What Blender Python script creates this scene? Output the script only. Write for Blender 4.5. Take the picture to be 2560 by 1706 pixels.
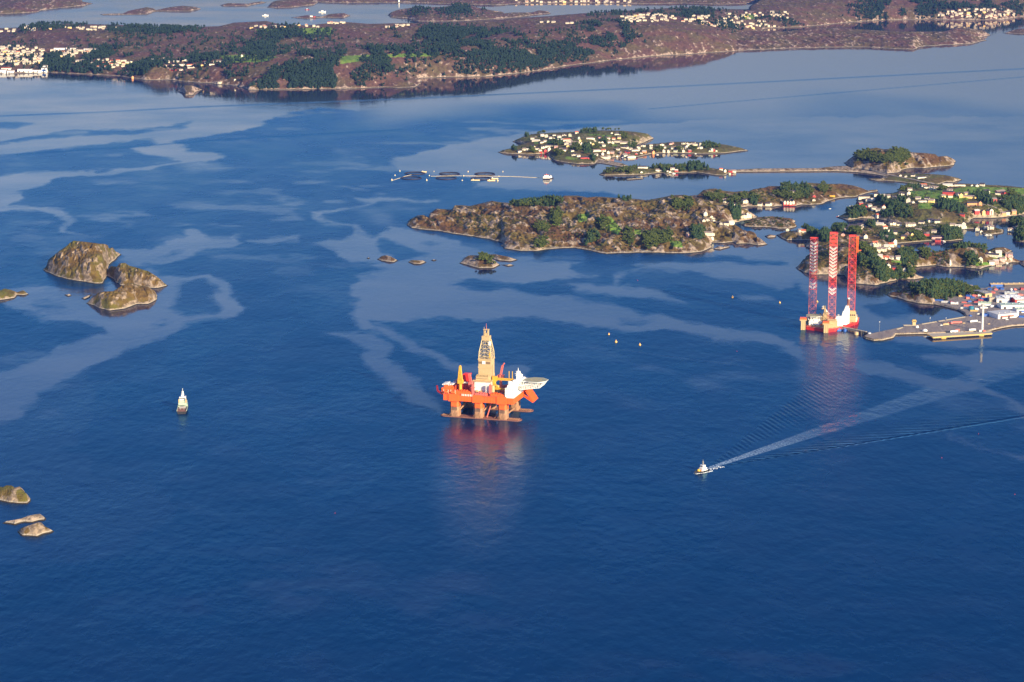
import bpy, bmesh, math, random
import numpy as np
from mathutils import Vector, Matrix

for o in list(bpy.data.objects): bpy.data.objects.remove(o)
SC = bpy.context.scene
COL = SC.collection
random.seed(7); RNG = np.random.default_rng(11)

# ------------------------------------------------------------------ camera
CAM_H, FPX, PITCH = 734.0, 6100.0, math.radians(11.7)
cam = bpy.data.cameras.new('camera'); camo = bpy.data.objects.new('camera', cam); COL.objects.link(camo)
camo.location = (0, 0, CAM_H); camo.rotation_euler = (math.pi/2 - PITCH, 0, 0)
cam.sensor_width = 36; cam.lens = 36*FPX/2560; cam.clip_start = 5; cam.clip_end = 200000
SC.camera = camo
SC.render.resolution_x, SC.render.resolution_y = 1024, 682

# ------------------------------------------------------------------ light
SUN_EL, SUN_AZ = math.radians(19), math.radians(36)      # azimuth: behind the camera, to the right
sdir = Vector((math.sin(SUN_AZ)*math.cos(SUN_EL), -math.cos(SUN_AZ)*math.cos(SUN_EL), math.sin(SUN_EL)))
sl = bpy.data.lights.new('sun', 'SUN'); sl.energy = 5.0; sl.angle = math.radians(0.5); sl.color = (1.0, 0.82, 0.54)
so = bpy.data.objects.new('sun', sl); COL.objects.link(so)
so.rotation_euler = sdir.to_track_quat('Z', 'Y').to_euler()
W = bpy.data.worlds.new("World"); SC.world = W; W.use_nodes = True
wn = W.node_tree.nodes; wl = W.node_tree.links
bgn = wn['Background']; bgn.inputs['Strength'].default_value = 0.088
sky = wn.new('ShaderNodeTexSky'); sky.sky_type = 'NISHITA'; sky.sun_disc = False
sky.sun_elevation = SUN_EL; sky.sun_rotation = math.pi - SUN_AZ
sky.altitude = 0; sky.air_density = 1.0; sky.dust_density = 3.1; sky.ozone_density = 3.2
# very clear evening: pale near the horizon, a deep clean blue higher up, no blown glare round the sun
spx = wn.new('ShaderNodeSeparateColor'); cmb = wn.new('ShaderNodeCombineColor'); wl.new(sky.outputs[0], spx.inputs[0])
for ch, ref, pw, gain, cap in ((0, 1.9, 2.5, 2.1, 4.0), (1, 3.1, 1.8, 3.8, 6.5), (2, 4.5, 1.45, 6.9, 10.0)):
    n = [wn.new('ShaderNodeMath') for _ in range(4)]
    for q, op in zip(n, ('DIVIDE', 'POWER', 'MULTIPLY', 'MINIMUM')): q.operation = op
    n[0].inputs[1].default_value = ref; n[1].inputs[1].default_value = pw; n[2].inputs[1].default_value = gain; n[3].inputs[1].default_value = cap
    wl.new(spx.outputs[ch], n[0].inputs[0])
    for a_, b_ in zip(n[:-1], n[1:]): wl.new(a_.outputs[0], b_.inputs[0])
    wl.new(n[3].outputs[0], cmb.inputs[ch])
wl.new(cmb.outputs[0], bgn.inputs['Color'])
SC.view_settings.view_transform = 'Standard'; SC.view_settings.look = 'None'
SC.view_settings.exposure = 1.1; SC.view_settings.gamma = 1.0

# ------------------------------------------------------------------ helpers: photo pixels (2560x1706) -> world
cP, sP = math.cos(PITCH), math.sin(PITCH)
def gp(px, py, z=0.0):
    """point where the line of sight through a photo pixel reaches height z"""
    px = np.asarray(px, float); py = np.asarray(py, float)
    a = (px-1280)/FPX; b = (853-py)/FPX
    dy = cP + b*sP; dz = -sP + b*cP
    t = (z-CAM_H)/dz
    return a*t, dy*t
def proj(X, Y, Z):
    d = Y*cP - (Z-CAM_H)*sP; u = Y*sP + (Z-CAM_H)*cP
    return 1280+FPX*X/d, 853-FPX*u/d
def zz(key, pts):
    x0, y0, s = ZOOM[key]
    return [(x0+x/s, y0+y/s) for x, y in pts]
ZOOM = dict(z1=(0,0,2.736), z2=(850,0,2.736), z3=(1700,0,2.736), zv=(1220,300,3.46), zr=(1900,350,3.565),
  zq=(2100,660,5.115), zb=(1000,470,2.53), zl=(0,580,5.115), zs=(0,1190,9.222), a=(1230,310,6.92), b=(1560,310,6.92),
  c=(2080,430,9.224), d=(2310,430,9.224), e=(1980,580,7.843), f=(2260,580,7.843), g=(2340,690,9.8),
  h=(1700,440,5.8825), i=(0,100,7.353), j=(300,100,7.353), k=(1900,340,4.525), w7=(0,240,2.353), w8=(1000,620,1.961),
  w5=(1700,900,2.736), fu=(0,0,0.9191), p=(0,0,1), ju=(1990,740,13.07), t2=(1720,1140,26.14), ff=(960,410,5.115))

def hsh(ix, iy, s):
    n = (ix.astype(np.int64)*374761393 + iy.astype(np.int64)*668265263 + s*974634777) & 0xffffffff
    n = ((n ^ (n >> 13))*1274126177) & 0xffffffff
    return ((n ^ (n >> 16)) & 0xffff)/32767.5-1.0
def vnoise(x, y, s=0):
    ix = np.floor(x); iy = np.floor(y); fx = x-ix; fy = y-iy
    fx = fx*fx*(3-2*fx); fy = fy*fy*(3-2*fy)
    a = hsh(ix, iy, s); b = hsh(ix+1, iy, s); c = hsh(ix, iy+1, s); d = hsh(ix+1, iy+1, s)
    return (a*(1-fx)+b*fx)*(1-fy)+(c*(1-fx)+d*fx)*fy
def fbm(x, y, o=4, s=0, g=0.5):
    r = 0; a = 1; n = 0
    for i in range(o):
        r = r+a*vnoise(x*2**i+17.3*i, y*2**i-9.1*i, s+i); n += a; a *= g
    return r/n
def inpoly(px, py, poly):
    r = np.zeros(np.shape(px), bool); n = len(poly)
    for i in range(n):
        x1, y1 = poly[i]; x2, y2 = poly[(i+1) % n]
        if y1 == y2: continue
        c = ((y1 > py) != (y2 > py)) & (px < (x2-x1)*(py-y1)/(y2-y1)+x1)
        r ^= c
    return r
def polydist(px, py, poly):
    d = np.full(np.shape(px), 1e12); n = len(poly)
    for i in range(n):
        x1, y1 = poly[i]; x2, y2 = poly[(i+1) % n]; ex, ey = x2-x1, y2-y1
        l = ex*ex+ey*ey
        if l < 1e-9: continue
        t = np.clip(((px-x1)*ex+(py-y1)*ey)/l, 0, 1)
        d = np.minimum(d, (px-x1-t*ex)**2+(py-y1-t*ey)**2)
    return np.sqrt(d)
def sstep(a, b, x):
    t = np.clip((x-a)/(b-a), 0, 1); return t*t*(3-2*t)

def tag(o, label=None, cat=None, group=None, kind=None):
    if label: o['label'] = label
    if cat: o['category'] = cat
    if group: o['group'] = group
    if kind: o['kind'] = kind
    return o
def mesh_np(name, V, F, mats, mi=None, smooth=False, attrs=None, parent=None):
    """V (n,3), F (m,4) or (m,3) arrays"""
    me = bpy.data.meshes.new(name); V = np.ascontiguousarray(V, np.float32)
    k = F.shape[1]
    me.vertices.add(len(V)); me.vertices.foreach_set('co', V.ravel())
    me.loops.add(F.size); me.loops.foreach_set('vertex_index', np.ascontiguousarray(F, np.int32).ravel())
    me.polygons.add(len(F)); me.polygons.foreach_set('loop_start', np.arange(0, F.size, k, dtype=np.int32))
    me.polygons.foreach_set('loop_total', np.full(len(F), k, np.int32))
    for m in mats: me.materials.append(m)
    if mi is not None: me.polygons.foreach_set('material_index', np.ascontiguousarray(mi, np.int32))
    me.polygons.foreach_set('use_smooth', np.full(len(F), smooth, bool))
    me.update(calc_edges=True)
    for an, av in (attrs or {}).items():
        at = me.attributes.new(an, 'FLOAT', 'POINT'); at.data.foreach_set('value', np.ascontiguousarray(av, np.float32).ravel())
    ob = bpy.data.objects.new(name, me); COL.objects.link(ob)
    if parent: ob.parent = parent
    return ob

# ------------------------------------------------------------------ materials
def newmat(name):
    m = bpy.data.materials.new(name); m.use_nodes = True
    nt = m.node_tree; return m, nt.nodes, nt.links, nt.nodes['Principled BSDF']
def paint(name, col, rough=0.5, metal=0.0, var=0.12, scale=0.35):
    """painted or weathered surface: colour broken up by noise"""
    m, N, L, P = newmat(name)
    tc = N.new('ShaderNodeTexCoord'); no = N.new('ShaderNodeTexNoise'); no.inputs['Scale'].default_value = scale
    no.inputs['Detail'].default_value = 5
    L.new(tc.outputs['Object'], no.inputs['Vector'])
    mx = N.new('ShaderNodeMix'); mx.data_type = 'RGBA'
    mx.inputs['A'].default_value = (*[c*(1-var) for c in col], 1); mx.inputs['B'].default_value = (*[min(1, c*(1+var)) for c in col], 1)
    L.new(no.outputs['Fac'], mx.inputs['Factor']); L.new(mx.outputs['Result'], P.inputs['Base Color'])
    P.inputs['Roughness'].default_value = rough; P.inputs['Metallic'].default_value = metal
    return m
def math_(N, L, op, a, b=None, c=None, clamp=False):
    n = N.new('ShaderNodeMath'); n.operation = op; n.use_clamp = clamp
    for i, v in enumerate((a, b, c)):
        if v is None: continue
        if isinstance(v, (int, float)): n.inputs[i].default_value = v
        else: L.new(v, n.inputs[i])
    return n.outputs[0]
def mapr(N, L, v, a, b, c=0, d=1, smooth=True):
    n = N.new('ShaderNodeMapRange'); n.interpolation_type = 'SMOOTHSTEP' if smooth else 'LINEAR'
    L.new(v, n.inputs[0])
    for i, x in zip((1, 2, 3, 4), (a, b, c, d)): n.inputs[i].default_value = x
    return n.outputs[0]
def mixc(N, L, f, a, b):
    n = N.new('ShaderNodeMix'); n.data_type = 'RGBA'
    for k, v in (('Factor', f), ('A', a), ('B', b)):
        if isinstance(v, tuple): n.inputs[k].default_value = (*v, 1)
        elif isinstance(v, (int, float)): n.inputs[k].default_value = v
        else: L.new(v, n.inputs[k])
    return n.outputs['Result']

def land_material(name, heath, olive, rock):
    m, N, L, P = newmat(name)
    geo = N.new('ShaderNodeNewGeometry'); sep = N.new('ShaderNodeSeparateXYZ'); L.new(geo.outputs['Position'], sep.inputs[0])
    z = sep.outputs['Z']
    def at(n):
        a = N.new('ShaderNodeAttribute'); a.attribute_name = n; return a.outputs['Fac']
    def noise(sc, det=4, sx=1, sy=1, rot=0):
        mp = N.new('ShaderNodeMapping'); L.new(geo.outputs['Position'], mp.inputs[0])
        mp.inputs['Rotation'].default_value = (0, 0, rot); mp.inputs['Scale'].default_value = (sx, sy, 1)
        n = N.new('ShaderNodeTexNoise'); n.inputs['Scale'].default_value = sc; n.inputs['Detail'].default_value = det
        L.new(mp.outputs[0], n.inputs['Vector']); return n.outputs['Fac']
    n1 = noise(0.012, 5); n2 = noise(0.09, 5); n3 = noise(0.075, 5, 1.0, 0.34, 0.35); n4 = noise(0.45, 3)
    veg = mixc(N, L, mapr(N, L, n1, 0.38, 0.62), heath, olive)
    veg = mixc(N, L, mapr(N, L, n2, 0.40, 0.66, 0, 0.6), veg, tuple(c*0.5 for c in heath))
    n5 = noise(0.19, 6, 1.0, 0.5, 0.35)
    rk = mixc(N, L, mapr(N, L, n5, 0.36, 0.64), tuple(c*0.55 for c in rock), tuple(min(1, c*1.28) for c in rock))
    rm = math_(N, L, 'ADD', at('rock'), math_(N, L, 'MULTIPLY', math_(N, L, 'SUBTRACT', n3, 0.5), 2.2))
    rm = mapr(N, L, rm, 0.46, 0.74)
    col = mixc(N, L, rm, veg, rk)
    gcol = mixc(N, L, mapr(N, L, n2, 0.3, 0.7), (0.085, 0.19, 0.022), (0.18, 0.23, 0.040))
    gm = math_(N, L, 'ADD', at('green'), math_(N, L, 'MULTIPLY', math_(N, L, 'SUBTRACT', n2, 0.5), 0.9))
    col = mixc(N, L, mapr(N, L, gm, 0.40, 0.62), col, gcol)
    col = mixc(N, L, mapr(N, L, at('pave'), 0.4, 0.6), col, mixc(N, L, n2, (0.19, 0.16, 0.145), (0.28, 0.235, 0.21)))
    # washed rock above the tide line, wet weed just over the water
    zj = math_(N, L, 'ADD', z, math_(N, L, 'MULTIPLY', math_(N, L, 'SUBTRACT', n4, 0.5), 2.5))
    col = mixc(N, L, mapr(N, L, zj, 2.6, 1.2), col, mixc(N, L, n4, (0.30, 0.25, 0.185), (0.46, 0.39, 0.29)))
    col = mixc(N, L, mapr(N, L, z, 1.35, 0.85), col, (0.035, 0.028, 0.02))
    L.new(col, P.inputs['Base Color']); P.inputs['Roughness'].default_value = 0.9
    P.inputs['Specular IOR Level'].default_value = 0.2
    bp = N.new('ShaderNodeBump'); bp.inputs['Distance'].default_value = 3.0; bp.inputs['Strength'].default_value = 1.0
    L.new(math_(N, L, 'ADD', n3, math_(N, L, 'MULTIPLY', n4, 0.4)), bp.inputs['Height']); L.new(bp.outputs[0], P.inputs['Normal'])
    return m
M_MOSS = land_material('mossy_rock', (0.150, 0.088, 0.022), (0.115, 0.108, 0.018), (0.26, 0.19, 0.125))
M_NEAR = land_material('heath_and_rock', (0.125, 0.064, 0.024), (0.145, 0.108, 0.026), (0.30, 0.225, 0.16))
M_LUSH = land_material('gardens_grass_and_rock', (0.125, 0.088, 0.032), (0.112, 0.118, 0.028), (0.32, 0.25, 0.17))
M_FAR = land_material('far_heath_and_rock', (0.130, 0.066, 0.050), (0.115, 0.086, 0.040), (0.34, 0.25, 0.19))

# ------------------------------------------------------------------ terrain
LANDS = []
def land(name, label, poly, mode='ridge', k=0.75, hm=20, L=40, rough=4, su=2.0, sv=0.6, ci=1.0, bumps=(), rockb=0.0,
         mat=None, frac=0.75, undul=0.0, shore=5.0, crag=0.0, greens=(), paves=(), flat=0.0):
    poly = [(float(x), float(y)) for x, y in poly]
    xs = np.array([p[0] for p in poly]); x0, x1 = xs.min(), xs.max()
    cu = np.arange(x0, x1+0.5, 0.5)
    top = np.full(len(cu), 1e9); bot = np.full(len(cu), -1e9)
    for i in range(len(poly)):
        (ax, ay), (bx, by) = poly[i], poly[(i+1) % len(poly)]
        if ax > bx: ax, ay, bx, by = bx, by, ax, ay
        m = (cu >= ax) & (cu <= bx)
        yy = ay+(by-ay)*(cu[m]-ax)/max(bx-ax, 1e-6)
        top[m] = np.minimum(top[m], yy); bot[m] = np.maximum(bot[m], yy)
    okc = bot > -1e8; cu, top, bot = cu[okc], top[okc], bot[okc]
    foot = []
    for x, y in poly:
        yb = np.interp(x, cu, bot); foot.append((x, yb+(y-yb)*k))
    fy = [p[1] for p in foot]
    U = np.arange(x0-5, x1+5+su, su); Vv = np.arange(min(fy)-3, max(fy)+3+sv, sv)
    u, v = np.meshgrid(U, Vv)
    X, Y = gp(u, v)
    dense = []                                    # footprint outline in metres
    for i in range(len(foot)):
        (ax, ay), (bx, by) = foot[i], foot[(i+1) % len(foot)]
        dense.append((ax, ay))
    wx, wy = gp([p[0] for p in dense], [p[1] for p in dense])
    wp = list(zip(wx, wy))
    ins = inpoly(u, v, foot); D = polydist(X, Y, wp); D = np.where(ins, D, -D)
    D = D + ci*(fbm(X/32, Y/50, 3, 5)*7+fbm(X/9, Y/14, 2, 9)*3) - ci*0.5
    tu = np.interp(u, cu, top); bu = np.interp(u, cu, bot)
    _, Ysky = gp(u, tu)
    cap = CAM_H*(1-Y/Ysky)
    if mode == 'ridge':
        vb = bu+(tu-bu)*k*frac
        _, Yr = gp(u, vb); _, Yf = gp(u, bu)
        hmc = CAM_H*(1-Yr/Ysky)
        row = hmc[0]; kk = np.ones(5)/5; row = np.convolve(np.pad(row, 2, 'edge'), kk, 'valid')
        hmc = np.broadcast_to(row, u.shape)
        t = np.clip((Y-Yf)/np.maximum(Yr-Yf, 1), 0, 1)
        prof = (1-np.exp(-1.9*t))/(1-math.exp(-1.9))
        dome = hmc*1.08*prof
    else:
        dome = hm*(1-np.exp(-np.maximum(D, 0)/L))
    for bx, by, bh, rx, ry in bumps:
        cx, cy = gp(bx, by); dome = dome+bh*np.exp(-((X-cx)/rx)**2-((Y-cy)/ry)**2)
    if undul: dome = dome+undul*np.maximum(fbm(X/380+3, Y/520, 3, 21)+0.25, 0)*np.clip(D/200, 0, 1)
    # rock ribs running down towards the sound
    ca, sa = math.cos(0.30), math.sin(0.30)
    xr = X*ca+Y*sa; yr = -X*sa+Y*ca
    rid = 1-np.abs(fbm(xr/24, yr/70, 4, 31))*2.4
    rid2 = 1-np.abs(fbm(xr/9, yr/22, 3, 41))*2.2
    lump = fbm(X/55, Y/80, 4, 51)
    ramp = np.clip(D/22, 0, 1)
    h = dome*(1-np.exp(-np.maximum(D, 0)/shore))+(1-np.exp(-np.maximum(D, 0)/3.0))*2.2
    h = h+ramp*rough*(0.9*lump+0.6*rid+0.42*rid2-0.45)
    if crag:                                      # ledges and clefts of bare gneiss
        cl = 1-np.abs(fbm(xr/15+4, yr/34, 3, 171))*2; h = h+crag*ramp*(1.5*np.sin(h/1.6+2.2*lump+yr/30)*0.55-2.6*np.maximum(cl-0.72, 0)/0.28+1.1*fbm(X/6, Y/9, 2, 181))
    if flat:
        fl = np.zeros(u.shape)
        for pg in paves: fl = np.maximum(fl, inpoly(u, v, pg))
        h = np.where(fl > 0.5, flat, h) if len(paves) else h
    jit = 1-0.10*(0.5+0.5*fbm(X/18, Y/60, 3, 61))
    h = np.where(D > 0, np.minimum(np.maximum(h, 0.25+np.minimum(D, 3)*0.35), np.maximum(cap*jit, 0.3)), np.maximum(D*0.35, -3))
    if flat and not paves: h = np.where(D > 2.0, flat, np.where(D > 0, flat*0.5*D, D*0.4).clip(-3, flat))
    gx = np.gradient(h, axis=1)/np.maximum(np.gradient(X, axis=1), .1); gy = np.gradient(h, axis=0)/(-np.maximum(-np.gradient(Y, axis=0), .1))
    slope = np.hypot(gx, gy)
    rock = 0.20+rockb+0.45*(rid-0.4)+0.25*(rid2-0.4)+0.35*np.clip(slope-0.25, 0, 1)+0.45*np.exp(-np.maximum(D, 0)/6)
    green = np.zeros(u.shape); pave = np.zeros(u.shape)
    ju, jv = proj(X, Y, h)
    for pg in greens: green = np.maximum(green, inpoly(ju, jv, pg)*1.0)
    for pg in paves: pave = np.maximum(pave, inpoly(u, v, pg)*1.0)
    if flat and not paves: pave = np.where(D > 3, 1.0, 0.0); 
    nv, nu = u.shape
    idx = np.arange(nv*nu).reshape(nv, nu)
    keep = (np.maximum.reduce([D[:-1, :-1], D[1:, :-1], D[:-1, 1:], D[1:, 1:]]) > -3)
    F = np.stack([idx[1:, :-1], idx[1:, 1:], idx[:-1, 1:], idx[:-1, :-1]], -1)[keep]
    used = np.unique(F); remap = np.full(nv*nu, -1); remap[used] = np.arange(len(used)); F = remap[F]
    V = np.stack([X, Y, h], -1).reshape(-1, 3)[used]
    ob = mesh_np(name, V, F, [mat or M_NEAR], smooth=True,
                 attrs=dict(rock=rock.ravel()[used], green=green.ravel()[used], pave=pave.ravel()[used]))
    tag(ob, label, kind='structure')
    LANDS.append((U[0], su, Vv[0], sv, np.where(D > -1, h, -5), D))
    return ob
def height(X, Y):
    X = np.asarray(X, float); Y = np.asarray(Y, float)
    u, v = proj(X, Y, 0*X); r = np.full(X.shape, -5.0)
    for u0, su, v0, sv, h, D in LANDS:
        a = (u-u0)/su; b = (v-v0)/sv; nv, nu = h.shape
        ok = (a >= 0) & (a < nu-1.001) & (b >= 0) & (b < nv-1.001)
        if not ok.any(): continue
        ai = a[ok].astype(int); bi = b[ok].astype(int); fa = a[ok]-ai; fb = b[ok]-bi
        z = (h[bi, ai]*(1-fa)+h[bi, ai+1]*fa)*(1-fb)+(h[bi+1, ai]*(1-fa)+h[bi+1, ai+1]*fa)*fb
        r[ok] = np.maximum(r[ok], z)
    return r
def drop(px, py, zmax=110):
    """first terrain point on the line of sight through a photo pixel"""
    px = np.atleast_1d(np.asarray(px, float)); py = np.atleast_1d(np.asarray(py, float))
    X, Y = gp(px, py); Z = np.zeros(px.shape); done = np.zeros(px.shape, bool)
    for zt in np.arange(zmax, -0.01, -0.5):
        x, y = gp(px, py, zt); t = height(x, y)
        hit = (~done) & (t >= zt)
        X[hit], Y[hit], Z[hit] = x[hit], y[hit], t[hit]; done |= hit
    return X, Y, Z, done
# ------------------------------------------------------------------ land masses (outlines traced as seen; depth and height solved in metres)
P_ = lambda k, *pts: zz(k, pts)
def hill(px, py, h, r, ry=None): return (px, py, h, r, ry or r*1.6)
MEAD = [P_('c',(1780,450),(2400,430),(2400,560),(2050,620),(1800,560)), P_('d',(-50,420),(480,430),(1000,340),(1400,350),(2400,380),(2400,500),(1900,600),(2150,640),(1900,620),(1600,500),(1200,480),(1000,640),(850,700),(400,640),(-50,560)),
        P_('d',(-100,600),(250,700),(150,860),(-150,850)), P_('c',(1000,660),(1250,700),(1150,730),(1000,700)), P_('c',(640,1240),(760,1290),(780,1360),(680,1340)),
        P_('c',(1500,660),(1700,660),(1680,720),(1560,720)), P_('d',(850,1290),(1030,1280),(1050,1330),(850,1380)), P_('f',(1400,600),(1800,590),(1800,640),(1400,670)),P_('f',(1700,430),(1950,430),(1950,520),(1750,520))]
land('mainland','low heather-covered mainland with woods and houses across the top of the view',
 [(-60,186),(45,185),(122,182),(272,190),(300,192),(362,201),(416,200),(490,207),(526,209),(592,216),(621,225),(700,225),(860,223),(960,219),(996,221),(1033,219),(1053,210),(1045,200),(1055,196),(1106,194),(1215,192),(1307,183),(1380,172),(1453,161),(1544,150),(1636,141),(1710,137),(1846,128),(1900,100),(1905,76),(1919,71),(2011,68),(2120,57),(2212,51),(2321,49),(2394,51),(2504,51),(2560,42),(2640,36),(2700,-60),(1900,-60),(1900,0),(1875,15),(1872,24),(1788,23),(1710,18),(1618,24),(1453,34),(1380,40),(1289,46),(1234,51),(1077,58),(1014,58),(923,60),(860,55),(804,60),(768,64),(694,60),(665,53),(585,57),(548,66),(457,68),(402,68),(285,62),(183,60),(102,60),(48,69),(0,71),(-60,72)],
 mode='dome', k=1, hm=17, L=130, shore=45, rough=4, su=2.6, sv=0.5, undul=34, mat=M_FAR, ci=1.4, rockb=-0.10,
 bumps=[hill(389,196,18,80,110),hill(520,190,14,150),hill(640,205,16,200),hill(750,200,22,220),hill(760,170,22,350),hill(1120,178,24,240),hill(1000,180,16,200),hill(1230,170,20,200),
  hill(1150,95,34,420,500),hill(900,110,22,400,400),hill(1400,120,26,400,500),hill(1600,110,20,400),hill(1780,100,18,400),hill(300,140,14,300),hill(560,110,26,500),hill(1500,60,26,420),hill(1640,45,22,300),hill(2100,20,40,700,900),hill(2400,15,35,700,900),hill(1900,30,20,300),hill(660,62,14,250,300),hill(1350,60,20,500,500)],
 greens=[P_('z1',(1500,380),(1700,375),(1900,390),(1800,425),(1560,430)),P_('z1',(1750,200),(2270,190),(2260,240),(2000,235),(1760,215)),P_('z2',(0,385),(350,370),(640,360),(640,385),(300,395),(0,440)),P_('z3',(400,105),(500,95),(510,130),(440,135)),P_('z1',(780,425),(960,430),(940,445),(760,445))])
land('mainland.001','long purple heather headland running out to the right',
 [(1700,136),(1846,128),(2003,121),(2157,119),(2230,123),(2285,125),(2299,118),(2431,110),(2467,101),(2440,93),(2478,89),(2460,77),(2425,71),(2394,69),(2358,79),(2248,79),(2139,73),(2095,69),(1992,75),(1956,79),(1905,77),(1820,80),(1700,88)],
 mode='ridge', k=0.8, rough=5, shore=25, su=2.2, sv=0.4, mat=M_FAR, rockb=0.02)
FARL = dict(k=0.8, mat=M_FAR, su=2.2, sv=0.35, rough=3)
land('island.001','heather coast in the top left corner', [(-40,34),(0,36),(60,33),(95,31),(106,26),(160,20),(212,15),(234,9),(205,4),(200,-12),(100,-30),(-40,-30)], mode='dome', hm=30, L=120, k=1, mat=M_FAR, su=2.2, sv=0.35, rough=4)
land('island.002','two-humped purple islet near the top left', P_('z1',(690,98),(780,94),(840,94),(880,75),(1000,50),(1050,58),(1065,70),(1170,48),(1250,40),(1340,48),(1378,63),(1300,80),(1060,80),(1000,101),(840,103),(700,104)), **FARL)
land('island.003','long flat skerry at the top edge', P_('z1',(1505,37),(1560,22),(1700,27),(1710,22),(1790,10),(1822,19),(1700,43),(1520,46)), **FARL)
land('island.004','low island at the top edge', P_('z1',(1825,52),(1860,15),(1900,3),(2050,-4),(2180,18),(2150,36),(1990,54),(1900,59)), **FARL)
land('island.005','low coast along the top edge of the view', [(760,5),(850,8),(1000,7),(1080,9),(1200,13),(1250,14),(1300,9),(1500,8),(1600,11),(1710,9),(1800,12),(1872,10),(1900,8),(1950,-40),(700,-40)], mode='dome', hm=22, L=150, k=1, mat=M_FAR, su=2.4, sv=0.35, rough=4)
land('island.006','broad heather island with a wooded top in the far strait', P_('z2',(328,103),(345,121),(460,126),(540,148),(620,150),(850,146),(1050,133),(1200,122),(1300,108),(1450,95),(1420,78),(1360,71),(1310,86),(1180,86),(1060,98),(1120,83),(1050,73),(900,43),(800,33),(700,48),(500,52),(400,66),(350,84)), **FARL)
land('island.007','flat skerries beside the far fish farm', P_('z1',(1990,122),(2100,105),(2200,115),(2260,96),(2353,90),(2395,108),(2353,126),(2220,122),(2100,130)), **FARL)
land('island.008','dark islet at the right edge beyond the headland', P_('z3',(2210,229),(2260,212),(2320,196),(2420,196),(2440,236),(2320,236)), **FARL)
land('island.009','small round islet off the left shore', P_('j',(1040,950),(1080,890),(1200,833),(1340,838),(1440,880),(1510,915),(1400,965),(1340,1020),(1180,1030),(1140,970)), k=0.75, mat=M_FAR, su=1.4, sv=0.3, rough=3, frac=0.6)
NEARV = dict(mode='dome', k=1, su=1.6, sv=0.3, rough=1.6, ci=0.6, rockb=-0.14, mat=M_LUSH)
land('island.010','densely built village island with a grassy top', P_('zv',(85,280),(130,262),(230,240),(290,228),(300,215),(212,188),(290,152),(360,128),(430,118),(560,112),(740,104),(820,100),(1000,92),(1150,94),(1280,104),(1380,120),(1420,150),(1440,161),(1400,176),(1330,207),(1270,228),(1280,300),(1150,322),(1060,330),(1000,346),(960,362),(910,386),(760,386),(650,371),(570,352),(530,322),(515,292),(440,300),(330,301),(200,298),(100,291)),
 hm=9, L=45, bumps=[hill(1425,375,12,70,120),hill(1330,345,8,70,200),hill(1560,345,12,90,250),hill(1450,340,6,80,260)],
 greens=[P_('a',(935,290),(1045,300),(1035,340),(950,335)),P_('a',(1660,175),(1880,180),(1860,200),(1680,200)),P_('a',(720,310),(800,310),(800,350),(720,345)),P_('a',(2080,350),(2180,350),(2160,390),(2080,385)),P_('a',(1900,190),(2080,200),(2050,225),(1900,215)),P_('a',(800,440),(800,470),(680,480),(650,450)),P_('a',(1290,560),(1500,600),(1400,630),(1260,600))], **NEARV)
land('island.011','low tongue of the village island lined with boathouses', P_('zv',(1180,240),(1230,228),(1290,226),(1400,208),(1480,205),(1600,190),(1750,190),(1900,199),(2050,214),(2150,234),(2205,246),(2262,269),(2180,277),(2050,292),(1850,296),(1650,291),(1500,291),(1400,302),(1300,326),(1200,336),(1150,322),(1120,300)), hm=6, L=25, **NEARV)
land('causeway','short stone causeway between the village island and its neighbour', P_('zv',(930,345),(1000,346),(1150,374),(1225,400),(1150,409),(1050,391),(930,372)), mode='dome', k=1, hm=1.2, L=8, rough=0.3, su=1.2, sv=0.25, ci=0.3, rockb=0.4)
land('island.012','long narrow wooded island before the village', P_('zv',(955,476),(1000,440),(1050,416),(1200,404),(1300,404),(1450,408),(1550,416),(1680,408),(1730,395),(1760,378),(1820,380),(1860,398),(1900,412),(1970,424),(2100,430),(2162,455),(2100,466),(2050,486),(1960,481),(1800,456),(1700,461),(1580,466),(1540,486),(1500,461),(1350,476),(1200,481),(1000,486)), hm=6, L=25, bumps=[hill(1737,415,10,40,70)], **NEARV)
land('skerry','flat skerry before the narrow wooded island', P_('zv',(1180,515),(1250,503),(1340,501),(1345,512),(1200,523)), k=1, su=1, sv=0.25, rough=0.5, ci=0.3)
land('skerry.001','small round skerry before the narrow wooded island', P_('zv',(1428,497),(1470,483),(1502,493),(1450,509)), k=1, su=1, sv=0.25, rough=0.5, ci=0.3)
land('causeway.001','long straight breakwater causeway with a pale rock face', P_('k',(-330,385),(0,370),(660,366),(850,345),(980,340),(1060,370),(1250,398),(1400,420),(1480,442),(1520,458),(1430,466),(1300,440),(1100,416),(850,405),(0,411),(-330,413)), mode='dome', k=1, hm=3.0, L=10, rough=0.4, su=1.6, sv=0.25, ci=0.25, rockb=0.45)
land('island.013','steep rounded island at the end of the causeway', P_('k',(955,305),(1000,268),(1090,195),(1170,165),(1240,140),(1310,128),(1390,148),(1500,140),(1570,153),(1700,180),(1850,190),(1980,206),(2010,233),(2110,226),(2180,258),(2232,290),(2200,337),(2050,352),(1850,372),(1740,363),(1650,377),(1550,417),(1440,432),(1300,405),(1150,378),(1050,370),(990,340)), k=0.6, rough=5, su=1.6, sv=0.3, rockb=0.04, frac=0.7)
land('island.014','low rocky islet with sheds beyond the causeway', P_('k',(1200,489),(1300,478),(1400,490),(1370,465),(1440,448),(1600,432),(1650,424),(1900,430),(2100,445),(2240,478),(2287,500),(2200,532),(2100,528),(2000,560),(1850,560),(1700,541),(1550,521),(1400,511),(1300,511)), hm=5, L=25, bumps=[hill(2360,440,6,50,120)], **NEARV)
NR = dict(mode='dome', k=1, su=1.8, sv=0.35, ci=0.7, rockb=-0.10, mat=M_LUSH)
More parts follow.
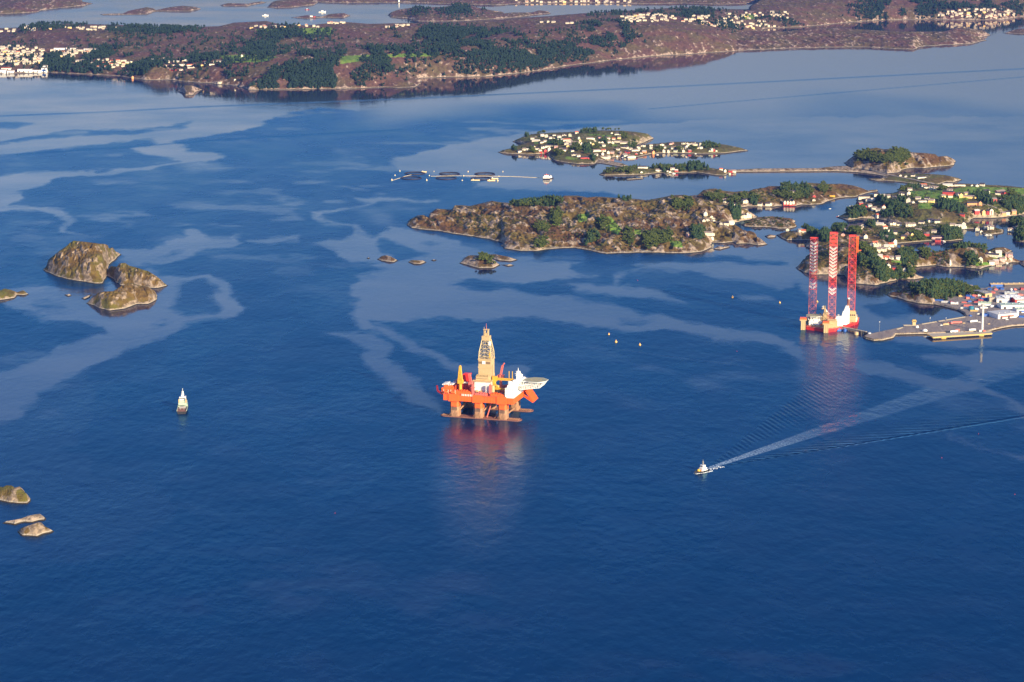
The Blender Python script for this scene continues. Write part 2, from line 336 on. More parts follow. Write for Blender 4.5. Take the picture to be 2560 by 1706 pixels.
land('island.015','green farmland island dotted with houses at the right edge', P_('zr',(845,540),(880,512),(950,487),(1200,474),(1250,446),(1320,424),(1400,404),(1500,396),(1800,388),(2200,410),(2353,428),(2520,438),(2520,660),(2353,668),(2150,697),(1900,700),(1860,760),(1400,770),(1180,742),(1060,710),(900,702),(780,726),(690,690),(780,640),(870,600)),
 hm=13, L=60, rough=3.0, greens=MEAD, bumps=[hill(2260,525,8,90,160),hill(2350,520,8,120,160),hill(2480,535,8,120,200)], **NR)
land('island.016','built-up rocky shore in front of the farmland', P_('zr',(650,786),(680,770),(770,764),(940,747),(1180,738),(1400,735),(1850,735),(2000,750),(2120,790),(2182,802),(2172,836),(2060,847),(1985,838),(1950,800),(1820,800),(1800,850),(1822,896),(1700,906),(1500,906),(1290,926),(1220,932),(1150,985),(1000,1010),(800,970),(560,890),(540,845),(610,832)), hm=8, L=35, rough=2.4, greens=MEAD, **NR)
land('island.017','wooded shore at the right edge', P_('f',(2190,195),(2140,150),(2140,60),(2170,-60),(2040,-110),(2060,-220),(2400,-260),(2620,-260),(2620,230),(2353,205)), hm=8, L=35, rough=2.5, **NR)
land('island.018','rocky wooded headland behind the jack-up legs', P_('e',(268,285),(295,190),(400,108),(520,98),(600,0),(720,-30),(900,-60),(1300,-100),(2000,-50),(2100,240),(1880,362),(1855,400),(2000,402),(2150,390),(2353,370),(2400,730),(2240,745),(2353,778),(2446,840),(2618,900),(2400,940),(2100,935),(1850,1000),(1650,1062),(1400,1035),(1200,1022),(1060,950),(1050,852),(700,842),(350,852),(210,800),(80,702),(190,600),(240,540),(360,480),(345,370)),
 hm=9, L=22, rough=4.0, rockb=0.03, bumps=[hill(2110,665,16,60,90),hill(2170,690,12,60,70),hill(2050,610,12,22,50),hill(2200,650,8,70,100)], mode='dome', k=1, su=1.6, sv=0.35, ci=0.8, greens=[P_('e',(1950,560),(2250,570),(2250,620),(1950,600)),P_('e',(1350,300),(1580,320),(1560,390),(1400,370))])
land('island.019','grassy rock knoll with a red-roofed cottage', P_('h',(1420,880),(1500,835),(1640,808),(1750,795),(1820,774),(1950,795),(2040,850),(2120,870),(2150,990),(1940,950),(1800,957),(1560,952),(1480,912)), mode='dome', k=0.9, hm=12, L=20, rough=2.5, su=1.4, sv=0.3, ci=0.6)
land('island.020','long brown rocky island with a row of cottages on its right end', P_('f',(-150,420),(0,383),(100,355),(200,378),(400,374),(600,392),(800,363),(950,318),(1100,300),(1250,296),(1550,310),(1650,370),(1780,312),(1950,302),(2050,340),(2140,386),(2050,408),(2100,450),(2160,520),(2250,560),(2420,565),(2420,730),(2340,692),(2240,612),(2100,602),(1900,652),(1800,657),(1600,702),(1500,742),(1300,722),(1100,696),(850,706),(620,667),(450,677),(250,697),(0,727),(-150,745)),
 mode='dome', k=1, hm=12, L=28, rough=3.2, su=1.7, sv=0.35, ci=0.6, greens=MEAD, bumps=[hill(2420,640,10,70,90),hill(2330,650,5,70,70)])
land('island.021','wooded point at the head of the harbour', P_('zq',(608,402),(640,362),(760,345),(820,302),(900,285),(1000,272),(1150,255),(1280,255),(1450,260),(1550,280),(1650,322),(1720,400),(1500,430),(1300,460),(1200,530),(1000,509),(850,474),(720,438),(640,421)), k=0.85, rough=2.5, su=1.3, sv=0.35, frac=0.6, rockb=0.05, ci=0.6)
land('harbour_ground','paved harbour ground with a rock-faced edge', P_('zq',(1180,430),(1650,336),(1850,326),(1940,286),(2353,256),(2520,246),(2520,760),(2353,797),(2200,806),(2050,835),(1940,862),(1900,876),(1110,905),(950,908),(720,912),(690,952),(560,987),(430,992),(320,967),(285,945),(330,920),(500,887),(700,845),(790,825),(1000,790),(1350,727),(1600,685),(1580,640),(1500,600),(1300,547),(1180,522),(1100,480)), mode='dome', k=1, hm=3, L=5, rough=0.4, su=1.4, sv=0.35, ci=0.2, flat=3.0)
land('island.022','large rugged heath island in the middle of the sound', P_('zb',(35,236),(60,205),(110,175),(150,172),(183,190),(190,160),(230,132),(330,140),(345,110),(390,110),(440,115),(510,100),(580,82),(640,92),(720,96),(850,90),(900,80),(1000,66),(1040,49),(1120,49),(1180,60),(1240,55),(1350,62),(1440,66),(1560,78),(1660,60),(1720,46),(1800,44))+P_('h',(400,350),(700,430),(930,480),(1060,547),(1130,600),(1050,652),(900,662),(790,700),(780,762),(850,822),(1000,872),(1150,902),(1205,932),(1310,1012),(1150,1032),(950,1002),(800,1012),(770,980),(640,1000),(450,985),(470,1060),(350,1122),(200,1142),(0,1150))+P_('zb',(1540,412),(1300,421),(1200,402),(1140,391),(1100,381),(1000,386),(860,401),(760,401),(660,386),(640,352),(560,327),(400,302),(330,291),(250,276),(150,269),(60,256)),
 mode='ridge', k=1.0, frac=0.72, rough=7.5, su=1.9, sv=0.42, ci=0.8, rockb=0.0,
 greens=[P_('zb',(960,160),(1020,160),(1010,240),(960,230)),P_('zb',(1240,190),(1330,180),(1400,260),(1380,300),(1280,240)),P_('zb',(1120,170),(1200,160),(1180,210),(1130,220)),P_('zb',(1700,330),(1780,340),(1790,380),(1720,370)),P_('zb',(1480,260),(1530,270),(1520,300),(1480,290))])
land('island.023','wooded peninsula with white boathouses along its bay', P_('h',(60,330),(150,290),(260,280),(340,210),(440,190),(520,185),(590,210),(700,225),(800,235),(900,222),(980,240),(1080,195),(1240,175),(1300,150),(1450,150),(1550,136),(1750,122),(1840,95),(1960,105),(2200,118),(2353,116))+P_('c',(160,270),(330,290),(520,320),(700,380),(820,430),(1050,405),(1070,450),(850,492),(560,590),(300,602))+P_('h',(2353,332),(2160,386),(2080,421),(1920,436),(1800,431),(1700,450),(1500,445),(1380,460),(1000,456),(880,480),(300,440)),
 mode='ridge', k=0.95, frac=0.7, rough=4.0, su=1.7, sv=0.38, ci=0.6, rockb=0.0)
land('island.024','low rocky islet beside the large heath island', P_('h',(920,722),(960,690),(1100,612),(1200,602),(1350,592),(1500,612),(1620,622),(1700,666),(1680,690),(1720,716),(1700,760),(1600,781),(1450,781),(1300,761),(1050,756),(940,746)), k=0.85, rough=2.5, su=1.5, sv=0.35, rockb=0.12)
SK = dict(crag=0.6, k=0.8, su=1.0, sv=0.28, rough=1.4, ci=0.4, rockb=0.25)
land('skerry.002','elongated bare rock off the right point of the large island', P_('h',(488,1082),(530,1032),(640,1042),(740,1036),(746,1056),(600,1092)), **SK)
land('skerry.003','bare rock by the grassy knoll', P_('h',(1243,886),(1320,860),(1422,880),(1412,911),(1280,916)), **SK)
land('skerry.004','bare rock islet with a dark bush on top', P_('zb',(376,478),(400,445),(440,425),(520,428),(600,458),(632,490),(590,509),(500,511),(440,496)), **SK)
land('skerry.005','low bare rock behind the bushy rock islet', P_('zb',(528,426),(600,419),(680,434),(747,456),(700,468),(620,461),(560,441)), **SK)
land('skerry.006','small pale skerry left of the bushy rock islet', P_('zb',(50,471),(70,457),(150,459),(163,472),(130,486),(80,483)), **SK)
land('skerry.007','tiny pale skerry', P_('zb',(196,459),(212,453),(227,457),(215,463)), **SK)
land('skerry.008','thin skerry awash right of the bushy rock islet', P_('zb',(646,488),(700,482),(720,492),(680,497)), **SK)
NEARI = dict(crag=1.0, su=1.1, sv=0.33, rough=5.0, ci=0.6, rockb=-0.05, mat=M_MOSS)
land('island.025','steep rocky island with a brown heather top at the left', P_('zl',(533,487),(590,440),(600,375),(660,320),(760,240),(860,170),(900,130),(950,100),(1060,113),(1200,133),(1350,150),(1440,190),(1480,250),(1547,282),(1500,332),(1440,392),(1385,430),(1385,520),(1352,600),(1312,667),(1200,667),(1050,642),(850,607),(750,582),(650,542)), k=0.6, frac=0.72, **NEARI)
land('island.026','bare rock island right of the steep one', P_('zl',(1350,562),(1380,470),(1430,432),(1500,440),(1530,395),(1600,388),(1660,430),(1760,453),(1900,498),(2000,560),(2060,610),(2142,692),(2020,727),(1900,721),(1700,701),(1540,691),(1460,661),(1480,621),(1420,592)), k=0.6, frac=0.7, **NEARI)
land('island.027','low green-topped island in front of the bare rock island', P_('zl',(1108,916),(1170,842),(1250,780),(1330,760),(1450,755),(1560,680),(1690,650),(1800,680),(1900,700),(1990,760),(2032,820),(2012,882),(1900,932),(1750,932),(1600,987),(1400,1017),(1280,992),(1200,952)), k=0.65, frac=0.7, su=1.1, sv=0.33, crag=0.8, rough=3.4, ci=0.6, rockb=-0.08, mat=M_MOSS)
land('skerry.009','low skerry left of the green-topped island', P_('zl',(1043,852),(1100,820),(1168,804),(1142,846),(1080,867)), **SK)
land('island.028','green-topped rock at the left edge', P_('zl',(-250,780),(-60,760),(0,748),(60,721),(140,738),(220,772),(300,744),(350,770),(367,802),(300,817),(220,812),(190,852),(100,867),(0,882),(-250,885)), k=0.7, su=1.1, sv=0.33, rough=2.6, ci=0.4, rockb=-0.10, mat=M_MOSS)
land('skerry.010','tiny skerry between the two left island groups', P_('zl',(788,796),(850,800),(900,788),(927,816),(860,832)), **SK)
land('island.029','mossy rock dome at the lower left edge', P_('zs',(-200,330),(0,245),(80,250),(150,213),(270,213),(350,263),(460,233),(520,288),(620,300),(660,400),(700,460),(737,540),(732,592),(640,657),(400,652),(200,632),(0,582),(-200,560)), k=0.65, frac=0.7, su=0.9, sv=0.3, rough=2.6, ci=0.3, rockb=-0.06, mat=M_MOSS)
land('skerry.011','long bare skerry at the lower left', P_('zs',(43,1096),(150,1040),(350,1010),(500,980),(640,920),(820,883),(920,873),(1000,928),(1057,985),(1032,1032),(900,1042),(750,1092),(560,1082),(400,1132),(340,1152),(200,1117)), k=0.85, su=0.8, sv=0.25, rough=1.6, ci=0.3, rockb=0.3)
land('skerry.012','grass-capped skerry at the lower left', P_('zs',(373,1292),(420,1240),(540,1180),(700,1120),(850,1073),(950,1063),(1040,1088),(1090,1180),(1180,1213),(1257,1282),(1200,1322),(1000,1362),(870,1432),(700,1412),(480,1402),(420,1352)), k=0.7, su=0.8, sv=0.25, rough=1.9, ci=0.3, rockb=0.06, mat=M_MOSS)

land('skerry.013','pale humped skerry farther left of the bushy rock islet', P_('w7',(2216,963),(2235,945),(2270,937),(2300,945),(2340,969),(2320,983),(2270,979),(2240,973)), **SK)
land('skerry.014','tiny dark skerry left of the pale humped one', P_('w7',(2152,956),(2168,950),(2182,955),(2168,960)), **SK)
# ------------------------------------------------------------------ water
SLICK = [P_('w7',(-4000,-900),(2600,-900),(2500,60),(2353,90),(1870,70),(1700,105),(1590,140),(1510,185),(1440,210),(1240,235),(1150,250),(1030,270),(1060,290),(1130,330),(1250,325),(1340,350),(1260,385),(1080,405),(900,435),(600,460),(300,480),(300,505),(220,545),(90,575),(120,605),(30,640),(200,650),(360,660),(420,700),(460,715),(420,750),(430,790),(480,840),(440,845),(370,790),(365,745),(385,720),(350,705),(230,680),(-100,665),(-1500,640),(-4000,200)),
 P_('w7',(880,1005),(1050,985),(1200,910),(1400,880),(1465,868),(1420,850),(1450,775),(1390,830),(1250,820),(1100,780),(1080,830),(900,870),(860,900),(700,890),(700,960),(760,990)),
 P_('w7',(-100,1120),(170,1130),(500,1150),(860,1010),(950,1060),(1050,1070),(1230,1060),(1300,1080),(1330,1130),(1440,1230),(1380,1290),(1120,1345),(850,1450),(700,1500),(560,1560),(300,1700),(100,1900),(-100,1950),(-100,1700),(200,1550),(400,1460),(640,1385),(500,1345),(400,1330),(150,1265),(-100,1200)),
 P_('w7',(1470,840),(1780,825),(1765,855),(1500,868)),
 P_('w7',(2075,590),(2353,597),(2600,600),(2600,612),(2210,625),(2110,655),(1900,690),(1880,705),(2000,740),(2090,745),(2130,795),(2060,790),(2050,760),(1960,750),(1860,735),(1795,690),(1990,655),(2160,630)),
 P_('w7',(1830,865),(1900,840),(2020,830),(2060,790),(2130,800),(2200,845),(2600,830),(2600,850),(2230,850),(2200,900),(2353,975),(2150,980),(2050,970),(1960,900)),
 P_('w8',(-240,240),(-200,140),(0,110),(290,100),(500,95),(560,60),(720,80),(870,120),(830,140),(700,160),(600,170),(380,165),(240,185),(520,205),(700,225),(900,250),(1080,290),(1200,330),(1400,370),(1700,410),(1960,470),(2010,555),(1850,500),(1600,460),(1400,430),(1200,395),(1000,390),(830,360),(620,340),(400,350),(200,345),(-60,360),(-200,320)),
 P_('w8',(-210,290),(0,430),(130,490),(240,555),(380,565),(560,545),(630,585),(650,620),(560,640),(380,620),(250,610),(150,560),(0,490),(-230,330)),
 P_('w8',(-420,420),(-150,400),(-40,560),(50,620),(120,680),(210,740),(200,830),(60,760),(-60,660),(-180,560),(-260,440)),
 P_('w5',(1150,0),(1400,30),(1700,90),(1850,95),(1960,160),(2100,190),(2210,240),(2353,370),(2500,420),(2353,420),(2250,370),(2230,300),(2100,240),(1950,235),(1700,195),(1560,160),(1300,90)),
 P_('w5',(1830,500),(2050,590),(2353,640),(2600,690),(2600,740),(2353,685),(2100,610),(1900,560)),
 P_('w5',(1600,-30),(2600,-60),(2600,40),(2200,60),(2000,180),(1940,160),(2050,80),(1900,50),(1650,30)),
 [(975,392),(1090,372),(1300,330),(1900,290),(2700,290),(2700,880),(2560,870),(2150,850),(2100,820),(1990,700),(1950,650),(1700,640),(1800,600),(1900,560),(1500,480),(1180,470),(1230,450),(1100,440),(1000,425)],
 [(960,560),(1100,590),(1250,640),(1500,660),(1700,655),(1980,660),(1990,720),(1800,730),(1700,715),(1500,690),(1350,680),(1200,690),(1050,690),(900,665),(1050,640),(1010,610),(940,600)],
 P_('w8',(800,170),(1020,170),(1020,130),(1110,110),(1060,150),(1050,190),(1250,210),(1430,270),(1300,275),(1100,240),(850,220)), P_('w8',(1610,220),(1800,235),(1900,270),(1700,265))]
FAINT = [[(-50,1120),(150,1120),(330,1200),(470,1262),(400,1330),(250,1405),(-50,1430)],[(-60,900),(220,880),(240,1000),(200,1120),(-60,1150)],P_('fu',(690,1085),(740,1090),(830,1100),(840,1112),(760,1125),(700,1100)),P_('fu',(480,935),(700,940),(1010,958),(1010,964),(700,958))]
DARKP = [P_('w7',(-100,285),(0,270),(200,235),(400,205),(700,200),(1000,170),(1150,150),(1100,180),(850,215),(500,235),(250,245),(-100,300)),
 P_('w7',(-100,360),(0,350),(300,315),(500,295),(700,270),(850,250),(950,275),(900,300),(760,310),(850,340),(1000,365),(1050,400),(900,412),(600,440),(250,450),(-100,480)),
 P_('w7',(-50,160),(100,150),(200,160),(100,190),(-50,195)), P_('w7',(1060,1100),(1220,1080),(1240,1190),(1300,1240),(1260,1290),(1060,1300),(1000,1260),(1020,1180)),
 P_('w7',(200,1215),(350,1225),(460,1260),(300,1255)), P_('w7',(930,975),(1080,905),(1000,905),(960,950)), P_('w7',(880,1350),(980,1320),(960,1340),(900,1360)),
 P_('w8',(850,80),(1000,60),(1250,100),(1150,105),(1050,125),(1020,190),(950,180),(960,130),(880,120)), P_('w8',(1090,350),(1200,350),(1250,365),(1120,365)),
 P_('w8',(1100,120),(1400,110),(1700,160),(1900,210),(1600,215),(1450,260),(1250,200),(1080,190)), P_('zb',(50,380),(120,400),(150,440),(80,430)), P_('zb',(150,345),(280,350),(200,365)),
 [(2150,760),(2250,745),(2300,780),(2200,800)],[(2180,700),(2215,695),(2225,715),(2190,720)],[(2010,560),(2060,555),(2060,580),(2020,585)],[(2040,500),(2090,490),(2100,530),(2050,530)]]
LINES = [(P_('w7',(-50,120),(600,95),(1200,63),(2353,18))+P_('z3',(0,590),(2400,468)), 1.3), (P_('w7',(-50,352),(760,300),(1400,250),(2353,200)), 1.6), (P_('z3',(-200,745),(250,705),(2400,522)), 0.8),(P_('w8',(930,490),(1100,500),(1300,530),(1720,583)),-0.9)]
def g3_refl(px, py):
    x, y = gp(px, py); return float(x), float(y)
def water():
    su, sv = 2.6, 1.7
    U = np.concatenate([np.arange(-1500, -62, 12.0), np.arange(-60, 2621, su), np.arange(2632, 4100, 12.0)]); Vv = np.concatenate([np.arange(-70, 1760, sv), np.arange(1768, 3300, 12.0)])
    u, v = np.meshgrid(U, Vv); X, Y = gp(u, v)
    # ragged patch edges: warp in metres
    wx = X+fbm(X/60, Y/90, 4, 71)*20; wy = Y+fbm(X/60+50, Y/110, 4, 72)*50
    pu, pv = proj(wx, wy, 0*wx)
    s = np.zeros(u.shape); NF = 5
    for q in range(NF):
      fx = fbm(X/26+9*q, Y/40, 3, 101+q)*15+hsh(np.arange(u.size).reshape(u.shape), np.arange(u.size).reshape(u.shape), q)*2.5; fy = fbm(X/40-7*q, Y/90, 3, 131+q)*48
      pu, pv = proj(wx+fx, wy+fy, 0*wx)
      sq = np.zeros(u.shape)
      for pg in SLICK:
        ys = [p[1] for p in pg]; xs = [p[0] for p in pg]
        m = (pu > min(xs)) & (pu < max(xs)) & (pv > min(ys)) & (pv < max(ys))
        sq[m] = np.maximum(sq[m], inpoly(pu[m], pv[m], pg))
      for pg in FAINT:
        sq = np.maximum(sq, inpoly(pu, pv, pg)*0.22)
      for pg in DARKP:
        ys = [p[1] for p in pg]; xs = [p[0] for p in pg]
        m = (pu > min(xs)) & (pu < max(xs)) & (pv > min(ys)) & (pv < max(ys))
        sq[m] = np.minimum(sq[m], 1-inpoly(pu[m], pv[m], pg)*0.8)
      s += sq/NF
    s = s*(0.86+0.28*fbm(X/220, Y/160, 4, 151))
    # wind streaks in the open water
    st = fbm(X/180+Y/900, Y/260, 4, 81); st2 = fbm(X/60+Y/500, Y/60, 3, 85)
    op = 0.05+0.30*sstep(0.15, 0.6, st)*sstep(-0.2, 0.5, st2)+0.10*st2
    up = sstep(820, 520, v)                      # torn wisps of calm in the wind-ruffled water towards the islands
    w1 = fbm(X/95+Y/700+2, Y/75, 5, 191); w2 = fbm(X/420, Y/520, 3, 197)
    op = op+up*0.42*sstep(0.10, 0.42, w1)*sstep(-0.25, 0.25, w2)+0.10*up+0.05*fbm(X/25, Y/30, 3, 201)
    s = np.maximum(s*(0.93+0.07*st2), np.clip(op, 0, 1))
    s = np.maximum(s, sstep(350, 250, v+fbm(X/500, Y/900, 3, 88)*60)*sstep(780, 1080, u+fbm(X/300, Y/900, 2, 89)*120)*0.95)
    ln = np.zeros(u.shape)
    for pl, w in LINES:
        d = np.full(u.shape, 1e9)
        for (ax, ay), (bx, by) in zip(pl[:-1], pl[1:]):
            t = np.clip(((u-ax)*(bx-ax))/((bx-ax)**2), 0, 1); q = np.abs(v-(ay+t*(by-ay)))+np.where((u < ax-5) | (u > bx+5), 99, 0)
            d = np.minimum(d, q)
        ln = ln+np.sign(w)*np.exp(-(d/abs(w))**2)
    s = np.clip(s-0.6*np.maximum(ln, 0)+0.35*np.maximum(-ln, 0), 0, 1)
    s = (s+np.roll(s, 1, 0)+np.roll(s, 1, 1)+np.roll(s, -1, 1))/4
    nv, nu = u.shape; idx = np.arange(nv*nu).reshape(nv, nu)
    F = np.stack([idx[1:, :-1], idx[1:, 1:], idx[:-1, 1:], idx[:-1, :-1]], -1).reshape(-1, 4)
    V = np.stack([X, Y, 0*X], -1).reshape(-1, 3); att = s.ravel()
    # open sea round the detailed sheet, butted against its edges
    n0 = len(V); xl0, yn = gp(U[0], Vv[-1]); xr0, _ = gp(U[-1], Vv[-1]); xl1, yf = gp(U[0], Vv[0]); xr1, _ = gp(U[-1], Vv[0])
    B = 70000.0
    ext = np.array([(-B,-B,0),(B,-B,0),(B,yn,0),(xr0,yn,0),(xl0,yn,0),(-B,yn,0),(-B,yf,0),(xl1,yf,0),(xr1,yf,0),(B,yf,0),(B,B,0),(-B,B,0)], float)
    V = np.vstack([V, ext]); att = np.concatenate([att, np.full(12, 0.08)])
    e = lambda *q: [n0+i for i in q]
    F = np.vstack([F, [e(0,1,2,5), e(5,4,7,6), e(3,2,9,8), e(6,9,10,11)]])
    m, N, L, P = newmat('sea_water')
    geo = N.new('ShaderNodeNewGeometry')
    at = N.new('ShaderNodeAttribute'); at.attribute_name = 'slick'; sl = at.outputs['Fac']
    def noise(sc, det, sx, sy, rot=0.0, dist=0.0):
        mp = N.new('ShaderNodeMapping'); L.new(geo.outputs['Position'], mp.inputs[0])
        mp.inputs['Rotation'].default_value = (0, 0, rot); mp.inputs['Scale'].default_value = (sx, sy, 1)
        n = N.new('ShaderNodeTexNoise'); n.inputs['Scale'].default_value = sc; n.inputs['Detail'].default_value = det; n.inputs['Distortion'].default_value = dist
        L.new(mp.outputs[0], n.inputs['Vector']); return n.outputs['Fac']
    rip = noise(0.085, 4, 1, 0.55, 0.25); swell = noise(0.022, 3, 1, 0.6, -0.2, 0.4); gust = noise(0.006, 4, 1, 0.45, 0.3, 0.6)
    inv = math_(N, L, 'SUBTRACT', 1.0, sl)
    P.inputs['Base Color'].default_value = (0.0, 0.014, 0.064, 1)
    P.inputs['IOR'].default_value = 1.333

    P.inputs['Specular Tint'].default_value = (0.10, 0.42, 1.0, 1)
    rough = math_(N, L, 'ADD', 0.035, math_(N, L, 'MULTIPLY', inv, mapr(N, L, gust, 0.3, 0.7, 0.19, 0.31)))
    # wake of the tug: bow waves in two arms and a churned track
    sep = N.new('ShaderNodeSeparateXYZ'); L.new(geo.outputs['Position'], sep.inputs[0]); xx, yy = sep.outputs['X'], sep.outputs['Y']
    bx, by = gp(1768, 1172); ax1, ay1 = gp(2504, 1053); ax2, ay2 = gp(2100, 905)
    bx, by = float(bx), float(by)
    t1 = math.atan2(ay1-by, ax1-bx); t2 = math.atan2(ay2-by, ax2-bx); tc = (t1+t2)/2; hw = math.tan(abs(t2-t1)/2)
    print('wake', math.degrees(t1), math.degrees(t2), hw)
    c, s_ = math.cos(tc), math.sin(tc)
    dx = math_(N, L, 'SUBTRACT', xx, bx); dy = math_(N, L, 'SUBTRACT', yy, by)
    S = math_(N, L, 'ADD', math_(N, L, 'MULTIPLY', dx, c), math_(N, L, 'MULTIPLY', dy, s_))
    T = math_(N, L, 'SUBTRACT', math_(N, L, 'MULTIPLY', dy, c), math_(N, L, 'MULTIPLY', dx, s_))
    Sp = math_(N, L, 'MAXIMUM', S, 1.0); aT = math_(N, L, 'ABSOLUTE', T)
    rel = math_(N, L, 'DIVIDE', aT, math_(N, L, 'MULTIPLY', Sp, hw))
    arm = math_(N, L, 'MULTIPLY', mapr(N, L, rel, 0.30, 0.92), mapr(N, L, rel, 1.06, 0.99))
    fade = math_(N, L, 'MULTIPLY', mapr(N, L, S, 2, 25), mapr(N, L, S, 740, 80))
    warp = noise(0.02, 2, 1, 1)
    ph = math_(N, L, 'ADD', math_(N, L, 'ADD', math_(N, L, 'MULTIPLY', S, 0.61), math_(N, L, 'MULTIPLY', aT, -0.43)), math_(N, L, 'MULTIPLY', warp, 2.5))
    wv = math_(N, L, 'MULTIPLY', math_(N, L, 'MULTIPLY', math_(N, L, 'SINE', ph), mapr(N, L, noise(0.035, 3, 1, 1), 0.32, 0.6, 0.25, 1.0)), math_(N, L, 'MULTIPLY', arm, fade))
    trw = math_(N, L, 'ADD', 3.0, math_(N, L, 'MULTIPLY', Sp, 0.045))
    trk = mapr(N, L, math_(N, L, 'DIVIDE', aT, trw), 1.15, 0.75)
    trk = math_(N, L, 'MULTIPLY', trk, mapr(N, L, S, -2, 4))
    foam = math_(N, L, 'MULTIPLY', trk, math_(N, L, 'MULTIPLY', mapr(N, L, S, 260, 0, 0, 1, False), mapr(N, L, noise(0.35, 3, 1, 1), 0.35, 0.65)))
    rough = mapr(N, L, math_(N, L, 'SUBTRACT', rough, math_(N, L, 'MULTIPLY', math_(N, L, 'MULTIPLY', trk, mapr(N, L, S, 1600, 100)), 0.14)), 0.04, 1.0, 0.04, 1.0, False)
    q_ = g3_refl(1203, 1165); q2_ = g3_refl(2082, 900)
    lx = math_(N, L, 'DIVIDE', math_(N, L, 'SUBTRACT', xx, q_[0]), 68.0); ly = math_(N, L, 'DIVIDE', math_(N, L, 'SUBTRACT', yy, q_[1]), 420.0)
    lx2 = math_(N, L, 'DIVIDE', math_(N, L, 'SUBTRACT', math_(N, L, 'SUBTRACT', xx, q2_[0]), math_(N, L, 'MULTIPLY', math_(N, L, 'SUBTRACT', yy, q2_[1]), 0.13)), 62.0); ly2 = math_(N, L, 'DIVIDE', math_(N, L, 'SUBTRACT', yy, q2_[1]), 460.0)
    rig_refl = math_(N, L, 'MAXIMUM', mapr(N, L, math_(N, L, 'ADD', math_(N, L, 'MULTIPLY', lx, lx), math_(N, L, 'MULTIPLY', ly, ly)), 1.0, 0.1), mapr(N, L, math_(N, L, 'ADD', math_(N, L, 'MULTIPLY', lx2, lx2), math_(N, L, 'MULTIPLY', ly2, ly2)), 1.0, 0.1))      # oval zones added before the rigs to strengthen their painted reflections
    inv2 = math_(N, L, 'MULTIPLY', inv, math_(N, L, 'SUBTRACT', 1.0, math_(N, L, 'MULTIPLY', trk, mapr(N, L, S, 1700, 60, 0.0, 0.85))))
    chop = math_(N, L, 'MULTIPLY', inv2, math_(N, L, 'SUBTRACT', 1.0, math_(N, L, 'MULTIPLY', rig_refl, 0.75)))
    rough = math_(N, L, 'ADD', rough, math_(N, L, 'MULTIPLY', math_(N, L, 'MULTIPLY', arm, fade), 0.06))
    rough = math_(N, L, 'SUBTRACT', rough, math_(N, L, 'MULTIPLY', math_(N, L, 'MULTIPLY', rig_refl, inv), 0.06))
    wb = mixc(N, L, sl, (0.0, 0.0175, 0.066), (0.010, 0.014, 0.048))      # clear water; slick base greyed to imitate the paler sky reflected there
    bc = mixc(N, L, math_(N, L, 'MULTIPLY', foam, 0.8), wb, (0.45, 0.55, 0.6))
    hgt = math_(N, L, 'ADD', math_(N, L, 'MULTIPLY', math_(N, L, 'SUBTRACT', rip, 0.5), math_(N, L, 'ADD', math_(N, L, 'MULTIPLY', inv, 0.9), 0.03)), math_(N, L, 'MULTIPLY', math_(N, L, 'SUBTRACT', swell, 0.5), math_(N, L, 'MULTIPLY', inv, 1.4)))
    edge = math_(N, L, 'MULTIPLY', math_(N, L, 'MULTIPLY', mapr(N, L, rel, 0.925, 0.975), mapr(N, L, rel, 1.025, 0.975)), math_(N, L, 'MULTIPLY', mapr(N, L, T, 6, -6), math_(N, L, 'MULTIPLY', mapr(N, L, S, 10, 60), mapr(N, L, S, 900, 250))))
    hgt = math_(N, L, 'ADD', hgt, math_(N, L, 'MULTIPLY', edge, -1.3))
    hgt = math_(N, L, 'ADD', hgt, math_(N, L, 'MULTIPLY', wv, math_(N, L, 'ADD', 0.06, math_(N, L, 'MULTIPLY', inv, 0.40))))
    bp = N.new('ShaderNodeBump'); bp.inputs['Distance'].default_value = 1.0; bp.inputs['Strength'].default_value = 1.0
    L.new(hgt, bp.inputs['Height'])
    # body of the water seen through a mirror layer; wind chop hides part of each wave face; reflections are painted warmer on slicks, bluer on chop
    N.remove(P); dif = N.new('ShaderNodeBsdfDiffuse'); glo = N.new('ShaderNodeBsdfAnisotropic'); fr = N.new('ShaderNodeFresnel'); ms = N.new('ShaderNodeMixShader'); fr.inputs['IOR'].default_value = 1.333
    L.new(bc, dif.inputs['Color']); L.new(mixc(N, L, chop, (1.0, 0.90, 0.80), (0.42, 0.84, 1.0)), glo.inputs['Color']); L.new(rough, glo.inputs['Roughness'])
    for n_ in (glo, fr): L.new(bp.outputs[0], n_.inputs['Normal'])
    L.new(math_(N, L, 'MULTIPLY', fr.outputs[0], math_(N, L, 'SUBTRACT', 1.0, math_(N, L, 'MULTIPLY', chop, 0.42)), clamp=True), ms.inputs[0])
    L.new(dif.outputs[0], ms.inputs[1]); L.new(glo.outputs[0], ms.inputs[2]); L.new(ms.outputs[0], N['Material Output'].inputs['Surface'])
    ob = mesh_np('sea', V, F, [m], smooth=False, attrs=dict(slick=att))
    tag(ob, 'calm blue sound with paler slicks winding over it', kind='structure')
water()

